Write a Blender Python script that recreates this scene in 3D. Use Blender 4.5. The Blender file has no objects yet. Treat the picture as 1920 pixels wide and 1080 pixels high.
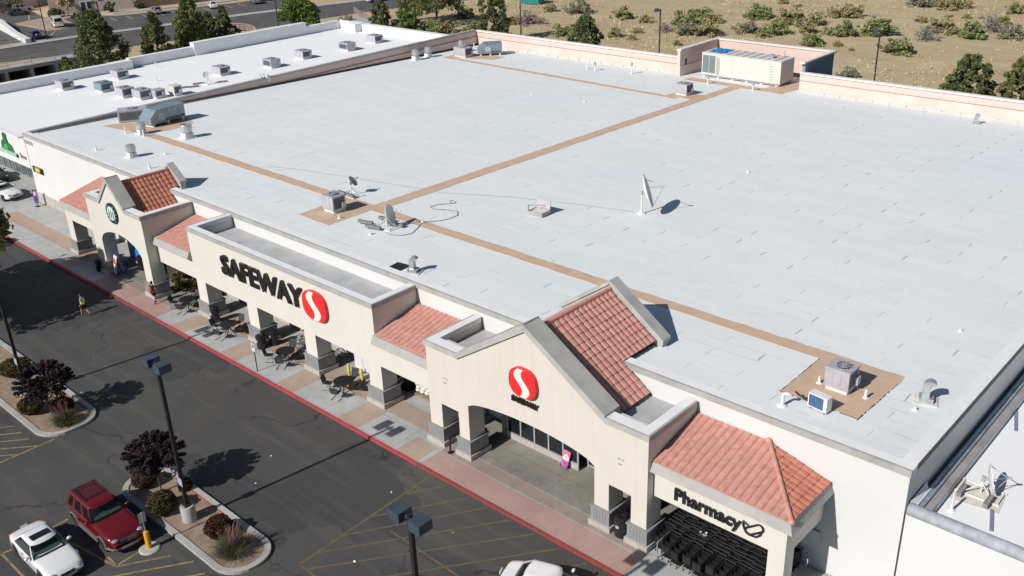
import bpy, bmesh, math, random
import numpy as np
from mathutils import Vector, Matrix

R = math.radians
PI = math.pi
rnd = random.Random(7)
scene = bpy.context.scene
COL = scene.collection

# ------------------------------------------------------------------ camera
_y, _p, _r = R(-43.3175), R(24.7427), R(-2.1138)
_f = Vector((math.sin(_y) * math.cos(_p), math.cos(_y) * math.cos(_p), -math.sin(_p)))
_rt = Vector((math.cos(_y), -math.sin(_y), 0))
_up = _rt.cross(_f)
_x = math.cos(_r) * _rt + math.sin(_r) * _up
_u = -math.sin(_r) * _rt + math.cos(_r) * _up
cam_d = bpy.data.cameras.new('camera')
cam = bpy.data.objects.new('camera', cam_d)
COL.objects.link(cam)
cam.matrix_world = Matrix(((_x.x, _u.x, -_f.x, 0), (_x.y, _u.y, -_f.y, 0), (_x.z, _u.z, -_f.z, 30), (0, 0, 0, 1)))
cam_d.sensor_width = 36
cam_d.lens = 33.81
cam_d.clip_start = 0.5
cam_d.clip_end = 6000
scene.camera = cam

# ------------------------------------------------------------------ sky, sun, exposure
EL = R(36.5)
AZ = R(187.35)                       # the sun stands in front of the shop, a little to its left
w = bpy.data.worlds.new('World')
scene.world = w
w.use_nodes = True
nt = w.node_tree
sky = nt.nodes.new('ShaderNodeTexSky')
sky.sky_type = 'NISHITA'
sky.sun_disc = False
sky.sun_elevation = EL
sky.sun_rotation = AZ
sky.air_density = 1.0
sky.dust_density = 0.6
nt.nodes['Background'].inputs['Strength'].default_value = 0.05
nt.links.new(sky.outputs[0], nt.nodes['Background'].inputs['Color'])
sun_d = bpy.data.lights.new('sun', 'SUN')
sun_d.energy = 4.0
sun_d.angle = R(0.5)
sun_d.color = (1.0, 0.965, 0.92)
sun = bpy.data.objects.new('sun', sun_d)
COL.objects.link(sun)
sd = Vector((0.128 * math.cos(EL), 0.992 * math.cos(EL), -math.sin(EL)))
sun.rotation_euler = sd.to_track_quat('-Z', 'Y').to_euler()
sun.location = (-40, -60, 80)
scene.view_settings.view_transform = 'Standard'
scene.view_settings.look = 'None'
scene.view_settings.exposure = 0.08
scene.view_settings.gamma = 1.0
scene.cycles.max_bounces = 6
scene.cycles.diffuse_bounces = 1
scene.cycles.use_denoising = True

# ------------------------------------------------------------------ materials
MATS = {}


def mat(name, c, rough=0.7, var=0.12, scale=1.5, metal=0.0, bump=0.0, bscale=20.0, c2=None, spec=0.4, coat=0.0, island=0.0, detail=5.0):
    """principled material whose colour drifts between two tones by object-space noise"""
    if name in MATS:
        return MATS[name]
    m = bpy.data.materials.new(name)
    m.use_nodes = True
    t = m.node_tree
    b = t.nodes['Principled BSDF']
    b.inputs['Roughness'].default_value = rough
    b.inputs['Metallic'].default_value = metal
    b.inputs['Specular IOR Level'].default_value = spec
    b.inputs['Coat Weight'].default_value = coat
    tc = t.nodes.new('ShaderNodeTexCoord')
    n = t.nodes.new('ShaderNodeTexNoise')
    n.inputs['Scale'].default_value = scale
    n.inputs['Detail'].default_value = detail
    n.inputs['Roughness'].default_value = 0.6
    t.links.new(tc.outputs['Object'], n.inputs['Vector'])
    mx = t.nodes.new('ShaderNodeMix')
    mx.data_type = 'RGBA'
    hi = [min(1, v * (1 + var)) for v in c]
    lo = [v * (1 - var) for v in c] if c2 is None else list(c2)
    mx.inputs[6].default_value = (*hi, 1)
    mx.inputs[7].default_value = (*lo, 1)
    ramp = t.nodes.new('ShaderNodeMapRange')
    ramp.inputs[1].default_value = 0.32
    ramp.inputs[2].default_value = 0.68
    t.links.new(n.outputs['Fac'], ramp.inputs[0])
    t.links.new(ramp.outputs[0], mx.inputs[0])
    out = mx.outputs[2]
    if island > 0:
        g = t.nodes.new('ShaderNodeNewGeometry')
        mr = t.nodes.new('ShaderNodeMapRange')
        mr.inputs[3].default_value = 1 - island
        mr.inputs[4].default_value = 1 + island
        t.links.new(g.outputs['Random Per Island'], mr.inputs[0])
        h = t.nodes.new('ShaderNodeHueSaturation')
        t.links.new(mr.outputs[0], h.inputs['Value'])
        t.links.new(out, h.inputs['Color'])
        out = h.outputs[0]
    t.links.new(out, b.inputs['Base Color'])
    if bump > 0:
        n2 = t.nodes.new('ShaderNodeTexNoise')
        n2.inputs['Scale'].default_value = bscale
        n2.inputs['Detail'].default_value = 4
        t.links.new(tc.outputs['Object'], n2.inputs['Vector'])
        bp = t.nodes.new('ShaderNodeBump')
        bp.inputs['Strength'].default_value = bump
        bp.inputs['Distance'].default_value = 0.02
        t.links.new(n2.outputs['Fac'], bp.inputs['Height'])
        t.links.new(bp.outputs[0], b.inputs['Normal'])
    MATS[name] = m
    return m


class NB:
    """small helper to write node graphs"""

    def __init__(s, m):
        s.t = m.node_tree
        s.b = s.t.nodes['Principled BSDF']

    def n(s, typ, **kw):
        nd = s.t.nodes.new(typ)
        for k, v in kw.items():
            setattr(nd, k, v)
        return nd

    def l(s, a, b):
        s.t.links.new(a, b)

    def math(s, op, a, b=None, c=None):
        nd = s.t.nodes.new('ShaderNodeMath')
        nd.operation = op
        for i, v in enumerate((a, b, c)):
            if v is None:
                continue
            if isinstance(v, (int, float)):
                nd.inputs[i].default_value = v
            else:
                s.l(v, nd.inputs[i])
        return nd.outputs[0]

    def mix(s, fac, a, b):
        nd = s.t.nodes.new('ShaderNodeMix')
        nd.data_type = 'RGBA'
        for i, v in ((0, fac), (6, a), (7, b)):
            if isinstance(v, (int, float)):
                nd.inputs[i].default_value = v
            elif isinstance(v, tuple):
                nd.inputs[i].default_value = (*v, 1)
            else:
                s.l(v, nd.inputs[i])
        return nd.outputs[2]

    def noise(s, vec, scale, detail=4, rough=0.6):
        nd = s.t.nodes.new('ShaderNodeTexNoise')
        nd.inputs['Scale'].default_value = scale
        nd.inputs['Detail'].default_value = detail
        nd.inputs['Roughness'].default_value = rough
        s.l(vec, nd.inputs['Vector'])
        return nd.outputs['Fac']

    def rng(s, v, a, b, c=0.0, d=1.0):
        nd = s.t.nodes.new('ShaderNodeMapRange')
        for i, q in ((1, a), (2, b), (3, c), (4, d)):
            nd.inputs[i].default_value = q
        s.l(v, nd.inputs[0])
        return nd.outputs[0]


def newmat(name, rough=0.8, spec=0.3):
    m = bpy.data.materials.new(name)
    m.use_nodes = True
    MATS[name] = m
    b = m.node_tree.nodes['Principled BSDF']
    b.inputs['Roughness'].default_value = rough
    b.inputs['Specular IOR Level'].default_value = spec
    return m, NB(m)


def world_pos(g):
    tc = g.n('ShaderNodeNewGeometry')
    return tc.outputs['Position']


def make_roof_mat():
    # grey rolled roofing: 1 m courses, 4.6 m sheets in running bond, lifted end laps with their shadow marks painted dark, and stains
    m, g = newmat('rolled_roofing', 0.85, 0.25)
    P = world_pos(g)
    sp = g.n('ShaderNodeSeparateXYZ')
    wob = g.noise(P, 0.35, 2)
    g.l(P, sp.inputs[0])
    x = g.math('ADD', sp.outputs[0], g.math('MULTIPLY', wob, 0.45))
    y = g.math('ADD', sp.outputs[1], g.math('MULTIPLY', g.noise(P, 0.12, 2), 0.5))
    row = g.math('FLOOR', g.math('DIVIDE', y, 0.98))
    fy = g.math('FRACT', g.math('DIVIDE', y, 0.98))
    odd = g.math('FLOORED_MODULO', row, 2.0)
    xs = g.math('DIVIDE', g.math('ADD', g.math('ADD', x, 12.5), g.math('MULTIPLY', odd, 2.3)), 4.6)
    colm = g.math('FLOOR', xs)
    fx = g.math('FRACT', xs)
    cv = g.n('ShaderNodeCombineXYZ')
    g.l(row, cv.inputs[0])
    g.l(colm, cv.inputs[1])
    wn = g.n('ShaderNodeTexWhiteNoise', noise_dimensions='2D')
    g.l(cv.outputs[0], wn.inputs['Vector'])
    r = wn.outputs['Value']
    lap = g.math('LESS_THAN', g.math('ABSOLUTE', g.math('SUBTRACT', fx, 0.01)), 0.0085)
    end = g.math('MULTIPLY', g.math('GREATER_THAN', fy, 0.10), g.math('LESS_THAN', fy, g.math('ADD', 0.45, g.math('MULTIPLY', r, 0.5))))
    stren = g.math('MULTIPLY', g.math('POWER', r, 3.0), 0.72)
    dash = g.math('MULTIPLY', g.math('MULTIPLY', lap, end), stren)
    seam = g.math('LESS_THAN', fy, 0.045)
    pat = g.rng(g.noise(P, 0.30, 3), 0.52, 0.68)
    nearb = g.rng(sp.outputs[1], 34, 62, 1.0, 0.15)
    seam = g.math('MULTIPLY', g.math('MULTIPLY', seam, pat), g.math('MULTIPLY', nearb, 0.55))
    dark = g.math('MINIMUM', g.math('ADD', dash, seam), 0.8)
    big = g.rng(g.noise(P, 0.055, 4, 0.55), 0.3, 0.7)
    sheet = g.rng(r, 0, 1, -0.5, 0.5)
    base = g.mix(big, (0.79, 0.835, 0.84), (0.84, 0.855, 0.845))
    fine = g.rng(g.noise(P, 3.5, 6, 0.7), 0.3, 0.75, 0.95, 1.03)
    hs = g.n('ShaderNodeHueSaturation')
    g.l(base, hs.inputs['Color'])
    g.l(g.math('ADD', fine, g.math('MULTIPLY', sheet, 0.035)), hs.inputs['Value'])
    dirt = g.rng(g.noise(P, 0.8, 7, 0.75), 0.62, 0.78, 0, 0.30)
    c1 = g.mix(dirt, hs.outputs[0], (0.46, 0.45, 0.44))
    pond = g.rng(g.noise(P, 0.16, 5, 0.6), 0.55, 0.66, 0, 0.13)
    c1 = g.mix(pond, c1, (0.66, 0.65, 0.61))
    fin = g.mix(dark, c1, (0.22, 0.22, 0.24))
    g.l(fin, g.b.inputs['Base Color'])
    bp = g.n('ShaderNodeBump')
    bp.inputs['Strength'].default_value = 0.25
    bp.inputs['Distance'].default_value = 0.03
    g.l(g.math('ADD', fine, dash), bp.inputs['Height'])
    g.l(bp.outputs[0], g.b.inputs['Normal'])
    return m


def make_asphalt():
    m, g = newmat('lot_asphalt', 0.85, 0.3)
    P = world_pos(g)
    big = g.rng(g.noise(P, 0.13, 5, 0.6), 0.35, 0.65)
    base = g.mix(big, (0.068, 0.067, 0.066), (0.088, 0.086, 0.081))
    # darker sealed patches with their own outline
    vo = g.n('ShaderNodeTexVoronoi', feature='F1', voronoi_dimensions='2D')
    vo.inputs['Scale'].default_value = 0.16
    dw = g.n('ShaderNodeVectorMath', operation='ADD')
    nc = g.n('ShaderNodeTexNoise')
    nc.inputs['Scale'].default_value = 0.4
    nc.inputs['Detail'].default_value = 3
    g.l(P, nc.inputs['Vector'])
    sc = g.n('ShaderNodeVectorMath', operation='SCALE')
    sc.inputs['Scale'].default_value = 4.0
    g.l(nc.outputs['Color'], sc.inputs[0])
    g.l(P, dw.inputs[0])
    g.l(sc.outputs[0], dw.inputs[1])
    g.l(dw.outputs[0], vo.inputs['Vector'])
    bw = g.n('ShaderNodeSeparateColor')
    g.l(vo.outputs['Color'], bw.inputs[0])
    patch = g.rng(bw.outputs[0], 0.60, 0.66, 0, 0.6)
    c = g.mix(patch, base, (0.050, 0.050, 0.054))
    sp = g.n('ShaderNodeSeparateXYZ')
    g.l(P, sp.inputs[0])
    # tyre-worn lane along the kerb
    st = g.n('ShaderNodeMapping')
    st.inputs['Scale'].default_value = (0.08, 1.1, 1)
    g.l(P, st.inputs['Vector'])
    lane = g.rng(g.noise(st.outputs[0], 1.0, 5, 0.65), 0.50, 0.75, 0, 0.7)
    c = g.mix(lane, c, (0.118, 0.112, 0.102))
    spots = g.rng(g.noise(P, 1.3, 4, 0.6), 0.64, 0.72, 0, 0.6)
    c = g.mix(spots, c, (0.045, 0.045, 0.046))
    ed = g.n('ShaderNodeTexVoronoi', feature='DISTANCE_TO_EDGE', voronoi_dimensions='2D')
    ed.inputs['Scale'].default_value = 0.11
    g.l(dw.outputs[0], ed.inputs['Vector'])
    crack = g.math('MULTIPLY', g.math('LESS_THAN', ed.outputs['Distance'], 0.007), g.rng(g.noise(P, 0.2, 2), 0.42, 0.55, 0, 0.8))
    c = g.mix(crack, c, (0.035, 0.035, 0.035))
    fine = g.rng(g.noise(P, 26, 3, 0.8), 0.3, 0.7, 0.86, 1.14)
    hs = g.n('ShaderNodeHueSaturation')
    g.l(c, hs.inputs['Color'])
    g.l(fine, hs.inputs['Value'])
    g.l(hs.outputs[0], g.b.inputs['Base Color'])
    bp = g.n('ShaderNodeBump')
    bp.inputs['Strength'].default_value = 0.3
    bp.inputs['Distance'].default_value = 0.01
    g.l(fine, bp.inputs['Height'])
    g.l(bp.outputs[0], g.b.inputs['Normal'])
    return m


def make_concrete(name, ca, cb, joint=3.05, stain=0.5):
    m, g = newmat(name, 0.85, 0.25)
    P = world_pos(g)
    sp = g.n('ShaderNodeSeparateXYZ')
    g.l(P, sp.inputs[0])
    big = g.rng(g.noise(P, 0.35, 6, 0.65), 0.35, 0.66)
    c = g.mix(big, ca, cb)
    st = g.rng(g.noise(P, 1.3, 6, 0.7), 0.52, 0.75, 0, stain)
    c = g.mix(st, c, tuple(v * 0.62 for v in ca))
    spot = g.rng(g.noise(P, 6.0, 2, 0.5), 0.70, 0.76, 0, 0.35)
    c = g.mix(spot, c, tuple(v * 0.45 for v in ca))
    if joint:
        jx = g.math('LESS_THAN', g.math('FRACT', g.math('DIVIDE', g.math('ADD', sp.outputs[0], 200.3), joint)), 0.012)
        jy = g.math('LESS_THAN', g.math('FRACT', g.math('DIVIDE', g.math('ADD', sp.outputs[1], 0.85), 1.9)), 0.016)
        c = g.mix(g.math('MULTIPLY', g.math('MAXIMUM', jx, jy), 0.5), c, tuple(v * 0.4 for v in ca))
    g.l(c, g.b.inputs['Base Color'])
    return m


def make_desert():
    m, g = newmat('dry_field_soil', 0.95, 0.1)
    P = world_pos(g)
    n1 = g.rng(g.noise(P, 0.022, 6, 0.62), 0.38, 0.62)
    c = g.mix(n1, (0.49, 0.38, 0.235), (0.57, 0.465, 0.30))
    st = g.n('ShaderNodeMapping')
    st.inputs['Rotation'].default_value = (0, 0, R(-32))
    st.inputs['Scale'].default_value = (0.12, 0.75, 1)
    g.l(P, st.inputs['Vector'])
    n2 = g.rng(g.noise(st.outputs[0], 0.35, 6, 0.7), 0.45, 0.72, 0, 0.75)
    c = g.mix(n2, c, (0.41, 0.315, 0.235))
    n3 = g.rng(g.noise(P, 0.11, 7, 0.72), 0.50, 0.70, 0, 0.6)
    c = g.mix(n3, c, (0.63, 0.55, 0.37))
    n5 = g.rng(g.noise(P, 0.075, 5, 0.6), 0.60, 0.72, 0, 0.6)
    c = g.mix(n5, c, (0.60, 0.38, 0.26))
    n4 = g.rng(g.noise(P, 0.9, 6, 0.8), 0.5, 0.8, 0, 0.5)
    c = g.mix(n4, c, (0.30, 0.25, 0.165))
    g.l(c, g.b.inputs['Base Color'])
    bp = g.n('ShaderNodeBump')
    bp.inputs['Strength'].default_value = 0.6
    bp.inputs['Distance'].default_value = 0.25
    g.l(g.noise(P, 1.2, 6, 0.75), bp.inputs['Height'])
    g.l(bp.outputs[0], g.b.inputs['Normal'])
    return m


def make_paint(name, c, wear=0.5):
    # worn line paint: the asphalt shows through as holes of its own colour
    m, g = newmat(name, 0.8, 0.3)
    P = world_pos(g)
    f = g.rng(g.noise(P, 2.6, 7, 0.8), 0.40 + 0.1 * (1 - wear), 0.66 + 0.1 * (1 - wear))
    g.l(g.mix(f, c, (0.09, 0.086, 0.075)), g.b.inputs['Base Color'])
    return m


def make_stucco(name, c, dirt=(0.5, 0.47, 0.42), amt=0.18, panel=0.0, seam=0.25):
    m, g = newmat(name, 0.9, 0.15)
    P = world_pos(g)
    sp = g.n('ShaderNodeSeparateXYZ')
    g.l(P, sp.inputs[0])
    big = g.rng(g.noise(P, 0.3, 5, 0.6), 0.35, 0.65, 0, 1)
    col = g.mix(big, c, tuple(v * 0.955 for v in c))
    st = g.n('ShaderNodeMapping')
    st.inputs['Scale'].default_value = (2.2, 2.2, 0.18)
    g.l(P, st.inputs['Vector'])
    streak = g.rng(g.noise(st.outputs[0], 1.0, 6, 0.7), 0.52, 0.8, 0, amt)
    col = g.mix(streak, col, dirt)
    if panel:
        j = g.math('LESS_THAN', g.math('FRACT', g.math('DIVIDE', g.math('ADD', sp.outputs[0], 200.05), panel)), 0.018)
        col = g.mix(g.math('MULTIPLY', j, seam), col, tuple(v * 0.5 for v in c))
    g.l(col, g.b.inputs['Base Color'])
    bp = g.n('ShaderNodeBump')
    bp.inputs['Strength'].default_value = 0.15
    bp.inputs['Distance'].default_value = 0.01
    g.l(g.noise(P, 18, 4, 0.7), bp.inputs['Height'])
    g.l(bp.outputs[0], g.b.inputs['Normal'])
    return m


def make_leaf(name, c, c2, island=0.35, trans=0.25, scale=0.6):
    m = mat(name, c, 0.65, 0.1, scale, c2=c2, spec=0.2, island=island, detail=3)
    t = m.node_tree
    b = t.nodes['Principled BSDF']
    b.inputs['Transmission Weight'].default_value = 0
    b.inputs['Subsurface Weight'].default_value = 0
    tr = t.nodes.new('ShaderNodeBsdfTranslucent')
    lk = b.inputs['Base Color'].links[0].from_socket
    t.links.new(lk, tr.inputs['Color'])
    ms = t.nodes.new('ShaderNodeMixShader')
    ms.inputs[0].default_value = trans
    t.links.new(b.outputs[0], ms.inputs[1])
    t.links.new(tr.outputs[0], ms.inputs[2])
    t.links.new(ms.outputs[0], t.nodes['Material Output'].inputs['Surface'])
    return m


M_ROOF = make_roof_mat()
M_ASPH = make_asphalt()
M_WALK = make_concrete('walk_concrete', (0.40, 0.405, 0.40), (0.50, 0.50, 0.485))
M_PINKW = make_concrete('pink_concrete', (0.40, 0.265, 0.235), (0.46, 0.315, 0.28), 0, 0.35)
M_TANW = make_concrete('tan_concrete', (0.40, 0.30, 0.235), (0.46, 0.36, 0.285), 0, 0.35)
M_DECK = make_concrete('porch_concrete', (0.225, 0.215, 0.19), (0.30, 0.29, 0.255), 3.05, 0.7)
M_KERB = make_concrete('kerb_concrete', (0.38, 0.37, 0.35), (0.48, 0.47, 0.44), 0, 0.55)
M_DESERT = make_desert()
M_WHITEW = make_stucco('white_wall_paint', (0.745, 0.745, 0.735), (0.58, 0.56, 0.52), 0.14)
M_CREAM = make_stucco('cream_stucco', (0.72, 0.695, 0.63), (0.52, 0.47, 0.39), 0.20)
M_CREAMP = make_stucco('cream_panel_stucco', (0.70, 0.665, 0.59), (0.52, 0.47, 0.39), 0.16, 1.22, 0.22)
M_ROOF2 = mat('grey_bay_roofing', (0.50, 0.51, 0.52), 0.9, 0.05, 0.8, c2=(0.40, 0.405, 0.41), bump=0.1)
M_PINK = make_stucco('pink_parapet_paint', (0.79, 0.60, 0.525), (0.5, 0.38, 0.33), 0.25)
M_YELLOW = make_paint('faded_yellow_paint', (0.185, 0.135, 0.062), 1.3)
M_YELLOW2 = make_paint('yellow_stall_paint', (0.36, 0.28, 0.13), 0.8)
M_WLINE = make_paint('white_line_paint', (0.62, 0.62, 0.60), 0.4)
M_RED = make_paint('red_kerb_paint', (0.50, 0.062, 0.085), 0.45)
M_RED2 = make_paint('dull_red_kerb_paint', (0.30, 0.06, 0.055), 0.2)
M_COPE = mat('grey_coping', (0.42, 0.415, 0.40), 0.8, 0.12, 1.2, bump=0.1)
M_COPETOP = mat('white_coping_top', (0.84, 0.84, 0.83), 0.8, 0.05, 1.0)
M_COPEST = mat('concrete_coping', (0.46, 0.45, 0.425), 0.85, 0.14, 1.0, bump=0.1)
M_WROOF = mat('white_membrane', (0.95, 0.95, 0.95), 0.8, 0.0, 0.25, c2=(0.915, 0.92, 0.92), bump=0.06, bscale=2)
M_WPAR = mat('white_parapet_membrane', (0.88, 0.89, 0.90), 0.8, 0.04, 0.8)
M_TAN = mat('tan_walk_pad', (0.66, 0.47, 0.335), 0.9, 0.05, 0.9, bump=0.25, bscale=8, c2=(0.575, 0.42, 0.305))
M_TILE = mat('terracotta_tile', (0.64, 0.315, 0.26), 0.8, 0.10, 3.4, c2=(0.52, 0.25, 0.205))
M_TILE2 = mat('red_terracotta_tile', (0.56, 0.215, 0.145), 0.8, 0.16, 3.4, c2=(0.44, 0.16, 0.11))
M_SIDING = mat('grey_siding', (0.27, 0.275, 0.28), 0.8, 0.08, 3)
M_FOOT = mat('pale_footing', (0.47, 0.435, 0.40), 0.85, 0.1, 2)
M_DARK = mat('dark_interior', (0.045, 0.045, 0.048), 0.8, 0.2, 1)
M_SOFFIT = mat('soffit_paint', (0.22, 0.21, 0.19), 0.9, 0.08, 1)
M_AC = mat('grey_sheet_metal', (0.52, 0.505, 0.55), 0.45, 0.10, 1.7, metal=0.15, bump=0.05)
M_AC2 = mat('beige_sheet_metal', (0.70, 0.68, 0.63), 0.5, 0.05, 1.2)
M_ACB = mat('blue_grey_sheet_metal', (0.27, 0.345, 0.40), 0.4, 0.14, 1.4, metal=0.25)
M_GALV = mat('galvanised_steel', (0.55, 0.57, 0.58), 0.38, 0.18, 3.5, metal=0.55)
M_WHITE = mat('white_paint', (0.80, 0.80, 0.79), 0.45, 0.04, 2)
M_BLACK = mat('black_steel', (0.022, 0.022, 0.025), 0.45, 0.2, 4)
M_BLACKS = mat('black_sign_face', (0.018, 0.017, 0.017), 0.4, 0.1, 3)
M_CHROME = mat('chrome', (0.75, 0.75, 0.76), 0.15, 0.05, 4, metal=1.0)
M_RUBBER = mat('tyre_rubber', (0.02, 0.02, 0.02), 0.85, 0.15, 5)
M_FIN = mat('condenser_fins', (0.10, 0.115, 0.135), 0.6, 0.3, 9)
M_CREAMP2 = mat('cream_pad', (0.72, 0.68, 0.62), 0.85, 0.1, 2)
M_BRONZE = mat('bronze_pole_paint', (0.028, 0.026, 0.03), 0.35, 0.15, 3, spec=0.5)
M_BRONZE2 = mat('bronze_lamp_housing', (0.06, 0.075, 0.10), 0.35, 0.15, 3, spec=0.5)
M_GLASS = mat('dark_glass', (0.012, 0.015, 0.018), 0.06, 0.1, 2, spec=0.8)
M_CARGLASS = mat('car_glass', (0.01, 0.014, 0.015), 0.04, 0.1, 2, spec=0.9)
_t = M_CARGLASS.node_tree
_tr = _t.nodes.new('ShaderNodeBsdfTransparent')
_tr.inputs[0].default_value = (0.55, 0.62, 0.60, 1)
_mx = _t.nodes.new('ShaderNodeMixShader')
_mx.inputs[0].default_value = 0.55
_t.links.new(_t.nodes['Principled BSDF'].outputs[0], _mx.inputs[1])
_t.links.new(_tr.outputs[0], _mx.inputs[2])
_t.links.new(_mx.outputs[0], _t.nodes['Material Output'].inputs['Surface'])
M_GLASS2 = mat('grey_shop_glass', (0.13, 0.16, 0.165), 0.08, 0.25, 0.8, spec=0.8)
M_FRAME = mat('aluminium_frame', (0.55, 0.56, 0.57), 0.4, 0.05, 3, metal=0.4)
M_SIGNRED = mat('red_sign_face', (0.83, 0.035, 0.04), 0.35, 0.04, 3)
M_SIGNW = mat('white_sign_face', (0.86, 0.83, 0.76), 0.4, 0.03, 3)
M_BARK = mat('bark', (0.10, 0.075, 0.055), 0.9, 0.3, 6, bump=0.4)
M_SOIL = mat('gravel_mulch', (0.33, 0.245, 0.18), 0.95, 0.12, 2.2, bump=0.5, bscale=30, c2=(0.225, 0.165, 0.125))
M_YELB = mat('yellow_safety_paint', (0.74, 0.62, 0.05), 0.5, 0.08, 3)
M_ORANGE = mat('orange_post_paint', (0.80, 0.36, 0.02), 0.45, 0.06, 3)
M_BLOCK = mat('cinder_block', (0.26, 0.25, 0.235), 0.9, 0.15, 6)
L_PINE = make_leaf('pine_needles', (0.20, 0.225, 0.09), (0.12, 0.15, 0.065), 0.5)
L_PINE2 = make_leaf('light_pine_needles', (0.25, 0.26, 0.095), (0.15, 0.175, 0.07), 0.5)
L_PURP = make_leaf('purple_leaves', (0.072, 0.050, 0.052), (0.040, 0.029, 0.032), 0.6)
L_GREEN = make_leaf('green_leaves', (0.18, 0.25, 0.06), (0.10, 0.16, 0.045), 0.5)
L_BUSH = make_leaf('olive_leaves', (0.110, 0.100, 0.036), (0.095, 0.075, 0.030), 0.5)
L_REDB = make_leaf('reddish_leaves', (0.115, 0.048, 0.030), (0.080, 0.050, 0.026), 0.5)
L_OLIVE = make_leaf('scrub_olive_leaves', (0.46, 0.42, 0.21), (0.33, 0.31, 0.16), 0.45)
L_SCRUBG = make_leaf('scrub_green_leaves', (0.34, 0.38, 0.16), (0.23, 0.28, 0.12), 0.45)
L_GREY = make_leaf('scrub_grey_twigs', (0.40, 0.36, 0.32), (0.28, 0.26, 0.235), 0.35)
L_SAGE = make_leaf('scrub_sage_leaves', (0.33, 0.33, 0.22), (0.22, 0.225, 0.155), 0.45)
L_GRASS = make_leaf('ornamental_grass_blades', (0.155, 0.165, 0.085), (0.11, 0.105, 0.07), 0.5)
L_PLUME = make_leaf('pink_grass_plumes', (0.42, 0.22, 0.20), (0.34, 0.18, 0.165), 0.3)
L_DRY = make_leaf('dry_grass', (0.70, 0.58, 0.37), (0.58, 0.48, 0.30), 0.4)

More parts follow.
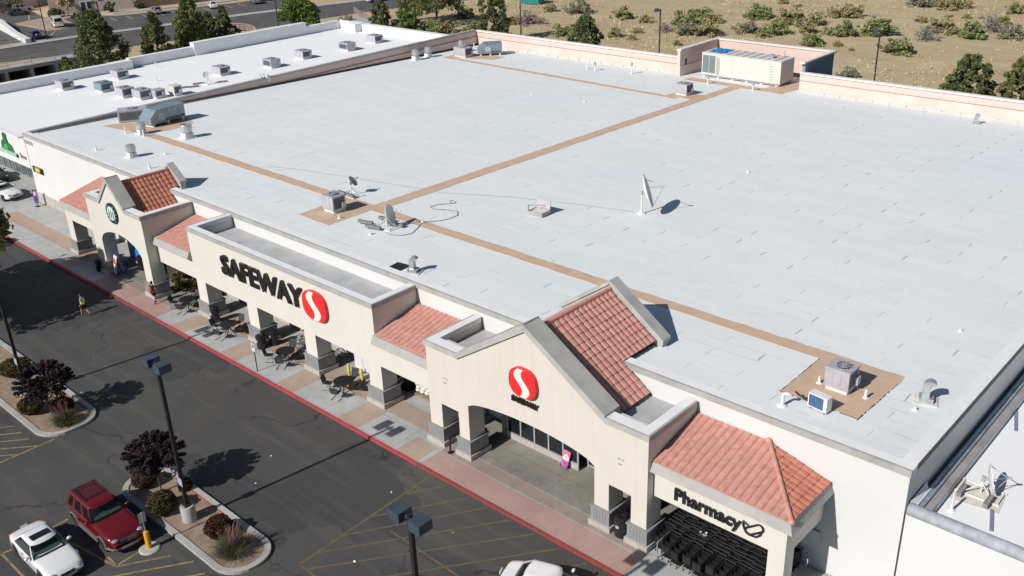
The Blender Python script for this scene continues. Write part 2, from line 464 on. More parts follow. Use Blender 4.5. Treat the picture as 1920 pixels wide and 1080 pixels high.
# ------------------------------------------------------------------ mesh helpers
class MB:
    """collects shapes; build() links them as ONE mesh object"""

    def __init__(s, m=None):
        s.v, s.f, s.mi, s.mats, s.st = [], [], [], [], [Matrix.Identity(4)]
        s.cur = 0
        if m:
            s.use(m)

    def use(s, m):
        if m not in s.mats:
            s.mats.append(m)
        s.cur = s.mats.index(m)
        return s

    def push(s, M):
        s.st.append(s.st[-1] @ M)

    def pop(s):
        s.st.pop()

    def add(s, vs, fs):
        o = len(s.v)
        T = s.st[-1]
        s.v += [tuple(T @ Vector(q)) for q in vs]
        s.f += [tuple(i + o for i in q) for q in fs]
        s.mi += [s.cur] * len(fs)
        return s

    def box(s, x0, x1, y0, y1, z0, z1):
        return s.add([(x0, y0, z0), (x1, y0, z0), (x1, y1, z0), (x0, y1, z0), (x0, y0, z1), (x1, y0, z1), (x1, y1, z1), (x0, y1, z1)],
                     [(0, 3, 2, 1), (4, 5, 6, 7), (0, 1, 5, 4), (1, 2, 6, 5), (2, 3, 7, 6), (3, 0, 4, 7)])

    def cbox(s, c, d, rz=0.0, tx=1.0, ty=1.0):
        # box standing on c (base centre), size d, turned rz, its top scaled by tx, ty
        a, b, h = d[0] / 2, d[1] / 2, d[2]
        s.push(Matrix.Translation(c) @ Matrix.Rotation(rz, 4, 'Z'))
        s.add([(-a, -b, 0), (a, -b, 0), (a, b, 0), (-a, b, 0), (-a * tx, -b * ty, h), (a * tx, -b * ty, h), (a * tx, b * ty, h), (-a * tx, b * ty, h)],
              [(0, 3, 2, 1), (4, 5, 6, 7), (0, 1, 5, 4), (1, 2, 6, 5), (2, 3, 7, 6), (3, 0, 4, 7)])
        s.pop()
        return s

    def prism(s, pts, z0, z1):
        n = len(pts)
        return s.add([(x, y, z0) for x, y in pts] + [(x, y, z1) for x, y in pts],
                     [tuple(range(n - 1, -1, -1)), tuple(range(n, 2 * n))] + [(i, (i + 1) % n, n + (i + 1) % n, n + i) for i in range(n)])

    def prism_y(s, pts, y0, y1):
        # polygon in x,z (counter-clockwise seen from the front) pulled from y0 back to y1
        n = len(pts)
        return s.add([(x, y0, z) for x, z in pts] + [(x, y1, z) for x, z in pts],
                     [tuple(range(n)), tuple(range(2 * n - 1, n - 1, -1))] + [(i, n + i, n + (i + 1) % n, (i + 1) % n) for i in range(n)])

    def prism_x(s, pts, x0, x1):
        n = len(pts)
        return s.add([(x0, y, z) for y, z in pts] + [(x1, y, z) for y, z in pts],
                     [tuple(range(n - 1, -1, -1)), tuple(range(n, 2 * n))] + [(i, (i + 1) % n, n + (i + 1) % n, n + i) for i in range(n)])

    def cyl(s, p0, p1, r0, r1=None, n=12, cap=True):
        r1 = r0 if r1 is None else r1
        p0, p1 = Vector(p0), Vector(p1)
        d = (p1 - p0).normalized()
        a = d.orthogonal().normalized()
        b = d.cross(a)
        vs = []
        for p, r in ((p0, r0), (p1, r1)):
            for i in range(n):
                t = 2 * PI * i / n
                vs.append(tuple(p + r * (math.cos(t) * a + math.sin(t) * b)))
        fs = [(i, (i + 1) % n, n + (i + 1) % n, n + i) for i in range(n)]
        if cap:
            fs += [tuple(range(n - 1, -1, -1)), tuple(range(n, 2 * n))]
        return s.add(vs, fs)

    def tube(s, path, r, n=6, closed=False):
        pts = [Vector(p) for p in path]
        m = len(pts)
        vs = []
        up = None
        for i, p in enumerate(pts):
            if closed:
                d = pts[(i + 1) % m] - pts[i - 1]
            else:
                d = pts[min(i + 1, m - 1)] - pts[max(i - 1, 0)]
            d.normalize()
            if up is None:
                up = d.orthogonal().normalized()
            a = (up - d * up.dot(d))
            a = a.normalized() if a.length > 1e-5 else d.orthogonal().normalized()
            up = a
            b = d.cross(a)
            rr = r[i] if isinstance(r, (list, tuple)) else r
            for k in range(n):
                t = 2 * PI * k / n
                vs.append(tuple(p + rr * (math.cos(t) * a + math.sin(t) * b)))
        fs = []
        for i in range(m if closed else m - 1):
            j = (i + 1) % m
            fs += [(i * n + k, i * n + (k + 1) % n, j * n + (k + 1) % n, j * n + k) for k in range(n)]
        if not closed:
            fs += [tuple(range(n - 1, -1, -1)), tuple(range((m - 1) * n, m * n))]
        return s.add(vs, fs)

    def lathe(s, prof, c=(0, 0, 0), n=20):
        # profile of (radius, z) turned about the vertical through c
        vs, fs = [], []
        m = len(prof)
        for r, z in prof:
            for k in range(n):
                t = 2 * PI * k / n
                vs.append((c[0] + r * math.cos(t), c[1] + r * math.sin(t), c[2] + z))
        for i in range(m - 1):
            fs += [(i * n + k, i * n + (k + 1) % n, (i + 1) * n + (k + 1) % n, (i + 1) * n + k) for k in range(n)]
        if prof[0][0] > 1e-4:
            fs.append(tuple(range(n - 1, -1, -1)))
        if prof[-1][0] > 1e-4:
            fs.append(tuple(range((m - 1) * n, m * n)))
        return s.add(vs, fs)

    def ball(s, c, r, nu=12, nv=8):
        if isinstance(r, (int, float)):
            r = (r, r, r)
        vs, fs = [], []
        for j in range(nv + 1):
            p = PI * j / nv
            for i in range(nu):
                t = 2 * PI * i / nu
                vs.append((c[0] + r[0] * math.sin(p) * math.cos(t), c[1] + r[1] * math.sin(p) * math.sin(t), c[2] + r[2] * math.cos(p)))
        for j in range(nv):
            for i in range(nu):
                k = (i + 1) % nu
                fs.append((j * nu + i, (j + 1) * nu + i, (j + 1) * nu + k, j * nu + k))
        return s.add(vs, fs)

    def grid(s, fn, nu, nv, flip=False):
        vs = [fn(i / nu, j / nv) for j in range(nv + 1) for i in range(nu + 1)]
        fs = []
        for j in range(nv):
            for i in range(nu):
                a = j * (nu + 1) + i
                q = (a, a + 1, a + nu + 2, a + nu + 1)
                fs.append(q[::-1] if flip else q)
        return s.add(vs, fs)

    def quad(s, a, b, c, d):
        return s.add([a, b, c, d], [(0, 1, 2, 3)])

    def build(s, name, parent=None, smooth=False, org=None, kind=None, bevel=0.0):
        me = bpy.data.meshes.new(name)
        o3 = (0, 0, 0) if org is None else org
        me.from_pydata([(v[0] - o3[0], v[1] - o3[1], v[2] - o3[2]) for v in s.v], [], s.f)
        for m in s.mats:
            me.materials.append(m)
        me.polygons.foreach_set('material_index', s.mi)
        if smooth:
            me.polygons.foreach_set('use_smooth', [True] * len(s.f))
        me.update()
        ob = bpy.data.objects.new(name, me)
        COL.objects.link(ob)
        if parent is not None:
            ob.parent = parent
        elif org is not None:
            ob.location = org
        if kind:
            ob['kind'] = kind
        if bevel:
            bv = ob.modifiers.new('bevel', 'BEVEL')
            bv.width = bevel
            bv.segments = 2
            bv.limit_method = 'ANGLE'
        if smooth == 'auto':
            me.set_sharp_from_angle(angle=R(38))
        return ob


def tag(o, label, cat, group=None):
    o['label'] = label
    o['category'] = cat
    if group:
        o['group'] = group
    return o


def thing(name, label, cat, loc=(0, 0, 0), rz=0.0, group=None):
    o = bpy.data.objects.new(name, None)
    COL.objects.link(o)
    o.empty_display_size = 0.3
    o.location = loc
    o.rotation_euler = (0, 0, rz)
    return tag(o, label, cat, group)


def one(mb, name, label, cat, org, rz=0.0, group=None, smooth=False):
    # a thing that is a single mesh, its shape given about its own base
    o = mb.build(name, smooth=smooth)
    o.location = org
    o.rotation_euler = (0, 0, rz)
    return tag(o, label, cat, group)


CHILDREN = {}


def copy_tree(o, parent=None):
    c = o.copy()
    COL.objects.link(c)
    if parent is not None:
        c.parent = parent
    for ch in list(o.children):
        copy_tree(ch, c)
    return c


def dup(o, loc, rz=None, label=None, scale=None):
    c = copy_tree(o)
    c.location = loc
    if rz is not None:
        c.rotation_euler = (0, 0, rz)
    if label:
        c['label'] = label
    if scale:
        c.scale = scale if isinstance(scale, tuple) else (scale,) * 3
    return c


def roof_z(y):
    return 6.75 - 0.030952 * (y - 33.5)


def text_mesh(txt, size, depth, m, bold=0.0, squeeze=1.0, track=1.0):
    c = bpy.data.curves.new('lettering', 'FONT')
    c.body = txt
    c.size = size
    c.extrude = depth / 2
    c.offset = bold
    c.space_character = track
    c.align_x = 'CENTER'
    c.align_y = 'BOTTOM_BASELINE'
    c.resolution_u = 3
    o = bpy.data.objects.new('lettering', c)
    COL.objects.link(o)
    dg = bpy.context.evaluated_depsgraph_get()
    me = bpy.data.meshes.new_from_object(o.evaluated_get(dg))
    bpy.data.objects.remove(o)
    T = Matrix.Rotation(PI / 2, 4, 'X') @ Matrix.Diagonal((squeeze, 1, 1, 1))
    me.transform(T)
    me.materials.clear()
    me.materials.append(m)
    for p in me.polygons:
        p.material_index = 0
    return me


def mesh_ob(name, me, parent=None, loc=(0, 0, 0)):
    o = bpy.data.objects.new(name, me)
    COL.objects.link(o)
    o.parent = parent
    o.location = loc
    return o


def leaf_cloud(name, cen, size, m, aspect=2.0, up=0.0, seed=1, parent=None, droop=None):
    """one mesh of many small quads, one per centre; up>0 stands the blades up"""
    rs = np.random.RandomState(seed)
    n = len(cen)
    cen = np.asarray(cen, float)
    d = rs.normal(size=(n, 3))
    d[:, 2] += up * 2
    d /= np.linalg.norm(d, axis=1)[:, None]
    e = rs.normal(size=(n, 3))
    e -= d * (e * d).sum(1)[:, None]
    e /= np.linalg.norm(e, axis=1)[:, None]
    sz = size * rs.uniform(0.6, 1.35, size=(n, 1))
    a = d * sz * aspect * 0.5
    b = e * sz * 0.5
    V = np.stack([cen - a, cen + b, cen + a, cen - b], 1).reshape(-1, 3)
    me = bpy.data.meshes.new(name)
    me.vertices.add(4 * n)
    me.vertices.foreach_set('co', V.ravel())
    me.loops.add(4 * n)
    me.loops.foreach_set('vertex_index', np.arange(4 * n))
    me.polygons.add(n)
    me.polygons.foreach_set('loop_start', np.arange(0, 4 * n, 4))
    me.materials.append(m)
    me.update(calc_edges=True)
    o = bpy.data.objects.new(name, me)
    COL.objects.link(o)
    if parent:
        o.parent = parent
    return o


def tile_surface(mb, p0, across, down, width, length, clip=None, pitch=0.36, course=0.42, amp=0.075, step=0.03):
    """barrel tiles laid in courses on the plane p0 + across*u + down*v, real ridges and laps"""
    p0, across, down = Vector(p0), Vector(across).normalized(), Vector(down).normalized()
    nrm = across.cross(down).normalized()
    if nrm.z < 0:
        nrm = -nrm
    nt = max(1, round(width / pitch))
    nc = max(1, round(length / course))
    pw, cl = width / nt, length / nc
    prof = [(0.0, 0.0), (0.08, 0.45), (0.20, 0.80), (0.40, 1.0), (0.62, 1.0), (0.82, 0.80), (0.94, 0.45)]
    us = []
    for i in range(nt):
        for a, h in prof:
            us.append(((i + a) * pw, h))
    us.append((width, 0.0))
    vs, fs = [], []
    nu = len(us)
    rows = []
    for j in range(nc):
        rows.append((j * cl, 0.0))
        rows.append(((j + 1) * cl, step))
    rows.append((length, -0.02))
    rr = random.Random(int(width * 100 + length * 10))
    jit = [[rr.uniform(-0.008, 0.008) for _ in range(nt + 1)] for _ in rows]
    for k, (v, st) in enumerate(rows):
        for q, (u, h) in enumerate(us):
            hh = (amp * h + jit[k][q // len(prof)] * (1 if h > 0 else 0)) + st
            if k == len(rows) - 1:
                hh = -0.05
            vs.append(tuple(p0 + across * u + down * v + nrm * hh))
    for k in range(len(rows) - 1):
        for q in range(nu - 1):
            a = k * nu + q
            fs.append((a, a + 1, a + nu + 1, a + nu))
    if clip:
        bm = bmesh.new()
        bv = [bm.verts.new(q) for q in vs]
        for q in fs:
            bm.faces.new([bv[i] for i in q])
        for co, no in clip:
            bmesh.ops.bisect_plane(bm, geom=bm.verts[:] + bm.edges[:] + bm.faces[:], plane_co=co, plane_no=no, clear_outer=True)
        bm.verts.index_update()
        vs = [tuple(q.co) for q in bm.verts]
        fs = [tuple(q.index for q in f.verts) for f in bm.faces]
        bm.free()
    if across.cross(down).z < 0:
        fs = [q[::-1] for q in fs]
    mb.add(vs, fs)
    return mb

# ------------------------------------------------------------------ the ground
def sheet(name, pts, z, m, kind='structure'):
    mb = MB(m)
    mb.add([(x, y, z) for x, y in pts], [tuple(range(len(pts)))])
    return mb.build(name, kind=kind)


PIT = (-164.6, -124.0, 34.0, 71.0)
mb = MB(M_DESERT)
far = 2600
a0, a1, b0, b1 = PIT
for q in (((-far, -far), (far, -far), (far, b0), (-far, b0)), ((-far, b1), (far, b1), (far, far), (-far, far)),
          ((-far, b0), (a0, b0), (a0, b1), (-far, b1)), ((a1, b0), (far, b0), (far, b1), (a1, b1))):
    mb.add([(x, y, 0) for x, y in q], [(0, 1, 2, 3)])
mb.build('desert_ground', kind='structure')
sheet('dock_yard', [(a0, b0), (a1, b0), (a1, b1), (a0, b1)], -2.4, M_DECK)
sheet('parking_lot', [(-160, -80), (70, -80), (70, 34.5), (-112, 34.5), (-112, 31), (-160, 31)], 0.004, M_ASPH)
sheet('rear_lane', [(-122, 95), (70, 95), (70, 118.5), (-60, 118.5), (-95, 117), (-120, 112), (-122, 104)], 0.004, M_ASPH)
road_far = [(-187, 30), (-184.6, 56), (-183.4, 79), (-180, 97), (-177, 114), (-174, 127), (-171, 138), (-160, 165), (-140, 200)]
road_near = [(-127, 200), (-147, 163), (-156, 138), (-159, 127), (-160.3, 114), (-161.6, 102), (-164, 88), (-168.5, 70), (-171.8, 60), (-174.5, 30)]
M_ROAD = mat('road_asphalt', (0.115, 0.11, 0.108), 0.9, 0.12, 0.25, c2=(0.085, 0.082, 0.082), bump=0.2)
sheet('road', road_far + road_near, 0.008, M_ROAD)
far_lot = [(-240, 60), (-190, 66), (-186.5, 79), (-183.5, 97), (-180.6, 114), (-178.5, 123), (-184, 133), (-194.5, 131), (-196.5, 119), (-199.5, 107), (-202.8, 97), (-208.5, 93), (-211, 86), (-240, 92)]
sheet('far_parking_lot', far_lot, 0.008, M_ROAD)
mb = MB(M_WALK)
for k in range(len(road_far) - 1):
    (x0, y0), (x1, y1) = road_far[k], road_far[k + 1]
    mb.add([(x0 - 2.4, y0, 0), (x0, y0, 0), (x1, y1, 0), (x1 - 2.4, y1, 0), (x0 - 2.4, y0, 0.15), (x0, y0, 0.15), (x1, y1, 0.15), (x1 - 2.4, y1, 0.15)],
           [(4, 5, 6, 7), (1, 2, 6, 5), (3, 0, 4, 7)])
mb.build('road_pavement', kind='structure')
mb = MB(M_WALK)
pts = [(-211, 94.8), (-205.5, 97.5), (-202.8, 106), (-199.5, 118), (-197.5, 131)]
for k in range(len(pts) - 1):
    (x0, y0), (x1, y1) = pts[k], pts[k + 1]
    mb.add([(x0 - 2.2, y0, 0), (x0, y0, 0), (x1, y1, 0), (x1 - 2.2, y1, 0), (x0 - 2.2, y0, 0.16), (x0, y0, 0.16), (x1, y1, 0.16), (x1 - 2.2, y1, 0.16)],
           [(4, 5, 6, 7), (1, 2, 6, 5), (3, 0, 4, 7)])
mb.build('far_pavement', kind='structure')
mb = MB(M_TANW)
mb.prism([(-212, 79.5), (-197, 79.8), (-195.6, 81.6), (-199.5, 86), (-211, 88.5), (-214, 86)], 0.0, 0.16)
mb.build('far_planting_bed', kind='structure')
sheet('road_verge', [(-156, 100), (-142, 100), (-140, 121), (-150, 124), (-158, 124.5), (-157.5, 113)], 0.012, M_WALK)
# stall lines of the far lot
mb = MB(M_WLINE)
for t in range(9):
    y = 88.5 + t * 3.0
    x1 = -200.6 + (y - 97) * 0.30 if y > 97 else -203.5 + (y - 88.5) * 0.34
    if y > 112:
        x1 += 1.0
    mb.add([(x1, y, 0.016), (x1, y + 0.14, 0.016), (x1 + 5.2, y - 1.1 + 0.14, 0.016), (x1 + 5.2, y - 1.1, 0.016)], [(0, 3, 2, 1)])
for t in range(4):
    y = 117.5 + t * 3.1
    mb.add([(-194.6 + t * .5, y, 0.016), (-194.6 + t * .5, y + 0.14, 0.016), (-189.6 + t * .5, y - 0.96, 0.016), (-189.6 + t * .5, y - 1.1, 0.016)], [(0, 3, 2, 1)])
for (x0, y0, x1, y1) in ((-212, 88.7, -199.3, 86.2), (-199.3, 86.2, -195.4, 81.7), (-211, 79.2, -196.8, 79.5), (-195.2, 80.2, -189.5, 76.5), (-221, 86, -215, 83.5)):
    d = Vector((x1 - x0, y1 - y0, 0)).normalized()
    nn = Vector((-d.y, d.x, 0)) * 0.08
    mb.add([(x0 - nn.x, y0 - nn.y, 0.02), (x1 - nn.x, y1 - nn.y, 0.02), (x1 + nn.x, y1 + nn.y, 0.02), (x0 + nn.x, y0 + nn.y, 0.02)], [(0, 1, 2, 3)])
for (xa, xb) in ((-171.5, -171.35),):
    pts = [(xa - 6.2 + (y - 60) * 0.20 + 0.0012 * (y - 60) ** 2 * 0.4, y) for y in range(40, 126, 6)]
mb.build('white_markings', kind='structure')
mb = MB(M_YELLOW2)
for k in range(len(road_far) - 2):
    (x0, y0), (x1, y1) = road_far[k], road_far[k + 1]
    for off in (6.0, 6.25):
        mb.add([(x0 + off, y0, 0.016), (x0 + off + .1, y0, 0.016), (x1 + off + .1, y1, 0.016), (x1 + off, y1, 0.016)], [(0, 1, 2, 3)])
mb.build('road_markings', kind='structure')

# shop-front pavement with its red kerb
WZ = 0.15
mb = MB(M_WALK)
mb.box(-150, 60, 27.58, 33.52, -0.1, WZ)
mb.box(-150, -93.9, 33.52, 36.4, -0.1, WZ - 0.003)
mb.build('pavement', kind='structure')
mb = MB(M_RED)
mb.box(-150, -71.2, 27.40, 27.58, -0.1, WZ + 0.002)
mb.box(-61.0, -33.4, 27.40, 27.58, -0.1, WZ + 0.002)
mb.box(-19.6, 60, 27.40, 27.58, -0.1, WZ + 0.002)
mb.use(M_RED2)
mb.box(-71.2, -61.0, 27.40, 27.58, -0.1, WZ + 0.002)
mb.box(-33.4, -19.6, 27.40, 27.58, -0.1, WZ + 0.002)
mb.build('kerb', kind='structure')
mb = MB(M_PINKW)
for x0, x1 in ((-71.0, -61.2), (-33.2, -19.8)):
    mb.add([(x0, 27.585, WZ + 0.004), (x1, 27.585, WZ + 0.004), (x1, 29.05, WZ + 0.004), (x0, 29.05, WZ + 0.004)], [(0, 1, 2, 3)])
mb.build('pink_crossing_pavement', kind='structure')
mb = MB(M_TANW)
for x in (-58.2, -51.9, -45.6, -39.4):
    mb.add([(x - 0.9, 27.585, WZ + 0.004), (x + 0.9, 27.585, WZ + 0.004), (x + 0.9, 29.9, WZ + 0.004), (x - 0.9, 29.9, WZ + 0.004)], [(0, 1, 2, 3)])
mb.add([(-60.8, 29.9, WZ + 0.004), (-33.4, 29.9, WZ + 0.004), (-33.4, 31.3, WZ + 0.004), (-60.8, 31.3, WZ + 0.004)], [(0, 1, 2, 3)])
mb.add([(-93, 29.4, WZ + 0.004), (-74.8, 29.4, WZ + 0.004), (-74.8, 30.9, WZ + 0.004), (-93, 30.9, WZ + 0.004)], [(0, 1, 2, 3)])
mb.add([(-77.2, 27.585, WZ + 0.004), (-75.4, 27.585, WZ + 0.004), (-75.4, 29.4, WZ + 0.004), (-77.2, 29.4, WZ + 0.004)], [(0, 1, 2, 3)])
mb.add([(-35.2, 27.585, WZ + 0.004), (-33.5, 27.585, WZ + 0.004), (-33.5, 29.2, WZ + 0.004), (-35.2, 29.2, WZ + 0.004)], [(0, 1, 2, 3)])
mb.build('tan_pavement_bands', kind='structure')
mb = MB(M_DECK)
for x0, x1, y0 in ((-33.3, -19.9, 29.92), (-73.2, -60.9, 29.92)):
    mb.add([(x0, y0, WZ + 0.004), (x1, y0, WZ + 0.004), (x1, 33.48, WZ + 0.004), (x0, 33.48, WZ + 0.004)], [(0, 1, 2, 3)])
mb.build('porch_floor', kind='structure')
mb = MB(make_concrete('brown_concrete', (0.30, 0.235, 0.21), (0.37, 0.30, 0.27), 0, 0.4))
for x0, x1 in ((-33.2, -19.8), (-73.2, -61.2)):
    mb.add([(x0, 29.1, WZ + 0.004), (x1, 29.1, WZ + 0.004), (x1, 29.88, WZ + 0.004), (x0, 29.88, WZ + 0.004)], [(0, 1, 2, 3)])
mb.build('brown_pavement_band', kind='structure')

# painted lines on the lot
def line(mb, p, q, wd, z=0.009):
    p, q = Vector((*p, z)), Vector((*q, z))
    d = (q - p).normalized()
    n = Vector((-d.y, d.x, 0)) * wd / 2
    mb.add([tuple(p - n), tuple(q - n), tuple(q + n), tuple(p + n)], [(0, 1, 2, 3)])


mb = MB(M_YELLOW)
line(mb, (-31.75, 18.6), (-32.1, 27.35), 0.13)
line(mb, (-31.75, 18.6), (-16.5, 18.45), 0.13)
line(mb, (-30.3, 22.95), (-21.5, 22.75), 0.11)
hat = [((-32.0, 25.35), (-30.75, 27.3)), ((-31.95, 22.95), (-29.2, 27.3)), ((-31.85, 21.2), (-27.95, 27.3)), ((-31.8, 19.6), (-26.4, 27.3)),
       ((-31.2, 18.65), (-24.8, 27.3)), ((-29.5, 18.65), (-23.2, 27.3)), ((-27.8, 18.65), (-21.6, 27.3)), ((-26.1, 18.65), (-20.0, 27.3)), ((-24.4, 18.65), (-18.6, 27.0))]
for p, q in hat:
    line(mb, p, q, 0.11, 0.0125)
line(mb, (-61.9, 24.6), (-61.2, 27.3), 0.1)
mb.build('crossing_markings', kind='structure')
mb = MB(M_YELLOW2)
line(mb, (-51.35, 12.4), (-51.35, 15.85), 0.12)
for k in range(6):
    line(mb, (-56.8 + k * 1.05, 12.0 + k * .12), (-54.6 + k * 1.05 if k < 3 else -51.4, 14.9 if k < 3 else 14.9 - (k - 3) * 1.1), 0.11, 0.0125)
line(mb, (-43.4, 9.75), (-38.3, 9.75), 0.11)
line(mb, (-43.45, 11.95), (-43.5, 13.05), 0.11)
line(mb, (-43.45, 12.0), (-38.3, 12.9), 0.11, 0.0125)
line(mb, (-43.4, 9.6), (-43.3, 10.4), 0.11)
line(mb, (-39.2, 13.0), (-38.25, 12.95), 0.11)
line(mb, (-38.3, 12.9), (-38.4, 14.5), 0.11)
line(mb, (-38.25, 12.9), (-36.95, 15.0), 0.11, 0.0125)
line(mb, (-37.9, 12.2), (-35.75, 15.5), 0.11, 0.0125)
line(mb, (-37.0, 11.8), (-34.6, 15.4), 0.11, 0.0125)
line(mb, (-36.0, 11.3), (-33.6, 15.2), 0.11, 0.0125)
mb.build('stall_markings', kind='structure')


def island(name, pts, red=None):
    mb = MB(M_KERB)
    n = len(pts)
    cx = sum(p[0] for p in pts) / n
    cy = sum(p[1] for p in pts) / n
    inn = []
    for k in range(n):
        a, b, c = Vector(pts[k - 1]), Vector(pts[k]), Vector(pts[(k + 1) % n])
        d = ((b - a).normalized() + (c - b).normalized()).normalized()
        nn = Vector((-d.y, d.x))
        inn.append(tuple(b + nn * 0.30))
    mb.add([(x, y, 0) for x, y in pts] + [(x, y, 0.15) for x, y in pts] + [(x, y, 0.15) for x, y in inn] + [(x, y, 0.09) for x, y in inn],
           [(k, (k + 1) % n, n + (k + 1) % n, n + k) for k in range(n)] + [(n + k, n + (k + 1) % n, 2 * n + (k + 1) % n, 2 * n + k) for k in range(n)]
           + [(2 * n + k, 2 * n + (k + 1) % n, 3 * n + (k + 1) % n, 3 * n + k) for k in range(n)])
    o = mb.build(name, kind='structure')
    mb = MB(M_SOIL)
    mb.add([(x, y, 0.10) for x, y in inn], [tuple(range(n))])
    mb.build(name.replace('kerb', 'bed'), kind='structure')
    return o


def round_island(x0, x1, y0, y1, r):
    pts = []
    for cx, cy, t0 in ((x1 - r, y0 + r, -90), (x1 - r, y1 - r, 0), (x0 + r, y1 - r, 90), (x0 + r, y0 + r, 180)):
        for k in range(7):
            t = R(t0 + 15 * k)
            pts.append((cx + r * math.cos(t), cy + r * math.sin(t)))
    return pts


island('island_kerb', round_island(-44.2, -33.1, 15.8, 18.65, 1.35))
island('island_kerb', round_island(-75.0, -51.3, 15.35, 18.9, 1.5))
mb = MB(M_RED)
mb.box(-42.3, -37.6, 18.30, 18.348, 0.05, 0.153)
mb.build('red_kerb_paint_band', kind='structure')

# ------------------------------------------------------------------ the grocery store
SO = (-52.0, 33.5, 0.0)
store = thing('store_building', 'huge flat-roofed grocery store with grey roof, white front wall and terracotta-tiled cream porches', 'building', SO)


def part(mb, name, parent=None, smooth=False):
    return mb.build(name, parent or store, smooth, SO)


XL0, XL1, XR, YF, YB = -94.0, -96.0, -10.2, 33.5, 96.5


def xl(y):
    return XL0 + (XL1 - XL0) * (y - YF) / (YB - YF)


# roof deck
mb = MB(M_ROOF)
mb.grid(lambda u, v: (xl(YF + 0.2 + v * (YB - YF - 0.2)) * (1 - u) + (XR - 0.2) * u, YF + 0.2 + v * (YB - YF - 0.2), roof_z(YF + 0.2 + v * (YB - YF - 0.2))), 8, 6)
mb.add([(-62, YB, 4.79), (-47.4, YB, 4.79), (-47.4, 104, 4.56), (-62, 104, 4.56)], [(0, 1, 2, 3)])
part(mb, 'roof_deck')
# tan walkway pads laid on the roofing
mb = MB(M_TAN)


def pad(p, lift=0.018):
    q = []
    for (xa, ya), (xb, yb_) in zip(p, p[1:] + p[:1]):
        L = math.hypot(xb - xa, yb_ - ya)
        n_ = max(1, int(L / 0.5))
        for k in range(n_):
            u = k / n_
            j = rnd.uniform(-.045, .045) if k else 0
            q.append((xa + (xb - xa) * u - (yb_ - ya) / L * j, ya + (yb_ - ya) * u + (xb - xa) / L * j))
    p = q
    vs = [(x, y, roof_z(y) + lift) for x, y in p]
    n = len(vs)
    mb.add(vs + [(x, y, z - 0.03) for x, y, z in vs], [tuple(range(n))] + [(i, n + i, n + (i + 1) % n, (i + 1) % n) for i in range(n)])


pad([(-84.9, 40.75), (-13.45, 40.3), (-13.55, 41.2), (-84.9, 41.8)])
pad([(-52.6, 41.55), (-51.4, 41.55), (-53.1, 94.0), (-54.3, 94.0)], 0.023)
pad([(-92.6, 86.6), (-55.6, 84.9), (-55.6, 85.7), (-92.6, 87.4)])
pad([(-92.6, 87.0), (-86.2, 89.4), (-86.4, 92.0), (-90.6, 91.4), (-92.8, 88.9)], 0.012)
pad([(-57.4, 85.7), (-53.7, 85.7), (-53.9, 88.3), (-57.0, 88.0)], 0.014)
pad([(-60.4, 94.0), (-48.0, 93.9), (-47.7, 100.5), (-51, 100.5), (-51, 95.4), (-60.4, 95.6)], 0.013)
pad([(-55.1, 36.6), (-51.6, 36.6), (-51.9, 40.9), (-55.6, 40.9)], 0.013)
pad([(-17.3, 36.15), (-13.55, 36.1), (-13.5, 40.35), (-17.45, 40.35)], 0.013)
pad([(-91.5, 40.0), (-86.2, 40.9), (-85.0, 40.95), (-84.9, 44.0), (-85.8, 46.5), (-88.4, 47.2), (-91.2, 42.4)], 0.013)
part(mb, 'walk_pads')
mb = MB(mat('torn_black_felt', (0.05, 0.05, 0.055), 0.9, 0.3, 6))
for (xa, ya, xb, yb_) in ((-13.55, 36.15, -13.5, 40.3), (-17.3, 36.2, -17.4, 40.3), (-17.3, 36.12, -13.6, 36.1)):
    k = 0.0
    while k < 1:
        w_ = rnd.uniform(.03, .09)
        x_, y_ = xa + (xb - xa) * k, ya + (yb_ - ya) * k
        a_ = rnd.uniform(.02, .10) * (1.0 if ya != 36.12 else .4)
        dx_, dy_ = ((0.5 * a_, w_ * 4) if xa - xb < 1 and abs(xa - xb) < .5 else (w_ * 3.5, 0.5 * a_))
        mb.box(x_ - dx_ / 2, x_ + dx_ / 2, y_ - dy_ / 2, y_ + dy_ / 2, roof_z(y_), roof_z(y_) + .028)
        k += rnd.uniform(.05, .13)
part(mb, 'torn_felt_edge')
# outer walls
mb = MB(M_WHITEW)
mb.box(XL0, XR, YF, YF + 0.35, 0, 6.65)
part(mb, 'front_wall')
mb = MB(M_WHITEW)
mb.box(XR - 0.35, XR, YF + 0.35, 122, 0, 6.66) if False else mb.box(XR - 0.35, XR, YF + 0.35, YB, 0, 6.66)
part(mb, 'side_wall')
mb = MB(M_PINK)


def slab(p, q, th, z0, z1):
    # wall from p to q, th to its left
    p, q = Vector(p), Vector(q)
    d = (q - p).normalized()
    n = Vector((-d.y, d.x)) * th
    mb.prism([tuple(p), tuple(q), tuple(q + n), tuple(p + n)], z0, z1)


slab((XL0, YF + 0.35), (XL1, YB), 0.35, 0, 6.72)
part(mb, 'party_wall')
mb = MB(M_PINK)
mb.box(XL1, -61.9, YB, YB + 0.35, 0, 6.66)
mb.box(-47.4, XR, YB, YB + 0.35, 0, 6.66)
mb.box(-62.25, -61.9, YB - 1.1, 103.6, 3, 7.75)
mb.box(-61.9, -47.4, 103.6, 103.95, 3, 7.75)
part(mb, 'rear_wall')
mb = MB(mat('shade_blue_wall', (0.24, 0.28, 0.37), 0.9, 0.06, 0.8))  # pale outer wall, its bluish shade put into the colour
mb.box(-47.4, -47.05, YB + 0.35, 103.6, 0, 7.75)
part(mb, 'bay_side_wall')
mb = MB(M_PINK)
mb.box(-47.46, -47.405, YB + 0.36, 103.5, 4, 7.74)
part(mb, 'bay_side_lining')
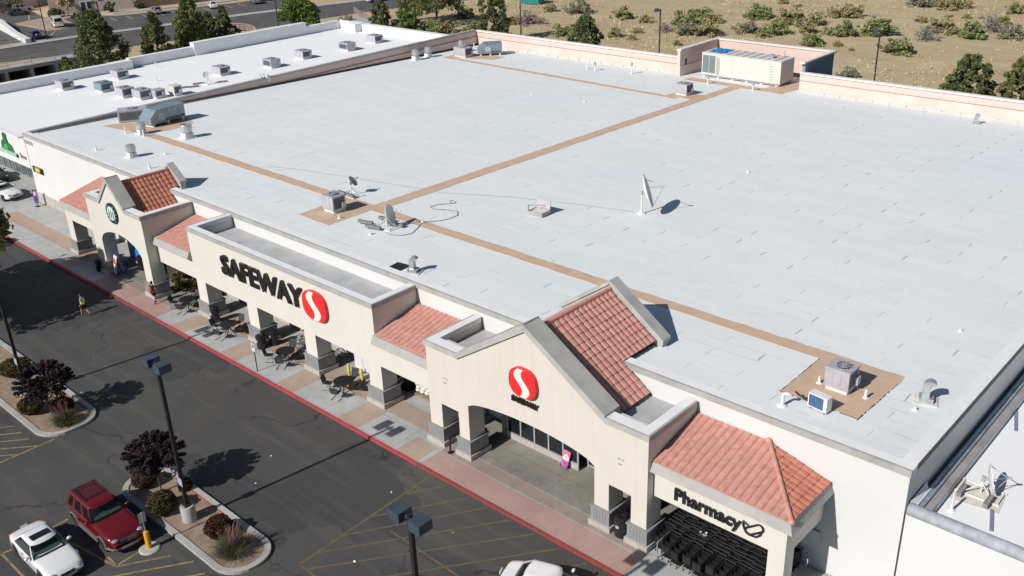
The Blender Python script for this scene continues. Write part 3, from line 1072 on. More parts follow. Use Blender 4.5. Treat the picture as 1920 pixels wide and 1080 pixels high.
# thin reglet line on the parapets' inner faces, flashing under it a touch proud
mb = MB(mat('parapet_flashing_paint', (0.80, 0.60, 0.525), 0.8, 0.08, 0.5))
mb.box(-95.6, -61.95, YB - 0.05, YB - 0.003, 4.6, 5.92)
mb.box(-47.35, XR - .4, YB - 0.05, YB - 0.003, 4.6, 5.92)
mb.prism([(XL0 + .004, YF + 1.5), (XL0 + 0.09, YF + 1.5), (XL1 + 0.09, YB - .06), (XL1 + .004, YB - .06)], 4.5, 5.95)
mb.box(-61.897, -61.84, YB - 1.1, 103.5, 4.4, 5.95)
mb.box(-61.8, -47.5, 103.54, 103.597, 4.4, 5.95)
part(mb, 'parapet_flashing')
mb = MB(mat('reglet_steel', (0.30, 0.24, 0.21), 0.7, 0.1, 2))
mb.box(-95.6, -61.95, YB - 0.065, YB - 0.003, 5.92, 5.97)
mb.box(-47.35, XR - .4, YB - 0.065, YB - 0.003, 5.92, 5.97)
mb.prism([(XL0 + .004, YF + 1.5), (XL0 + 0.11, YF + 1.5), (XL1 + 0.11, YB - .07), (XL1 + .004, YB - .07)], 5.95, 6.0)
part(mb, 'reglet')
# dark cant strip at the foot of the party wall
mb = MB(mat('dark_bitumen_cant', (0.12, 0.115, 0.12), 0.8, 0.2, 2))
mb.add([(XL0 + 0.10, YF + 1.2, roof_z(YF + 1.2) + 0.16), (XL0 + 0.38, YF + 1.2, roof_z(YF + 1.2) + 0.02), (XL1 + 0.38, YB - .1, roof_z(YB) + 0.02), (XL1 + 0.10, YB - .1, roof_z(YB) + 0.22)], [(0, 1, 2, 3)])
part(mb, 'cant_strip')
# copings
mb = MB(M_COPE)
mb.box(XL0 - 0.05, XR + 0.06, YF - 0.10, YF + 0.04, 6.65, 6.95)
part(mb, 'front_coping')
mb = MB(M_COPETOP)
mb.box(XL0 - 0.05, XR + 0.06, YF + 0.04, YF + 0.52, 6.65, 6.955)
mb.box(XR - 0.55, XR + 0.03, YF + 0.52, YB, 6.55, 6.955)
part(mb, 'coping_top')
mb = MB(mat('dark_drip_edge', (0.10, 0.095, 0.10), 0.6, 0.1, 2))
mb.box(XR + 0.03, XR + 0.065, YF + 0.52, YB, 6.66, 6.90)
part(mb, 'drip_edge')
mb = MB(mat('pale_pink_coping', (0.84, 0.76, 0.70), 0.8, 0.05, 1))
mb.box(XL1 - 0.1, -62.3, YB - 0.12, YB + 0.45, 6.66, 6.83)
mb.box(-47.35, XR - .6, YB - 0.12, YB + 0.45, 6.66, 6.83)
mb.box(-62.35, -61.8, YB - 1.15, 104.05, 7.75, 7.93)
mb.box(-61.8, -47.5, 103.5, 104.05, 7.75, 7.93)
mb.box(-47.5, -46.95, YB - 0.1, 104.05, 7.75, 7.93)
part(mb, 'rear_coping')
mb = MB(M_COPE)
slab((XL0 + .08, YF + 0.55), (XL1 + .08, YB - 0.13), 0.5, 6.72, 6.92)
part(mb, 'party_coping')
# white scuppers / clips along the foot of the rear parapet
for k in range(46):
    x = -90 + k * 1.75
    if -64 < x < -46:
        continue
    mb = MB(M_WHITE)
    mb.cbox((x, YB - 0.22, roof_z(YB) - 0.02), (0.20, 0.26, 0.12))
    part(mb, 'parapet_clip')

# ---- plain bays of the porch -------------------------------------------------
YC = 30.1
mb = MB(M_CREAM)
mb.box(-63.9, -34.42, YC, YC + 0.5, 2.9, 4.9)          # lintel
mb.box(-59.1, -39.3, YC, YC + 0.42, 4.9, 6.5)          # tall sign parapet
mb.box(-59.1, -58.7, YC + 0.42, 33.46, 4.4, 6.5)
mb.box(-39.7, -39.3, YC + 0.42, 33.46, 4.4, 6.5)
part(mb, 'porch_wall')
mb = MB(M_ROOF2)
mb.box(-58.69, -39.71, YC + 0.43, 33.49, 5.6, 5.85)
part(mb, 'sign_bay_roof')
mb = MB(M_COPE)
mb.box(-59.18, -39.22, YC - 0.07, YC + 0.02, 6.5, 6.8)
mb.box(-39.34, -39.22, YC + 0.02, 33.38, 6.5, 6.8)
mb.box(-59.18, -59.06, YC + 0.02, 33.38, 6.5, 6.8)
part(mb, 'sign_coping')
mb = MB(M_COPETOP)
mb.box(-59.06, -39.34, YC + 0.02, YC + 0.5, 6.5, 6.804)
mb.box(-59.06, -58.62, YC + 0.5, 33.38, 6.5, 6.804)
mb.box(-39.78, -39.34, YC + 0.5, 33.38, 6.5, 6.804)
part(mb, 'sign_coping_top')
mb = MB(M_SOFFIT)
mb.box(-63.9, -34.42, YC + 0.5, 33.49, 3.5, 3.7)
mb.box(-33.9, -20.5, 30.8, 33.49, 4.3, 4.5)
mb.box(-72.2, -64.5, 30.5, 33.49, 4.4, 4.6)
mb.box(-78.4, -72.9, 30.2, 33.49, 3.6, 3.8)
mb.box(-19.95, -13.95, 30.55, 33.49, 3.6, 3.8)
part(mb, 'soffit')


def column(x0, x1, y, depth, top, base=True):
    mb = MB(M_CREAM)
    mb.box(x0, x1, y, y + depth, WZ, top)
    o = part(mb, 'column')
    b = MB(M_SIDING)
    b.box(x0 - 0.12, x1 + 0.12, y - 0.12, y + depth + 0.12, WZ + 0.30, 1.20)
    b.use(M_FOOT)
    b.box(x0 - 0.22, x1 + 0.22, y - 0.22, y + depth + 0.22, WZ, WZ + 0.30)
    b.use(M_SIDING)
    b.box(x0 - 0.17, x1 + 0.17, y - 0.17, y + depth + 0.17, 1.20, 1.27)
    b.use(mat('siding_groove', (0.20, 0.20, 0.20), 0.8, 0.1, 3))
    n = max(2, round((x1 - x0) / 0.17))
    for k in range(n):
        x = x0 + (k + 0.5) * (x1 - x0) / n
        b.box(x - 0.012, x + 0.012, y - 0.126, y - 0.118, WZ + 0.34, 1.17)
    part(b, 'column_base', o)
    return o


for xr in (-57.83, -51.53, -45.25, -39.02):
    column(xr - 1.16, xr, YC + 0.003, 1.1, 2.9)


def gutter(mb, x0, x1, y, z0, z1, d=0.38):
    # flared eave along the front
    mb.prism_x([(y - 0.06, z0), (y - 0.36, z0 + 0.06), (y - 0.17, z1), (y, z1 + 0.03), (y, z0)], x0, x1)


GUT = mat('taupe_eave', (0.41, 0.40, 0.375), 0.8, 0.08, 1.5)
mb = MB(GUT)
gutter(mb, -63.85, -59.12, YC - 0.002, 4.36, 4.88)
part(mb, 'eave')
mb = MB(GUT)
gutter(mb, -39.28, -34.44, YC - 0.002, 4.36, 4.88)
part(mb, 'eave')
mb = MB(M_TILE)
SL = Vector((0, -3.46, -0.80))
tile_surface(mb, (-63.8, 33.42, 5.62), (1, 0, 0), SL, 4.68, 3.55, step=.012)
part(mb, 'tile_roof')
mb = MB(M_TILE)
tile_surface(mb, (-39.28, 33.42, 5.62), (1, 0, 0), SL, 4.84, 3.55, step=.012)
part(mb, 'tile_roof')


def cheek(mb, x0, x1, y0, zb):
    # cream triangular body under a tiled lean-to
    mb.prism_x([(33.48, zb), (33.48, 5.58), (y0, 4.74), (y0, zb)], x0, x1)


mb = MB(M_CREAM)
cheek(mb, -63.8, -59.12, YC + 0.5, 4.0)
part(mb, 'lean_to_body')
mb = MB(M_CREAM)
cheek(mb, -39.28, -34.44, YC + 0.5, 4.0)
part(mb, 'lean_to_body')


# ---- gabled entrances ---------------------------------------------------------
def gable(x0, x1, cx, yf, dep, xv0, xv1, zw, zp, openings, arch, tiles, yridge, zr, slope, wallm, tilem, xt_low, back):
    """x0..x1 outer ends, xv valley ends, zw wing top, zp peak; openings (a, b, top); arch (a, b, spring, crown)"""
    pts = [(x0, WZ)]
    ops = sorted([(a, b, t, None) for a, b, t in openings] + [(arch[0], arch[1], arch[2], arch[3])], key=lambda q: q[0])
    for a, b, t, crown in ops:
        pts += [(a, WZ), (a, t)]
        if crown:
            n = 18
            for k in range(1, n):
                u = k / n
                pts.append((a + (b - a) * u, t + (crown - t) * (1 - (2 * u - 1) ** 2) ** 0.62))
        pts += [(b, t), (b, WZ)]
    zc = zw - 0.3
    pts += [(x1, WZ), (x1, zc), (xv1, zc), (cx, zp - 0.42), (xv0, zc), (x0, zc)]
    mb = MB(wallm)
    mb.prism_y(pts, yf, yf + dep)
    g = part(mb, 'gable_entrance')
    # wing side walls
    mb = MB(wallm)
    mb.box(x0, x0 + 0.4, yf + dep, 33.48, WZ + 2.8, zc)
    part(mb, 'side_wall', g)
    mb = MB(wallm)
    mb.box(x1 - 0.4, x1, yf + dep, 33.48, WZ + 2.8, zc)
    part(mb, 'side_wall', g)
    mb = MB(M_ROOF2)
    mb.box(x0 + 0.41, x1 - 0.41, yf + dep + 0.001, 33.49, zc - 0.75, zc - 0.48)
    part(mb, 'wing_roof', g)
    # raking copings on the front
    c = MB(M_COPEST)
    th = 0.36
    n0 = Vector((cx - xv0, zp - 0.42 - zc)).normalized()
    for (xa, za, xb, zb) in ((xv0, zc, cx, zp - 0.42), (cx, zp - 0.42, xv1, zc)):
        c.prism_y([(xa, za), (xb, zb), (xb, zb + th + 0.06), (xa, za + th + (0.0))], yf - 0.10, yf + dep - 0.12)
    c.box(x0 - 0.08, xv0, yf - 0.10, yf + 0.02, zc, zw)
    c.box(xv1, x1 + 0.08, yf - 0.10, yf + 0.02, zc, zw)
    c.use(M_COPE)
    c.box(x0 - 0.08, x0 + 0.03, yf + 0.02, 33.38, zc, zw)
    c.box(x1 - 0.03, x1 + 0.08, yf + 0.02, 33.38, zc, zw)
    part(c, 'coping', g)
    c = MB(M_COPETOP)
    c.box(x0 + 0.03, xv0 + 0.15, yf + 0.02, yf + 0.62, zc, zw + 0.004)
    c.box(x0 + 0.03, x0 + 0.5, yf + 0.62, 33.38, zc, zw + 0.004)
    part(c, 'coping_top', g)
    c = MB(M_COPETOP)
    c.box(xv1 - 0.15, x1 - 0.03, yf + 0.02, yf + 0.62, zc, zw + 0.004)
    c.box(x1 - 0.5, x1 - 0.03, yf + 0.62, 33.38, zc, zw + 0.004)
    part(c, 'coping_top', g)
    # tiled roof running back from the gable
    ys = yf + dep - 0.10
    zsub = zr - 0.10
    xl_, xh_ = xt_low
    b = MB(M_DARK)
    b.prism_y([(cx - (xh_ - cx) + .1, zsub - slope * (xh_ - cx) + .05), (xh_ - .1, zsub - slope * (xh_ - cx) + .05), (cx, zsub)], ys, 33.48)
    zl = 6.95
    xr_ = cx + (zr - zl) / slope
    b.prism_y([(2 * cx - xr_ + .1, zl - 0.35), (xr_ - .1, zl - 0.35), (xr_ - .1, zl - 0.12), (cx, zsub), (2 * cx - xr_ + .1, zl - 0.12)], 33.49, yridge - 0.05)
    part(b, 'roof_body', g)
    for sg in (1, -1):
        t = MB(tilem)
        dn = Vector((sg, 0, -slope))
        L1 = (xh_ - cx) * math.sqrt(1 + slope * slope)
        L2 = (xr_ - cx) * math.sqrt(1 + slope * slope)
        tile_surface(t, (cx, ys + 0.12, zr), (0, 1, 0), dn, 33.44 - ys - 0.12, L1)
        if tiles:
            tile_surface(t, (cx, 33.44, zr), (0, 1, 0), dn, yridge - 33.44 - 0.05, L2)
        part(t, 'tile_roof', g)
    t = MB(tilem)
    t.cyl((cx, ys, zr + 0.02), (cx, yridge, zr + 0.02), 0.13, n=10)
    part(t, 'ridge_tiles', g)
    # rear gable wall with its coping, standing on the main roof
    if back:
        xa, zb, d2 = back
        k = (zr + 0.35 - zb) / (xa - cx)
        m2 = MB(M_COPEST)
        m2.prism_y([(2 * cx - xa, zb - 0.7), (xa, zb - 0.7), (xa, zb), (cx, zr + 0.30), (2 * cx - xa, zb)], yridge, yridge + d2)
        part(m2, 'rear_gable', g)
        m2 = MB(M_COPEST)
        for sg in (1, -1):
            q = [(cx, zr + 0.30), (cx + sg * (xa - cx + .08), zb - .05), (cx + sg * (xa - cx + .08), zb + 0.14), (cx, zr + 0.52)]
            m2.prism_y(q if sg < 0 else q[::-1], yridge - 0.08, yridge + d2 + 0.08)
        part(m2, 'rear_coping', g)
    # bases of the piers
    xs = [x0] + [v for o in ops for v in (o[0], o[1])] + [x1]
    for i in range(0, len(xs), 2):
        a, b2 = xs[i], xs[i + 1]
        q = MB(M_SIDING)
        q.box(a - 0.12, b2 + 0.12, yf - 0.12, yf + dep + 0.12, WZ + 0.30, 1.20)
        q.use(M_FOOT)
        q.box(a - 0.22, b2 + 0.22, yf - 0.22, yf + dep + 0.22, WZ, WZ + 0.30)
        q.use(M_SIDING)
        q.box(a - 0.17, b2 + 0.17, yf - 0.17, yf + dep + 0.17, 1.20, 1.27)
        q.use(mat('siding_groove', (0.20, 0.20, 0.20), 0.8, 0.1, 3))
        n = max(2, round((b2 - a) / 0.17))
        for k in range(n):
            x = a + (k + 0.5) * (b2 - a) / n
            q.box(x - 0.012, x + 0.012, yf - 0.126, yf - 0.118, WZ + 0.34, 1.17)
        part(q, 'pier_base', g)
    return g


gable(-34.4, -20.05, -27.2, 29.62, 1.15, -31.95, -22.4, 6.40, 9.62, [(-33.45, -32.15, 2.8), (-22.2, -20.92, 2.8)], (-31.4, -23.05, 3.45, 4.05),
      True, 36.25, 8.98, 0.70, M_CREAMP, M_TILE, (None, -22.65), (-23.9, 6.95, 0.55))
gable(-72.8, -64.1, -68.4, 29.3, 1.05, -70.4, -66.4, 6.62, 8.72, [], (-71.4, -65.15, 3.15, 4.25),
      True, 34.3, 8.05, 0.95, M_CREAM, M_TILE2, (None, -66.2), (-66.9, 7.25, 0.4))

# ---- left lean-to beside the coffee entrance ------------------------------------
mb = MB(M_CREAM)
mb.box(-78.5, -72.82, 29.72, 30.15, 3.15, 4.62)
mb.box(-78.5, -78.1, 30.15, 33.46, 3.3, 4.62)
mb.prism_x([(33.48, 4.0), (33.48, 5.6), (30.15, 4.7), (30.15, 4.0)], -78.49, -72.83)
part(mb, 'porch_wall')
column(-78.5, -77.45, 29.723, 1.05, 3.15)
mb = MB(GUT)
gutter(mb, -78.75, -72.84, 29.72, 4.12, 4.64)
part(mb, 'eave')
mb = MB(M_TILE)
tile_surface(mb, (-78.75, 33.44, 5.66), (1, 0, 0), (0, -3.86, -1.0), 5.95, 3.98, step=.012)
part(mb, 'tile_roof')

# ---- pharmacy lean-to with a hipped end -------------------------------------------
mb = MB(M_CREAM)
mb.box(-20.03, -13.5, YC, YC + 0.42, 2.95, 4.45)
mb.box(-13.9, -13.5, YC + 0.42, 33.48, 2.95, 4.45)
part(mb, 'porch_wall')
column(-14.27, -13.5, YC + 0.003, 0.8, 2.95)
mb = MB(GUT)
x1 = -13.12
mb.add([(-20.03, YC - .05, 4.38), (-13.45, YC - .05, 4.38), (-13.45, 33.48, 4.38), (-20.03, YC - 0.36, 4.44), (x1 - .02, YC - 0.36, 4.44), (x1 - .02, 33.48, 4.44),
        (-20.03, YC - 0.17, 4.86), (x1 - .21, YC - 0.17, 4.86), (x1 - .21, 33.48, 4.86), (-20.03, YC, 4.88), (-13.5, YC, 4.88), (-13.5, 33.48, 4.88)],
       [(0, 1, 4, 3), (1, 2, 5, 4), (3, 4, 7, 6), (4, 5, 8, 7), (6, 7, 10, 9), (7, 8, 11, 10), (2, 11, 8, 5), (0, 3, 6, 9)])
part(mb, 'eave')
ha, hb = Vector((-13.32, 29.97, 4.90)), Vector((-16.3, 33.44, 5.72))
hd = (hb - ha)
hn = hd.cross(Vector((0, 0, 1))).normalized()       # points to +x side of the hip
if hn.x < 0:
    hn = -hn
mb = MB(M_TILE)
tile_surface(mb, (-20.03, 33.44, 5.72), (1, 0, 0), (0, -3.47, -0.82), 7.2, 3.57, step=.012, clip=[(ha, hn)])
part(mb, 'tile_roof')
mb = MB(M_TILE2)
dwn = Vector((2.98, 0, -0.82))
tile_surface(mb, (-16.3, 29.6, 5.72), (0, 1, 0), dwn, 3.86, dwn.length, clip=[(ha, -hn)], amp=0.06)
part(mb, 'tile_roof')
mb = MB(M_TILE)
mb.cyl(tuple(ha + Vector((0, 0, .06))), tuple(hb + Vector((0, 0, .06))), 0.10, n=10)
mb.ball(tuple(hb + Vector((0, -.05, .06))), 0.16)
mb.ball(tuple(ha + Vector((0, 0, .04))), 0.14)
part(mb, 'hip_tiles')
mb = MB(M_CREAM)
mb.add([(-20.02, YC + .43, 4.2), (-13.9, YC + .43, 4.2), (-13.9, 33.47, 4.2), (-20.02, 33.47, 4.2), (-20.02, YC + .43, 4.9), (-13.9, YC + .43, 4.85), (-16.3, 33.47, 5.6), (-20.02, 33.47, 5.6)],
       [(3, 2, 1, 0), (0, 1, 5, 4), (1, 2, 6, 5), (2, 3, 7, 6), (3, 0, 4, 7), (4, 5, 6, 7)])
part(mb, 'lean_to_body')

# ---- shop fronts inside the porches --------------------------------------------
def glazing(name, x0, x1, y, z0, z1, nx, transom, kick=0.45, gm=None):
    mb = MB(gm or M_GLASS)
    mb.box(x0, x1, y, y + 0.03, z0, z1)
    o = part(mb, name)
    fr = MB(M_FRAME)
    for k in range(nx + 1):
        x = x0 + (x1 - x0) * k / nx
        fr.box(x - 0.045, x + 0.045, y - 0.06, y - 0.001, z0, z1)
    for z in [z0 + kick, z1] + transom:
        for k in range(nx):
            xa, xb = x0 + (x1 - x0) * k / nx + .045, x0 + (x1 - x0) * (k + 1) / nx - .045
            fr.box(xa, xb, y - 0.055, y - 0.001, z - 0.05, z + 0.05)
    if kick > 0.2:
        fr.use(M_FOOT)
        for k in range(nx):
            xa, xb = x0 + (x1 - x0) * k / nx + .045, x0 + (x1 - x0) * (k + 1) / nx - .045
            fr.box(xa, xb, y - 0.05, y - 0.001, z0, z0 + kick - .05)
    part(fr, 'window_frame', o)
    return o


glazing('shop_window', -31.3, -26.3, 32.45, WZ + .01, 3.4, 5, [2.0], 0.36)
glazing('sliding_door', -26.1, -24.4, 33.05, WZ + .01, 3.0, 2, [2.3], 0.12)
glazing('shop_window', -24.2, -21.2, 32.45, WZ + .01, 3.4, 3, [2.0], 0.36)
mb = MB(mat('navy_shop_glass', (0.012, 0.018, 0.06), 0.1, 0.2, 2, spec=0.6))
mb.box(-72.2, -66.6, 31.55, 31.7, 0.65, 4.3)
o = part(mb, 'shop_window')
mb = MB(mat('blue_window_decal', (0.08, 0.34, 0.88), 0.4, 0.3, 1.6, c2=(0.03, 0.14, 0.60)))
mb.box(-72.15, -69.5, 31.535, 31.548, 0.72, 3.1)
mb.use(mat('pale_blue_decal', (0.30, 0.58, 0.85), 0.4, 0.2, 2))
mb.box(-71.95, -71.35, 31.528, 31.534, 1.7, 2.5)
part(mb, 'window_poster', o)
mb = MB(M_FOOT)
mb.box(-72.2, -66.6, 31.5, 31.75, WZ + .005, 0.65)
part(mb, 'window_plinth', o)
mb = MB(M_CREAM)
mb.box(-72.2, -66.6, 31.71, 33.48, WZ + .01, 4.3)
part(mb, 'shop_bay', o)
mb = MB(M_BLACKS)
mb.box(-66.4, -61.4, 33.41, 33.49, 1.1, 3.0)
part(mb, 'shop_window')
mb = MB(M_SIDING)
mb.box(-31.7, -31.4, 32.4, 33.49, WZ + .01, 4.2)
part(mb, 'vestibule_wall')
mb = MB(M_WHITEW)
mb.box(-60.8, -33.9, 33.0, 33.49, WZ + .01, 3.48)
part(mb, 'porch_back_wall')
mb = MB(M_FOOT)
mb.box(-93.8, -78.6, 33.44, 33.498, WZ, 1.15)
part(mb, 'wall_plinth')
mb = MB(M_FOOT)
mb.box(-60.8, -33.9, 32.95, 32.997, WZ + .006, 0.42)
part(mb, 'wall_plinth')

# ------------------------------------------------------------------ neighbouring buildings
NO = (-107.0, 33.5, 0)
nbr = thing('strip_mall', 'white-roofed shop building adjoining the brown parapet, grid of shop windows in front', 'building', NO)


def npart(mb, name, parent=None, smooth=False):
    return mb.build(name, parent or nbr, smooth, NO)


NX = -119.0
mb = MB(M_WROOF)
mb.grid(lambda u, v: ((xl(YF + v * 57) - 0.1) * (1 - u) + NX * u, 33.9 + v * 57.4, 5.72), 4, 8, flip=True)
npart(mb, 'roof_deck')
mb = MB(M_WHITEW)
mb.box(-150, -94.1, 33.5, 33.9, 3.42, 6.22)
mb.box(-150, -94.1, 33.9, 36.2, 3.42, 3.6)
mb.box(-150, -94.1, 36.1, 36.3, WZ, 3.42)
npart(mb, 'front_wall')
mb = MB(M_COPETOP)
mb.box(-150, -95.3, 33.42, 34.0, 6.22, 6.32)
npart(mb, 'front_coping')
mb = MB(M_GLASS2)
mb.box(-116, -99.2, 36.04, 36.09, WZ + 0.1, 3.3)
g = npart(mb, 'shop_window')
fr = MB(M_FRAME)
for k in range(12):
    x = -116 + k * 16.8 / 11
    fr.box(x - 0.06, x + 0.06, 35.97, 36.035, WZ, 3.35)
for z in (WZ + 0.12, 1.75, 3.3):
    for k in range(11):
        fr.box(-116 + k * 16.8 / 11 + .06, -116 + (k + 1) * 16.8 / 11 - .06, 35.98, 36.035, z - 0.06, z + 0.06)
npart(fr, 'window_frame', g)
mb = MB(M_WPAR)
# stepped far parapet
mb.box(NX - 0.9, NX, 33.9, 57.6, 0, 6.72)
mb.box(NX - 1.6, NX - .9, 55.2, 57.6, 0, 6.72)
mb.box(NX - 1.6, NX - 0.9, 57.6, 66.8, 0, 6.9)
mb.box(NX - 1.6, NX - 0.7, 66.8, 85.2, 0, 7.35)
mb.box(NX - 1.4, NX - 0.7, 85.2, 91.5, 0, 6.85)
mb.box(NX - 1.4, NX + 2.2, 91.3, 92.0, 0, 6.85)
mb.box(NX + 2.2, NX + 4.4, 90.1, 92.0, 0, 6.9)
mb.box(NX + 4.4, -95.95, 91.3, 92.0, 0, 6.75)
mb.box(NX - .7, NX + .4, 57.6, 91.3, 5.0, 5.715)
npart(mb, 'parapet')
mb = MB(M_COPETOP)
mb.box(NX - 0.95, NX + 0.05, 33.9, 57.65, 6.72, 6.8)
mb.box(NX - 1.65, NX - 0.65, 66.75, 85.25, 7.35, 7.42)
mb.box(NX + 4.4, -96.1, 91.2, 92.1, 6.75, 6.82)
npart(mb, 'parapet_cap')
mb = MB(M_PINK)
mb.box(-97.5, -96.02, 92.1, 96.3, 0, 6.3)
npart(mb, 'rear_wall')
mb = MB(M_PINK)
mb.box(NX - 1.3, -96.2, 92.05, 92.3, 0, 6.6)
npart(mb, 'rear_wall')

AO = (-4.0, 33.5, 0)
ann = thing('annex_building', 'lower white-roofed building wing beside the store, grey round-edged coping in front', 'building', AO)


def apart(mb, name, smooth=False):
    return mb.build(name, ann, smooth, AO)


mb = MB(M_WROOF)
mb.box(-9.4, 40, 33.9, 96, 4.35, 4.5)
apart(mb, 'roof_deck')
mb = MB(M_WHITEW)
mb.box(-10.12, 40, 33.5, 33.9, 0, 5.0)
mb.box(-10.13, -9.4, 33.9, 96, 0, 4.8)
apart(mb, 'wall')
mb = MB(mat('weathered_coping', (0.46, 0.49, 0.53), 0.7, 0.2, 2.5, bump=0.1))
mb.tube([(-10.1, 33.68, 5.02), (40, 33.68, 5.02)], 0.27, 12)
apart(mb, 'front_coping', True)
mb = MB(mat('weathered_steel_flashing', (0.36, 0.40, 0.44), 0.5, 0.25, 2.0, metal=0.3))
mb.box(-9.95, -9.72, 33.95, 96, 4.8, 4.98)
mb.use(mat('pale_flashing', (0.70, 0.74, 0.78), 0.5, 0.1, 2))
mb.box(-9.98, -9.90, 33.95, 96, 4.98, 5.06)
mb.use(mat('brown_flashing', (0.36, 0.335, 0.335), 0.7, 0.2, 1.2))
mb.box(-9.72, -9.4, 33.95, 96, 4.80, 4.86)
apart(mb, 'side_parapet')
mb = MB(M_COPETOP)
mb.add([(-10.14, 33.86, 5.0), (-9.9, 33.86, 5.0), (-9.9, 35.3, 5.0), (-10.14, 35.6, 5.28), (-10.14, 33.86, 5.25)], [(0, 1, 2, 3, 4)])
apart(mb, 'cricket')

# far block across the road: lit gable side, shaded long side
FO = (-213, 96, 0)
farb = thing('far_building', 'pinkish two-storey building across the road, dark windows and a white double door', 'building', FO)
M_FARW = mat('pale_pink_render', (0.60, 0.50, 0.47), 0.9, 0.06, 0.6)


def fpart(mb, name, parent=None):
    return mb.build(name, parent or farb, False, FO)


mb = MB(M_FARW)
c0, c1, c2, c3 = Vector((-215.5, 88.3)), Vector((-209.8, 104.6)), Vector((-202.4, 126)), Vector((-232, 132))
mb.prism([(-232, 95.5), tuple(c0), tuple(c1), tuple(c2), tuple(c3)], 0, 7.5)
fpart(mb, 'wall')
mb = MB(mat('brown_brick', (0.21, 0.12, 0.095), 0.9, 0.2, 4))


def wall_panel(mb, a, b, u0, u1, z0, z1, th):
    d = (b - a)
    n = Vector((d.y, -d.x)).normalized()
    p, q = a + d * u0, a + d * u1
    mb.prism([tuple(p), tuple(p + n * th), tuple(q + n * th), tuple(q)][::-1], z0, z1)


wall_panel(mb, c1, c2, 0.02, 0.42, 0, 7.4, 0.12)
fpart(mb, 'brick_bay')
mb = MB(M_CREAM)
wall_panel(mb, c1, c2, 0.44, 0.56, 0, 7.4, 0.9)
fpart(mb, 'white_bay')
M_FARWIN = mat('far_window_glass', (0.05, 0.055, 0.07), 0.2, 0.2, 2)
for a, b, us, z0, z1 in ((c0, c1, (0.58, 0.78, 0.93), 2.3, 3.9), (Vector((-232, 95.5)), c0, (0.42, 0.55, 0.66, 0.78), 1.9, 3.2)):
    for u in us:
        mb = MB(M_FARWIN)
        wall_panel(mb, a, b, u, u + 0.055, z0, z1, 0.05)
        wn = fpart(mb, 'window')
mb = MB(M_WHITE)
wall_panel(mb, c0, c1, 0.36, 0.50, 0.1, 2.5, 0.06)
dr = fpart(mb, 'door')
mb = MB(M_FARWIN)
wall_panel(mb, c0, c1, 0.37, 0.42, 0.4, 2.3, 0.075)
wall_panel(mb, c0, c1, 0.44, 0.49, 0.4, 2.3, 0.075)
fpart(mb, 'door_glass', dr)
mb = MB(mat('purple_grey_render', (0.33, 0.30, 0.36), 0.9, 0.08, 0.6))
mb.prism([(-204.5, 119.6), (-199.0, 137), (-215, 141), (-219, 123)], 0, 7)
far2 = one(mb, 'warehouse', 'mauve-grey warehouse wall behind the parked white sedan', 'building', (0, 0, 0))
mb = MB(M_FARW)
mb.prism([(-262, 78), (-232, 84), (-236, 97), (-268, 92)], 0, 5)
one(mb, 'far_shed', 'dim tan low building in the far top corner beyond the car park', 'building', (0, 0, 0))

# loading dock: retaining wall with dark alcoves below the road, rail on top
DO = (-164.6, 52, -2.4)
dock = thing('dock_wall', 'concrete retaining wall with dark alcoves below the road railing', 'retaining wall', DO)
mb = MB(M_FOOT)
x = -164.6
mb.box(x - 4.0, x - 3.6, 34.2, 71, -2.39, -0.3)
ys = [34.2 + k * 4.05 for k in range(10)]
for y in ys:
    mb.box(x - 3.6, x, y - 0.28, y + 0.28, -2.39, -0.42)
mb.box(x - 4.0, x + 0.12, 34.2, 71, -0.42, 0.06)
mb.build('wall', dock, False, DO)
mb = MB(M_KERB)
mb.box(x - 3.3, x + 0.22, 34.2, 71.2, 0.06, 0.16)
mb.build('ledge', dock, False, DO)
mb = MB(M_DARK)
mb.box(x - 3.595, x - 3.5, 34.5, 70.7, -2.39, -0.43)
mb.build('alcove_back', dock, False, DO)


def rail(name, label, pts, h, m, posts=1.8, bars=(0.5, 1.0), r=0.03):
    o = thing(name, label, 'railing', pts[0])
    P = [Vector(p) for p in pts]
    mb = MB(m)
    for b in bars:
        mb.tube([p + Vector((0, 0, h * b)) for p in P], r, 6)
    mb.build('rail', o, False, pts[0])
    for a, b in zip(P[:-1], P[1:]):
        L = (b - a).length
        n = max(1, round(L / posts))
        for k in range(n + (1 if b == P[-1] else 0)):
            p = a.lerp(b, k / n)
            q = MB(m)
            q.cyl(p, p + Vector((0, 0, h)), r * 1.1, n=6)
            q.build('post', o, False, pts[0])
    return o


M_RAIL = mat('rail_paint', (0.50, 0.47, 0.43), 0.5, 0.1, 2)
rail('railing', 'thin pale railing on the ledge above the loading dock alcoves', [(-165.0, 36, 0.16), (-165.0, 70.6, 0.16)], 1.25, M_RAIL, 4.0, (0.34, 0.67, 1.0), 0.035)
rail('curved_railing', 'curved pinkish-white railing beside the driveway behind the white roof', [(-166.0, 97.5, 0.05), (-163.8, 100.2, 0.05), (-160.5, 101.0, 0.05), (-157.5, 100.5, 0.05), (-154.5, 99.0, 0.05)], 1.3,
     mat('pink_rail_paint', (0.66, 0.42, 0.36), 0.5, 0.1, 2), 1.2, (0.25, 0.5, 0.75, 1.0), 0.04)
rail('ramp_railing', 'brown railing along the ramp between the road and the big pines', [(-160.0, 126.0, 0.05), (-154.5, 123.0, 0.05), (-149.0, 121.5, 0.05), (-144.0, 120.6, 0.05)], 1.2,
     mat('brown_rail_paint', (0.42, 0.31, 0.26), 0.6, 0.1, 2), 1.1, (0.25, 0.5, 0.75, 1.0), 0.04)
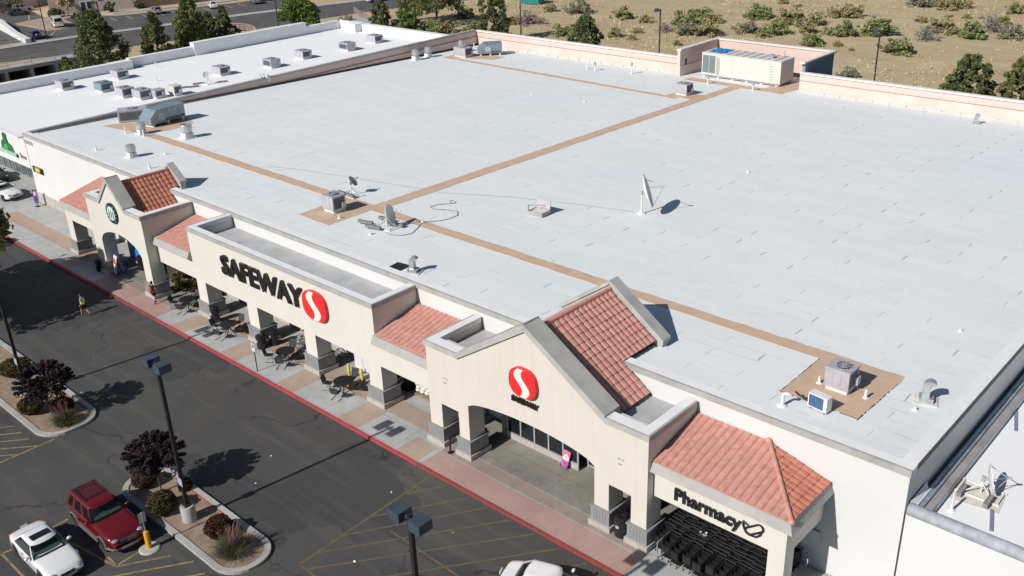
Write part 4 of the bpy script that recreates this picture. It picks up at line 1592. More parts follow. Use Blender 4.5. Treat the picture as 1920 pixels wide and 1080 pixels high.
# white ramp wall at the very left edge
mb = MB(M_WHITEW)
mb.prism([(-222, 77.0), (-206, 74.3), (-205.8, 75.5), (-222, 78.4)], 0, 1.6)
mb.add([(-206, 74.3, 0), (-185.6, 70.6, 0), (-185.6, 71.6, 0), (-206, 75.3, 0), (-206, 74.3, 1.6), (-196, 72.5, 0.9), (-185.6, 70.6, 0.9), (-185.6, 71.6, 0.9), (-196, 73.5, .9), (-206, 75.3, 1.6)],
       [(0, 1, 6, 5, 4), (1, 2, 7, 6), (2, 3, 9, 8, 7), (4, 5, 8, 9), (5, 6, 7, 8)])
one(mb, 'ramp_wall', 'low white stepped wall beside the blue car across the road', 'wall', (0, 0, 0))
rail('wall_railing', 'thin railing in front of the white stepped wall across the road', [(-200, 63.5, 0.15), (-187.3, 66.5, 0.15), (-185.9, 70.2, 0.15)], 1.2, M_RAIL, 2.6, (0.5, 1.0), 0.035)

# ------------------------------------------------------------------ signs
def shape(pts, depth, m, name, parent=None, loc=(0, 0, 0), z0=0):
    # flat outline in x,z standing in front of a wall (front at y = -depth)
    mb = MB(m)
    mb.prism_y(pts, -depth - z0, -z0)
    o = mb.build(name, parent)
    o.location = loc
    return o


def superellipse(a, b, n=2.6, k=40, skew=0.0):
    out = []
    for i in range(k):
        t = 2 * PI * i / k
        c, s = math.cos(t), math.sin(t)
        x = a * math.copysign(abs(c) ** (2 / n), c)
        z = b * math.copysign(abs(s) ** (2 / n), s)
        out.append((x + skew * z, z))
    return out


def emblem(name, label, loc, a, b):
    o = shape(superellipse(a, b, 2.5), 0.22, M_SIGNRED, name)
    o.location = loc
    tag(o, label, 'sign')
    # pale S-shaped band sweeping from top to bottom
    L, Rr = [], []
    for k in range(25):
        u = k / 24
        z = b * (0.955 - 1.91 * u)
        x = a * (-0.30 * math.sin(2 * PI * u * 0.93 + 0.25) - 0.02)
        wd = a * (0.20 + 0.10 * math.sin(PI * u))
        L.append((x - wd, z))
        Rr.append((x + wd, z))
    shape(L + Rr[::-1], 0.012, M_SIGNW, 'band', o, (0, 0, 0), 0.222)
    return o


me = text_mesh('SAFEWAY', 1.93, 0.18, M_BLACKS, bold=0.035, squeeze=1.0)
xs = [v.co.x for v in me.vertices]
zs = [v.co.z for v in me.vertices]
me.transform(Matrix.Diagonal((9.0 / (max(xs) - min(xs)), 1, 1.42 / (max(zs) - min(zs)), 1)))
o = mesh_ob('wordmark_sign', me, None, (-50.5, 30.0, 4.52))
tag(o, 'large black letters SAFEWAY across the long cream parapet', 'sign')
emblem('emblem_sign', 'large red rounded emblem with a white S after the big black letters', (-44.65, 30.097, 5.12), 1.16, 0.98)
emblem('emblem_sign', 'smaller red rounded emblem with a white S high on the main gable', (-27.30, 29.615, 6.42), 0.87, 0.80)
me = text_mesh('SAFEWAY', 0.42, 0.10, M_BLACKS, bold=0.012)
xs = [v.co.x for v in me.vertices]
me.transform(Matrix.Diagonal((1.75 / (max(xs) - min(xs)), 1, 1, 1)))
o = mesh_ob('wordmark_sign', me, None, (-27.30, 29.55, 5.14))
tag(o, 'small black letters SAFEWAY under the red emblem on the main gable', 'sign')
me = text_mesh('Pharmacy', 0.86, 0.12, M_BLACKS, bold=0.018)
xs = [v.co.x for v in me.vertices]
me.transform(Matrix.Diagonal((3.3 / (max(xs) - min(xs)), 1, 1, 1)))
o = mesh_ob('pharmacy_sign', me, None, (-17.25, 30.03, 3.36))
tag(o, 'black letters Pharmacy on the white fascia above the cart bay', 'sign')
mb = MB(M_BLACKS)
pill = []
for k in range(13):
    t = PI / 2 + PI * k / 12
    pill.append((0.17 * math.cos(t) - 0.30, 0.17 * math.sin(t)))
for k in range(13):
    t = -PI / 2 + PI * k / 12
    pill.append((0.17 * math.cos(t) + 0.30, 0.17 * math.sin(t)))
ca, sa = math.cos(R(38)), math.sin(R(38))
pill = [(x * ca - z * sa + 0.10, x * sa + z * ca + 0.06) for x, z in pill]
mb.tube([(x, -0.06, z) for x, z in pill], 0.042, 6, True)
bowl = [(-0.42, 0.26), (-0.40, 0.02), (-0.28, -0.20), (-0.06, -0.30), (0.20, -0.27), (0.38, -0.10), (0.44, 0.10)]
mb.tube([(x, -0.06, z) for x, z in bowl], 0.045, 6)
mb.tube([(-0.42, -0.06, 0.26), (-0.14, -0.06, 0.12)], 0.04, 6)
one(mb, 'mortar_sign', 'black outline mortar-and-pestle mark after the word Pharmacy', 'sign', (-15.05, 30.09, 3.62))
# round coffee sign, its figure replaced by a plain leaf-like mark
circ = superellipse(0.80, 0.80, 2.0, 36)
o = shape(circ, 0.14, mat('dark_green_sign', (0.012, 0.045, 0.03), 0.4, 0.2, 3), 'round_sign')
o.location = (-68.42, 29.297, 5.95)
tag(o, 'round green and white sign on the small gable above the arch', 'sign')
MW2 = mat('pale_green_white', (0.72, 0.80, 0.80), 0.4, 0.1, 4)
shape(superellipse(0.56, 0.56, 2.0, 30), 0.012, MW2, 'disc', o, (0, 0, 0), 0.142)
MG2 = mat('sign_green', (0.03, 0.14, 0.085), 0.4, 0.2, 4)
for k in range(3):
    s = -0.30 + 0.3 * k
    shape([(s - .05, -0.38), (s + 0.05, -0.38), (s + 0.10, -0.05), (s + 0.02, 0.34), (s - 0.06, -0.05)], 0.01, MG2, 'leaf_mark', o, (0, 0, 0), 0.156)
for k in range(14):
    t = 2 * PI * k / 14
    if k in (3, 4, 10, 11):
        continue
    shape([(0.68 * math.cos(t) + .045 * math.cos(q), 0.68 * math.sin(t) + .06 * math.sin(q)) for q in (0.3, 1.6, 2.9, 4.6)], 0.01, MW2, 'rim_mark', o, (0, 0, 0), 0.142)
# signs of the neighbouring shops on the white wall
MGR = mat('green_sign', (0.02, 0.20, 0.05), 0.35, 0.4, 3, c2=(0.012, 0.07, 0.03))
mb = MB(MGR)
mb.prism_y([(-1.2, 0), (1.5, 0), (1.15, 0.55), (0.45, 0.75), (0.28, 1.1), (0.30, 1.55), (-0.05, 1.75), (-0.4, 1.5), (-0.35, 1.0), (-0.9, 0.8), (-1.1, 0.5)], -0.15, 0)
mb.use(mat('bright_green_sign', (0.06, 0.42, 0.10), 0.35, 0.3, 3))
mb.prism_y([(-0.6, 0.08), (0.6, 0.08), (0.45, 0.45), (0, 0.6), (-0.45, 0.45)], -0.17, -0.151)
one(mb, 'tree_shaped_sign', 'green tree-shaped sign on the white wall above the shop windows', 'sign', (-98.7, 33.497, 4.55))
mb = MB(mat('mint_sign', (0.40, 0.62, 0.52), 0.4, 0.15, 2))
mb.box(-2.9, 1.9, -0.16, 0, 0, 0.32)
mb.use(MGR)
mb.box(1.9, 2.15, -0.16, 0, 0, 0.32)
one(mb, 'band_sign', 'long mint-green sign band beneath the green tree-shaped sign', 'sign', (-98.6, 33.497, 4.12))
mb = MB(M_COPE)
for k in range(5):
    mb.box(-0.9 + 0.38 * k, -0.9 + 0.38 * k + 0.28, -0.06, 0, 0, 0.34)
one(mb, 'number_sign', 'row of small grey street number digits on the white wall', 'sign', (-93.2, 33.497, 6.0))
mb = MB(mat('dusty_pink_sign', (0.45, 0.26, 0.27), 0.5, 0.3, 5))
for k, (a, h) in enumerate(((-0.6, 0.5), (-0.25, 0.3), (0.0, 0.34), (0.25, 0.3), (0.5, 0.3))):
    mb.box(a, a + 0.17, -0.06, 0, 0.0, h)
one(mb, 'letter_sign', 'small dusty-pink lettering on the white wall below the number digits', 'sign', (-95.3, 33.497, 4.2))
mb = MB(M_BLACKS)
mb.box(-1.05, 1.05, -0.12, 0, -0.28, 0.28)
mb.use(mat('sign_yellow', (0.75, 0.62, 0.04), 0.4, 0.1, 3))
mb.box(-0.55, 0.45, -0.13, -0.121, -0.17, 0.17)
mb.box(-0.7, 0.55, -0.13, -0.121, 0.20, 0.24)
one(mb, 'yellow_black_sign', 'black and yellow wall sign near the corner of the white wall', 'sign', (-92.3, 33.497, 3.62))
for px, pz, lab in ((-33.0, 4.35, 'left'), (-21.5, 4.35, 'right')):
    mb = MB(M_COPE)
    for dx, dz, wd in ((-0.22, 0.10, 0.18), (0.03, 0.10, 0.12), (-0.18, -0.18, 0.2)):
        mb.box(dx, dx + wd, -0.012, 0, dz, dz + 0.10)
    one(mb, 'faint_notice', 'faint grey notice marks on the %s pier of the main gable' % lab, 'sign', (px, 29.617, pz))

# ------------------------------------------------------------------ rooftop equipment
def ac_unit(label, x, y, z, rz=0.0, d=(1.75, 1.35, 1.15), m=None, fan=True, group=None, curb=None, name='air_conditioner', louvre='x'):
    m = m or M_AC
    t = thing(name, label, 'air conditioner', (x, y, z), rz, group)
    a, b, h = d[0] / 2, d[1] / 2, d[2]
    mb = MB(curb or M_WHITE)
    mb.box(-a + .06, a - .06, -b + .06, b - .06, 0, 0.22)
    mb.build('mounting_curb', t)
    mb = MB(m)
    mb.box(-a, a, -b, b, 0.22, h - .03)
    mb.box(-a - .025, a + .025, -b - .025, b + .025, h - 0.06, h)
    mb.box(-a - .012, -a + .02, -b - .012, b + .012, 0.24, h - .07)
    for k in range(1, 3):
        xx = -a + 2 * a * k / 3
        mb.box(xx - .012, xx + .012, -b - .014, -b, 0.28, h - 0.1)
    mb.build('cabinet', t)
    mb = MB(M_FIN)
    if louvre == 'x':
        mb.box(a, a + .014, -b + .12, b - .12, 0.34, h - .16)
    else:
        mb.box(-a + .15, a - .15, -b - .014, -b, 0.34, h - .16)
    mb.build('condenser_coil', t)
    if fan:
        mb = MB(M_BLACK)
        mb.cyl((0.05, 0, h), (0.05, 0, h + 0.05), 0.42 * d[1] / 1.35, n=20)
        f = mb.build('fan', t)
        mb = MB(M_AC)
        for r_ in (0.15, 0.28, 0.41):
            rr = r_ * d[1] / 1.35
            mb.tube([(0.05 + rr * math.cos(q * PI / 8), rr * math.sin(q * PI / 8), h + 0.07) for q in range(16)], 0.012, 4, True)
        for q in range(4):
            cc, ss = math.cos(q * PI / 4) * .42, math.sin(q * PI / 4) * .42
            mb.cyl((0.05 - cc, -ss, h + .07), (0.05 + cc, ss, h + .07), 0.012, n=4)
        mb.build('fan_guard', f)
    mb = MB(M_AC)
    mb.box(a + .015, a + .16, b - .42, b - .12, 0.35, 0.75)
    mb.cyl((a + .08, b - .2, 0.35), (a + .08, b - .2, 0.0), 0.03, n=6)
    mb.build('disconnect_box', t)
    return t


WR = 5.72
row = [('first from the shop front, nearest the far white parapet', -114.9, 46.9, 0, 1),
       ('with blue-grey casing, left end of the cluster of three', -109.9, 49.2, 0, 0),
       ('standing by the step in the far white parapet', -114.9, 53.7, 0, 1),
       ('in the middle of the cluster of three by the brown parapet', -105.1, 49.3, 0, 2),
       ('with paired boxes, right end of the cluster by the brown parapet', -102.5, 50.0, 0, 2),
       ('standing next to the small dish on the white roof', -105.9, 62.2, 0, 1),
       ('fourth back from the far corner of the white roof', -104.3, 68.4, 0, 3),
       ('third back from the far corner of the white roof', -105.5, 74.1, 0, 1),
       ('second back from the far corner of the white roof', -104.8, 80.8, 0, 3),
       ('nearest the far corner of the white roof', -105.9, 86.5, 0, 1)]
for lab, x, y, rz, kd in row:
    ac_unit('grey box air conditioner ' + lab, x, y, WR, rz, (1.8, 1.45, 1.08), M_ACB if kd == 0 else M_AC, group='air conditioners on the white roof', fan=True, louvre='y' if kd == 3 else 'x')
ac_unit('small grey box against the paired unit by the brown parapet', -101.2, 51.2, WR, 0, (1.1, 1.2, 1.0), M_AC, fan=False, group='air conditioners on the white roof')
ac_unit('white slatted box air conditioner close behind the brown parapet', -100.8, 53.1, WR, 0, (1.25, 1.0, 1.15), M_AC2, fan=False, group='air conditioners on the white roof', louvre='x')
ac_unit('lone grey air conditioner with round fan on the tan pad, strip junction', -53.8, 38.85, roof_z(38.9), 0, (1.25, 1.15, 1.28), M_AC, name='air_conditioner')
ac_unit('grey air conditioner with round fan on the ragged tan pad, near corner', -15.35, 38.2, roof_z(38.2), 0, (1.15, 1.05, 1.22), M_AC, name='air_conditioner')
ac_unit('mauve-grey open-sided air conditioner at the tan strip corner', -56.0, 87.3, roof_z(87.3), 0, (1.45, 1.25, 1.25), M_AC)
ac_unit('mauve-grey air conditioner in front of the silver vents, far corner', -91.0, 88.9, roof_z(88.9), 0, (2.1, 1.4, 1.25), M_AC)
ac_unit('dark-sided mauve air conditioner beside the long blue-grey unit', -90.9, 43.0, roof_z(43.0), R(60), (2.7, 1.5, 1.3), M_AC, louvre='y')
M_PATCH = 0


def long_unit(label, x, y, z, rz, L, W, H, m, hood=True):
    t = thing('rooftop_unit', label, 'air handler', (x, y, z), rz)
    mb = MB(M_WHITE)
    for k in range(3):
        xx = -L / 2 + 0.3 + k * (L - 0.6) / 2
        mb.box(xx - .1, xx + .1, -W / 2 + .05, W / 2 - .05, 0, 0.32)
    mb.build('support', t)
    mb = MB(m)
    c = 0.75 if hood else 0.1
    mb.prism_y([(-L / 2, 0.32), (L / 2, 0.32), (L / 2, H), (-L / 2 + c, H), (-L / 2, H - c * 0.9)], -W / 2, W / 2)
    for k in range(1, 5):
        xx = -L / 2 + c + k * (L - c) / 5
        mb.box(xx - .02, xx + .02, -W / 2 - .02, -W / 2, 0.36, H - 0.05)
    mb.box(-L / 2 + c, L / 2 + .03, -W / 2 - .03, W / 2 + .03, H, H + 0.04)
    mb.build('cabinet', t)
    mb = MB(mat('pale_access_panel', (0.46, 0.52, 0.56), 0.45, 0.1, 3))
    mb.box(-L / 2 + c + .15, -L / 2 + c + .85, -W / 2 - .03, -W / 2 - .001, 0.55, H - 0.35)
    mb.build('access_panel', t)
    mb = MB(M_FIN)
    mb.box(-L / 2 + c + 1.0, L / 2 - .2, -W / 2 - .012, -W / 2 - .001, 0.36, 0.62)
    mb.build('vent_grille', t)
    return t


long_unit('long blue-grey slope-ended air handler by the brown parapet', -88.1, 44.6, roof_z(44.6), R(100), 4.1, 1.7, 1.6, M_ACB)
long_unit('blue-grey ribbed air handler in the far corner of the roof', -89.2, 92.0, roof_z(92), R(50), 3.1, 1.8, 1.55, M_ACB, True)

# the big beige unit in its walled bay
t = thing('big_rooftop_unit', 'huge beige rooftop unit in the pink walled bay, blue tarp on top', 'air handler', (-55.0, 98.6, 4.72))
L, W = 10.0, 3.0
mb = MB(M_COPE)
mb.box(-L / 2 + .1, L / 2 - .1, -W / 2 + .1, W / 2 - .1, 0.15, 0.32)
for k in range(6):
    mb.use(M_WHITE)
    xx = -L / 2 + 0.4 + k * (L - .8) / 5
    mb.box(xx - .14, xx + .14, -W / 2 - .1, W / 2 + .1, 0, 0.15)
mb.build('support', t)
mb = MB(M_AC2)
mb.box(-L / 2, L / 2, -W / 2, W / 2, 0.32, 2.75)
mb.box(-L / 2 - .04, L / 2 + .04, -W / 2 - .04, W / 2 + .04, 2.75, 2.82)
for k in range(9):
    xx = -L / 2 + 2.1 + k * 0.95
    mb.box(xx - .015, xx + .015, -W / 2 - .015, -W / 2, 0.4, 2.7)
mb.build('cabinet', t)
mb = MB(M_COPE)
for k in range(8):
    xx = -L / 2 + 2.2 + k * 1.0
    mb.box(xx - .04, xx + .04, -W / 2 + .05, W / 2 - .05, 2.82, 2.87)
mb.build('roof_rib', t)
mb = MB(mat('condenser_mesh', (0.20, 0.225, 0.24), 0.6, 0.2, 8))
mb.box(-L / 2 + .12, -L / 2 + .92, -W / 2 - .02, -W / 2 - .001, 0.55, 2.55)
mb.box(-L / 2 + .98, -L / 2 + 1.78, -W / 2 - .02, -W / 2 - .001, 0.55, 2.55)
mb.build('condenser_coil', t)
mb = MB(M_FRAME)
for k in range(13):
    mb.box(-L / 2 + 1.92, -L / 2 + 2.35, -W / 2 - .06, -W / 2 - .001, 0.5 + k * .15, 0.58 + k * .15)
mb.build('louvre', t)
mb = MB(mat('blue_tarp', (0.015, 0.28, 0.62), 0.5, 0.25, 3))
mb.grid(lambda u, v: (-L / 2 + .45 + u * 2.1, -0.9 + v * 2.2, 2.89 + 0.045 * math.sin(u * 14) * math.sin(v * 9) + 0.03 * math.sin(u * 23 + v * 17)), 24, 20)
mb.build('tarp', t)
mb = MB(M_GALV)
mb.cyl((3.2, -0.3, 2.82), (3.2, -0.3, 3.15), 0.25, n=12)
mb.box(2.9, 3.5, -.55, -.05, 3.15, 3.22)
mb.build('flue_box', t)
mb = MB(M_COPE)
mb.cyl((4.0, 1.0, 2.82), (4.0, 1.0, 3.5), 0.05, n=6)
mb.build('flue_pipe', t)
mb = MB(M_GALV)
for k in range(6):
    mb.box(3.75, 3.8 + .28, -W / 2 - .05, -W / 2 - .002, 0.7 + k * .3, 0.74 + k * .3)
mb.build('ladder', t)
mb = MB(M_DARK)
mb.ball((0, 0, .3), (0.45, 0.35, 0.45))
one(mb, 'rooftop_bundle', 'small dark bundle behind the big beige unit', 'bundle', (-48.6, 100.6, 4.72))


def exhaust_fan(label, x, y, z, r=0.45, h=1.0, mushroom=True, group=None):
    t = thing('exhaust_fan', label, 'roof fan', (x, y, z), 0, group)
    mb = MB(M_WHITE)
    mb.cbox((0, 0, 0), (2.3 * r, 2.3 * r, 0.10))
    mb.cbox((0, 0, 0.10), (1.7 * r, 1.7 * r, h * 0.32))
    mb.build('curb', t)
    mb = MB(M_GALV)
    b = 0.10 + h * 0.32
    if mushroom:
        mb.lathe([(r * .75, b), (r * .75, b + h * .12), (r * 1.15, b + h * .12), (r * 1.12, b + h * .42), (r * 0.98, b + h * .46), (r * .98, b + h * .60), (r * .55, b + h * .66), (0.0, b + h * .68)], n=20)
    else:
        mb.lathe([(r * .7, b), (r * .7, b + h * .08), (r * 0.95, b + h * .1), (r * 1.05, b + h * .62), (r * 1.0, b + h * .66), (r * .9, b + h * .64), (r * .85, b + h * .3), (0, b + h * .3)], n=20)
    mb.build('housing', t, smooth='auto')
    mb = MB(M_AC)
    mb.box(r * .7, r * .7 + .15, -.12, .12, 0.1, 0.1 + h * .3)
    mb.build('junction_box', t)
    return t


exhaust_fan('open-topped silver exhaust fan right of the long blue-grey unit', -80.9, 43.0, roof_z(43), 0.52, 1.2, False, 'silver roof fans')
exhaust_fan('silver exhaust fan at the start of the tan strip', -85.6, 41.0, roof_z(41), 0.38, 1.05, True, 'silver roof fans')
exhaust_fan('lone silver exhaust fan nearest the white front wall', -78.7, 36.4, roof_z(36.4), 0.38, 1.05, True, 'silver roof fans')
exhaust_fan('squat silver vent, left of a pair by the brown parapet', -94.0, 83.2, roof_z(83), 0.42, 1.3, True, 'silver roof vents in the far corner')
exhaust_fan('squat silver vent, right of a pair by the brown parapet', -94.2, 85.6, roof_z(85.6), 0.42, 1.3, True, 'silver roof vents in the far corner')
exhaust_fan('tall silver vent behind the mauve unit in the far corner', -93.6, 91.2, roof_z(91), 0.42, 1.5, True, 'silver roof vents in the far corner')


def gooseneck(label, x, y, rz, s=1.0, group='gooseneck roof vents'):
    z = roof_z(y)
    t = thing('gooseneck_vent', label, 'roof vent', (x, y, z), rz, group)
    mb = MB(M_CREAMP2)
    mb.cbox((0, 0, 0), (1.0 * s, 0.9 * s, 0.05))
    mb.use(M_GALV)
    mb.cbox((0, 0, 0.05), (0.62 * s, 0.55 * s, 0.22 * s))
    mb.build('curb', t)
    mb = MB(M_GALV)
    n = 12
    pr = []
    w2 = 0.19 * s
    for side in (0.0, 1.0):
        pass
    pts_o, pts_i = [], []
    c0, R0, R1 = (0.10 * s, 0.80 * s), 0.30 * s, -0.02 * s
    pts_o.append((c0[0] - R0, 0.25 * s))
    pts_i.append((c0[0] - R1, 0.25 * s))
    for k in range(n + 1):
        a = PI - PI * 0.80 * k / n
        pts_o.append((c0[0] + R0 * math.cos(a), c0[1] + R0 * math.sin(a)))
        pts_i.append((c0[0] + R1 * math.cos(a), c0[1] + R1 * math.sin(a)))
    vs, fs = [], []
    for (a, b) in zip(pts_o, pts_i):
        vs += [(a[0], -w2, a[1]), (a[0], w2, a[1]), (b[0], w2, b[1]), (b[0], -w2, b[1])]
    for k in range(len(pts_o) - 1):
        for q in range(4):
            fs.append((k * 4 + q, k * 4 + (q + 1) % 4, k * 4 + 4 + (q + 1) % 4, k * 4 + 4 + q))
    fs.append((0, 3, 2, 1))
    e = (len(pts_o) - 1) * 4
    fs.append((e, e + 1, e + 2, e + 3))
    mb.add(vs, fs)
    mb.build('hood', t, smooth='auto')
    return t


gooseneck('silver gooseneck vent near the right edge of the grey roof', -11.95, 39.6, R(20), 1.0)
gooseneck('greenish gooseneck vent behind the black letters, beside a dark square', -40.9, 34.75, R(25), 0.95)
gooseneck('small gooseneck vent by the far pink parapet, far right', -27.9, 93.3, R(30), 0.9)
mb = MB(M_DARK)
mb.box(-0.5, 0.5, -0.45, 0.45, 0, 0.05)
mb.use(M_BLACK)
for k in range(5):
    mb.box(-.45 + k * .2, -.40 + k * .2, -.42, .42, .05, .08)
one(mb, 'roof_drain', 'flat dark square grate on the roof beside a gooseneck vent', 'drain', (-42.2, 34.75, roof_z(34.75) + .005), R(8))

# open hatch
t = thing('roof_hatch', 'open roof hatch box with raised lid near the middle of the roof', 'roof hatch', (-42.1, 47.7, roof_z(47.7)), R(4))
mb = MB(M_COPE)
mb.box(-.62, .62, -.5, -.44, 0, .32)
mb.box(-.62, .62, .44, .5, 0, .32)
mb.box(-.62, -.56, -.44, .44, 0, .32)
mb.box(.56, .62, -.44, .44, 0, .32)
mb.use(M_CREAMP2)
mb.box(-.56, .56, -.44, .44, .0, .26)
mb.build('curb', t)
mb = MB(M_AC)
mb.push(Matrix.Translation((-.6, .46, .32)) @ Matrix.Rotation(R(-12), 4, 'X'))
mb.box(0, 1.2, 0, .05, 0, .62)
mb.pop()
mb.build('lid', t)
mb = MB(M_BLACK)
mb.cyl((-.58, -.46, .3), (-.58, -.46, .75), .025, n=6)
mb.cyl((-.58, -.46, .72), (.2, .47, .6), .015, n=5)
mb.build('stay', t)


def dish(label, x, y, z, Rd, mast, az, el, skid=None, loc_z=None):
    """az: compass of the dish's view in the plane (radians from +x), el: tilt up"""
    t = thing('satellite_dish', label, 'satellite dish', (x, y, z))
    mb = MB(M_WHITE)
    if skid:
        for a in (-1, 1):
            mb.box(-0.9, 0.9, a * 0.5 - .03, a * .5 + .03, 0.02, 0.08)
            mb.box(a * .8 - .03, a * .8 + .03, -.47, .47, 0.08, 0.12)
        mb.cyl((0, .5, .08), (0, 0, mast * .7), .025, n=6)
        mb.cyl((-.6, -.5, .08), (0, 0, mast * .7), .025, n=6)
        mb.cyl((.6, -.5, .08), (0, 0, mast * .7), .025, n=6)
    else:
        mb.lathe([(0.34, 0), (0.30, 0.05), (0.14, 0.16), (0.10, 0.30)], n=14)
    mb.cyl((0, 0, 0.02), (0, 0, mast), 0.055 if Rd > 1 else .035, n=10)
    mb.build('mast', t)
    vd = Vector((math.cos(az) * math.cos(el), math.sin(az) * math.cos(el), math.sin(el)))
    c = Vector((0, 0, mast)) + vd * 0.22
    q = vd.to_track_quat('Z', 'Y').to_matrix().to_4x4()
    mb = MB(mat('dark_dish_paint', (.07, .075, .095), .5, .1, 3) if 'grey-backed' in label else M_WHITE)
    mb.push(Matrix.Translation(c) @ q)
    dep = Rd * 0.22
    prof = [(0.0, 0.0)] + [(Rd * k / 8, dep * (k / 8) ** 2) for k in range(1, 9)] + [(Rd * 1.02, dep), (Rd * 1.02, dep - .03)] + [(Rd * k / 8, dep * (k / 8) ** 2 - 0.04) for k in range(7, 0, -1)] + [(0.0, -0.05)]
    mb.lathe(prof, n=28)
    mb.pop()
    mb.build('reflector', t, smooth='auto')
    mb = MB(M_GALV)
    mb.push(Matrix.Translation(c) @ q)
    F = Rd * 1.15
    for k in range(3):
        a = 2 * PI * k / 3 + .5
        mb.cyl((Rd * .95 * math.cos(a), Rd * .95 * math.sin(a), dep), (0, 0, F), 0.018, n=5)
    mb.cyl((0, 0, F - .06), (0, 0, F + .14), 0.07 if Rd > 1 else .05, n=8)
    mb.pop()
    mb.build('feed_arm', t)
    mb = MB(M_COPE)
    mb.cbox((0, 0, mast - .12), (.14, .14, .26))
    mb.cyl((0, 0, mast), tuple(c - vd * .05), 0.06, n=8)
    mb.build('bracket', t)
    return t


dish('big white satellite dish on its own mast, middle of the roof', -36.72, 52.45, roof_z(52.45), 1.18, 1.55, R(34), R(18))
dish('medium white satellite dish on a skid with cinder blocks, by the strip junction', -48.3, 39.0, roof_z(39), 0.68, 0.85, R(30), R(20), True)
dish('small grey-backed satellite dish on a skid behind the lone air conditioner', -55.7, 41.9, roof_z(41.9), 0.42, 0.95, R(88), R(22), True)
dish('tiny satellite dish among dark blocks on the white roof', -102.9, 58.4, WR, 0.45, 0.95, R(-20), R(25), True)
dish('white satellite dish on a weighted frame, annex roof at the right edge', -8.45, 37.3, 4.5, 0.62, 0.72, R(22), R(14), True)


def block(label, x, y, z, rz, n, group):
    mb = MB(M_BLOCK)
    for k in range(n):
        mb.push(Matrix.Translation(((k - (n - 1) / 2) * .41, 0, 0)))
        mb.box(-.195, .195, -.10, -.065, 0, .19)
        mb.box(-.195, .195, .065, .10, 0, .19)
        for xx in (-.195, -.018, .158):
            mb.box(xx, xx + .037, -.065, .065, 0, .19)
        mb.pop()
    return one(mb, 'cinder_block', label, 'cinder blocks', (x, y, z), rz, group)


for i, (x, y, rz) in enumerate(((-49.75, 38.35, R(15)), (-48.6, 38.05, R(15)), (-49.2, 39.75, R(15)), (-47.85, 39.4, R(15)))):
    block(['row of grey cinder blocks, leftmost under the medium dish', 'row of grey cinder blocks, frontmost under the medium dish', 'row of grey cinder blocks, rearmost behind the medium dish',
           'row of grey cinder blocks, rightmost under the medium dish'][i], x, y, roof_z(y) + .125, rz, 3, 'cinder blocks holding the medium dish')
for i, (x, y) in enumerate(((-56.3, 41.45), (-55.25, 41.45))):
    block('dark cinder blocks weighing the %s side of the small grey dish' % ('left', 'right')[i], x, y, roof_z(y) + .125, 0, 2, 'cinder blocks at the small dish')
for i, (x, y) in enumerate(((-103.2, 55.4), (-102.6, 56.4), (-103.6, 57.6), (-102.0, 59.8))):
    block(['cinder blocks stacked nearest the white slatted box, white roof', 'cinder blocks between slatted box and tiny dish, white roof', 'cinder blocks at the left of the tiny dish, white roof',
           'cinder blocks at the right of the tiny dish, white roof'][i], x, y, WR, R(70), 3, 'cinder blocks on the white roof')
for i, (x, y) in enumerate(((-9.05, 36.75), (-7.95, 36.65))):
    block('pale cinder blocks on the %s runner of the annex dish frame' % ('left', 'right')[i], x, y, 4.6, R(90), 2, 'cinder blocks at the annex dish')
mb = MB(M_CREAMP2)
mb.box(-0.95, .95, -.8, .8, 0, .015)
one(mb, 'rubber_mat', 'pale protective mat under the annex dish frame', 'mat', (-8.45, 37.0, 4.502), R(6))
mb = MB(M_WHITE)
mb.lathe([(.18, 0), (.12, .06), (.06, .12), (.05, .9)], n=10)
one(mb, 'vent_pipe', 'white pipe stub by the annex dish', 'vent pipe', (-8.95, 35.35, 4.5))
for x, y, L, lab in ((-7.7, 36.41, 1.45, 'short grey-blue strip lying in front of the annex dish'), (-9.85, 46.4, 3.5, 'long grey-blue strip on the annex roof at the right edge')):
    mb = MB(mat('strip_grey', (.25, .26, .36), .6, .1, 3))  # low flat grey-blue strip laid on the annex roof
    mb.box(-.07, .07, -L, 0, 0, .05)
    one(mb, 'roof_strip', lab, 'conduit', (x, y, 4.5), R(17))

# mini split condenser with its line set
t = thing('mini_split', 'small white condenser with blue grille beside the ragged tan pad', 'condenser', (-15.2, 35.75, roof_z(35.7)), R(-8))
mb = MB(M_WHITE)
mb.box(-.48, .48, -.2, .2, .1, .8)
mb.build('cabinet', t)
mb = MB(mat('blue_coil', (0.03, 0.10, 0.22), 0.5, 0.3, 9))
mb.box(-.42, .30, -.212, -.2, .16, .74)
mb.use(mat('pale_blue_grille', (.22, .30, .42), .5, .1, 5))
for k in range(7):
    mb.box(-.42 + k * .11, -.41 + k * .11, -.222, -.213, .16, .74)
for k in range(5):
    mb.box(-.42, .30, -.222, -.2125, .22 + k * .12, .232 + k * .12)
mb.build('grille', t)
mb = MB(M_COPE)
mb.box(-.4, -.32, -.24, .24, 0, .1)
mb.box(.32, .4, -.24, .24, 0, .1)
mb.build('foot', t)
mb = MB(M_BLACK)
mb.tube([(-.48, 0, .4), (-.8, .02, .22), (-1.05, .0, .3), (-1.25, -.05, .42)], .045, 6)
mb.build('line_set', t)
mb = MB(M_WHITE)
mb.lathe([(.26, 0), (.2, .04), (.09, .10), (.075, .5)], n=12)
mb.tube([(0, 0, .5), (0.03, 0, .62), (.14, 0, .66), (.26, 0, .62)], .075, 8)
one(mb, 'pipe_hood', 'white curved pipe hood feeding the small condenser', 'pipe', (-16.6, 35.0, roof_z(35.0)), R(25))

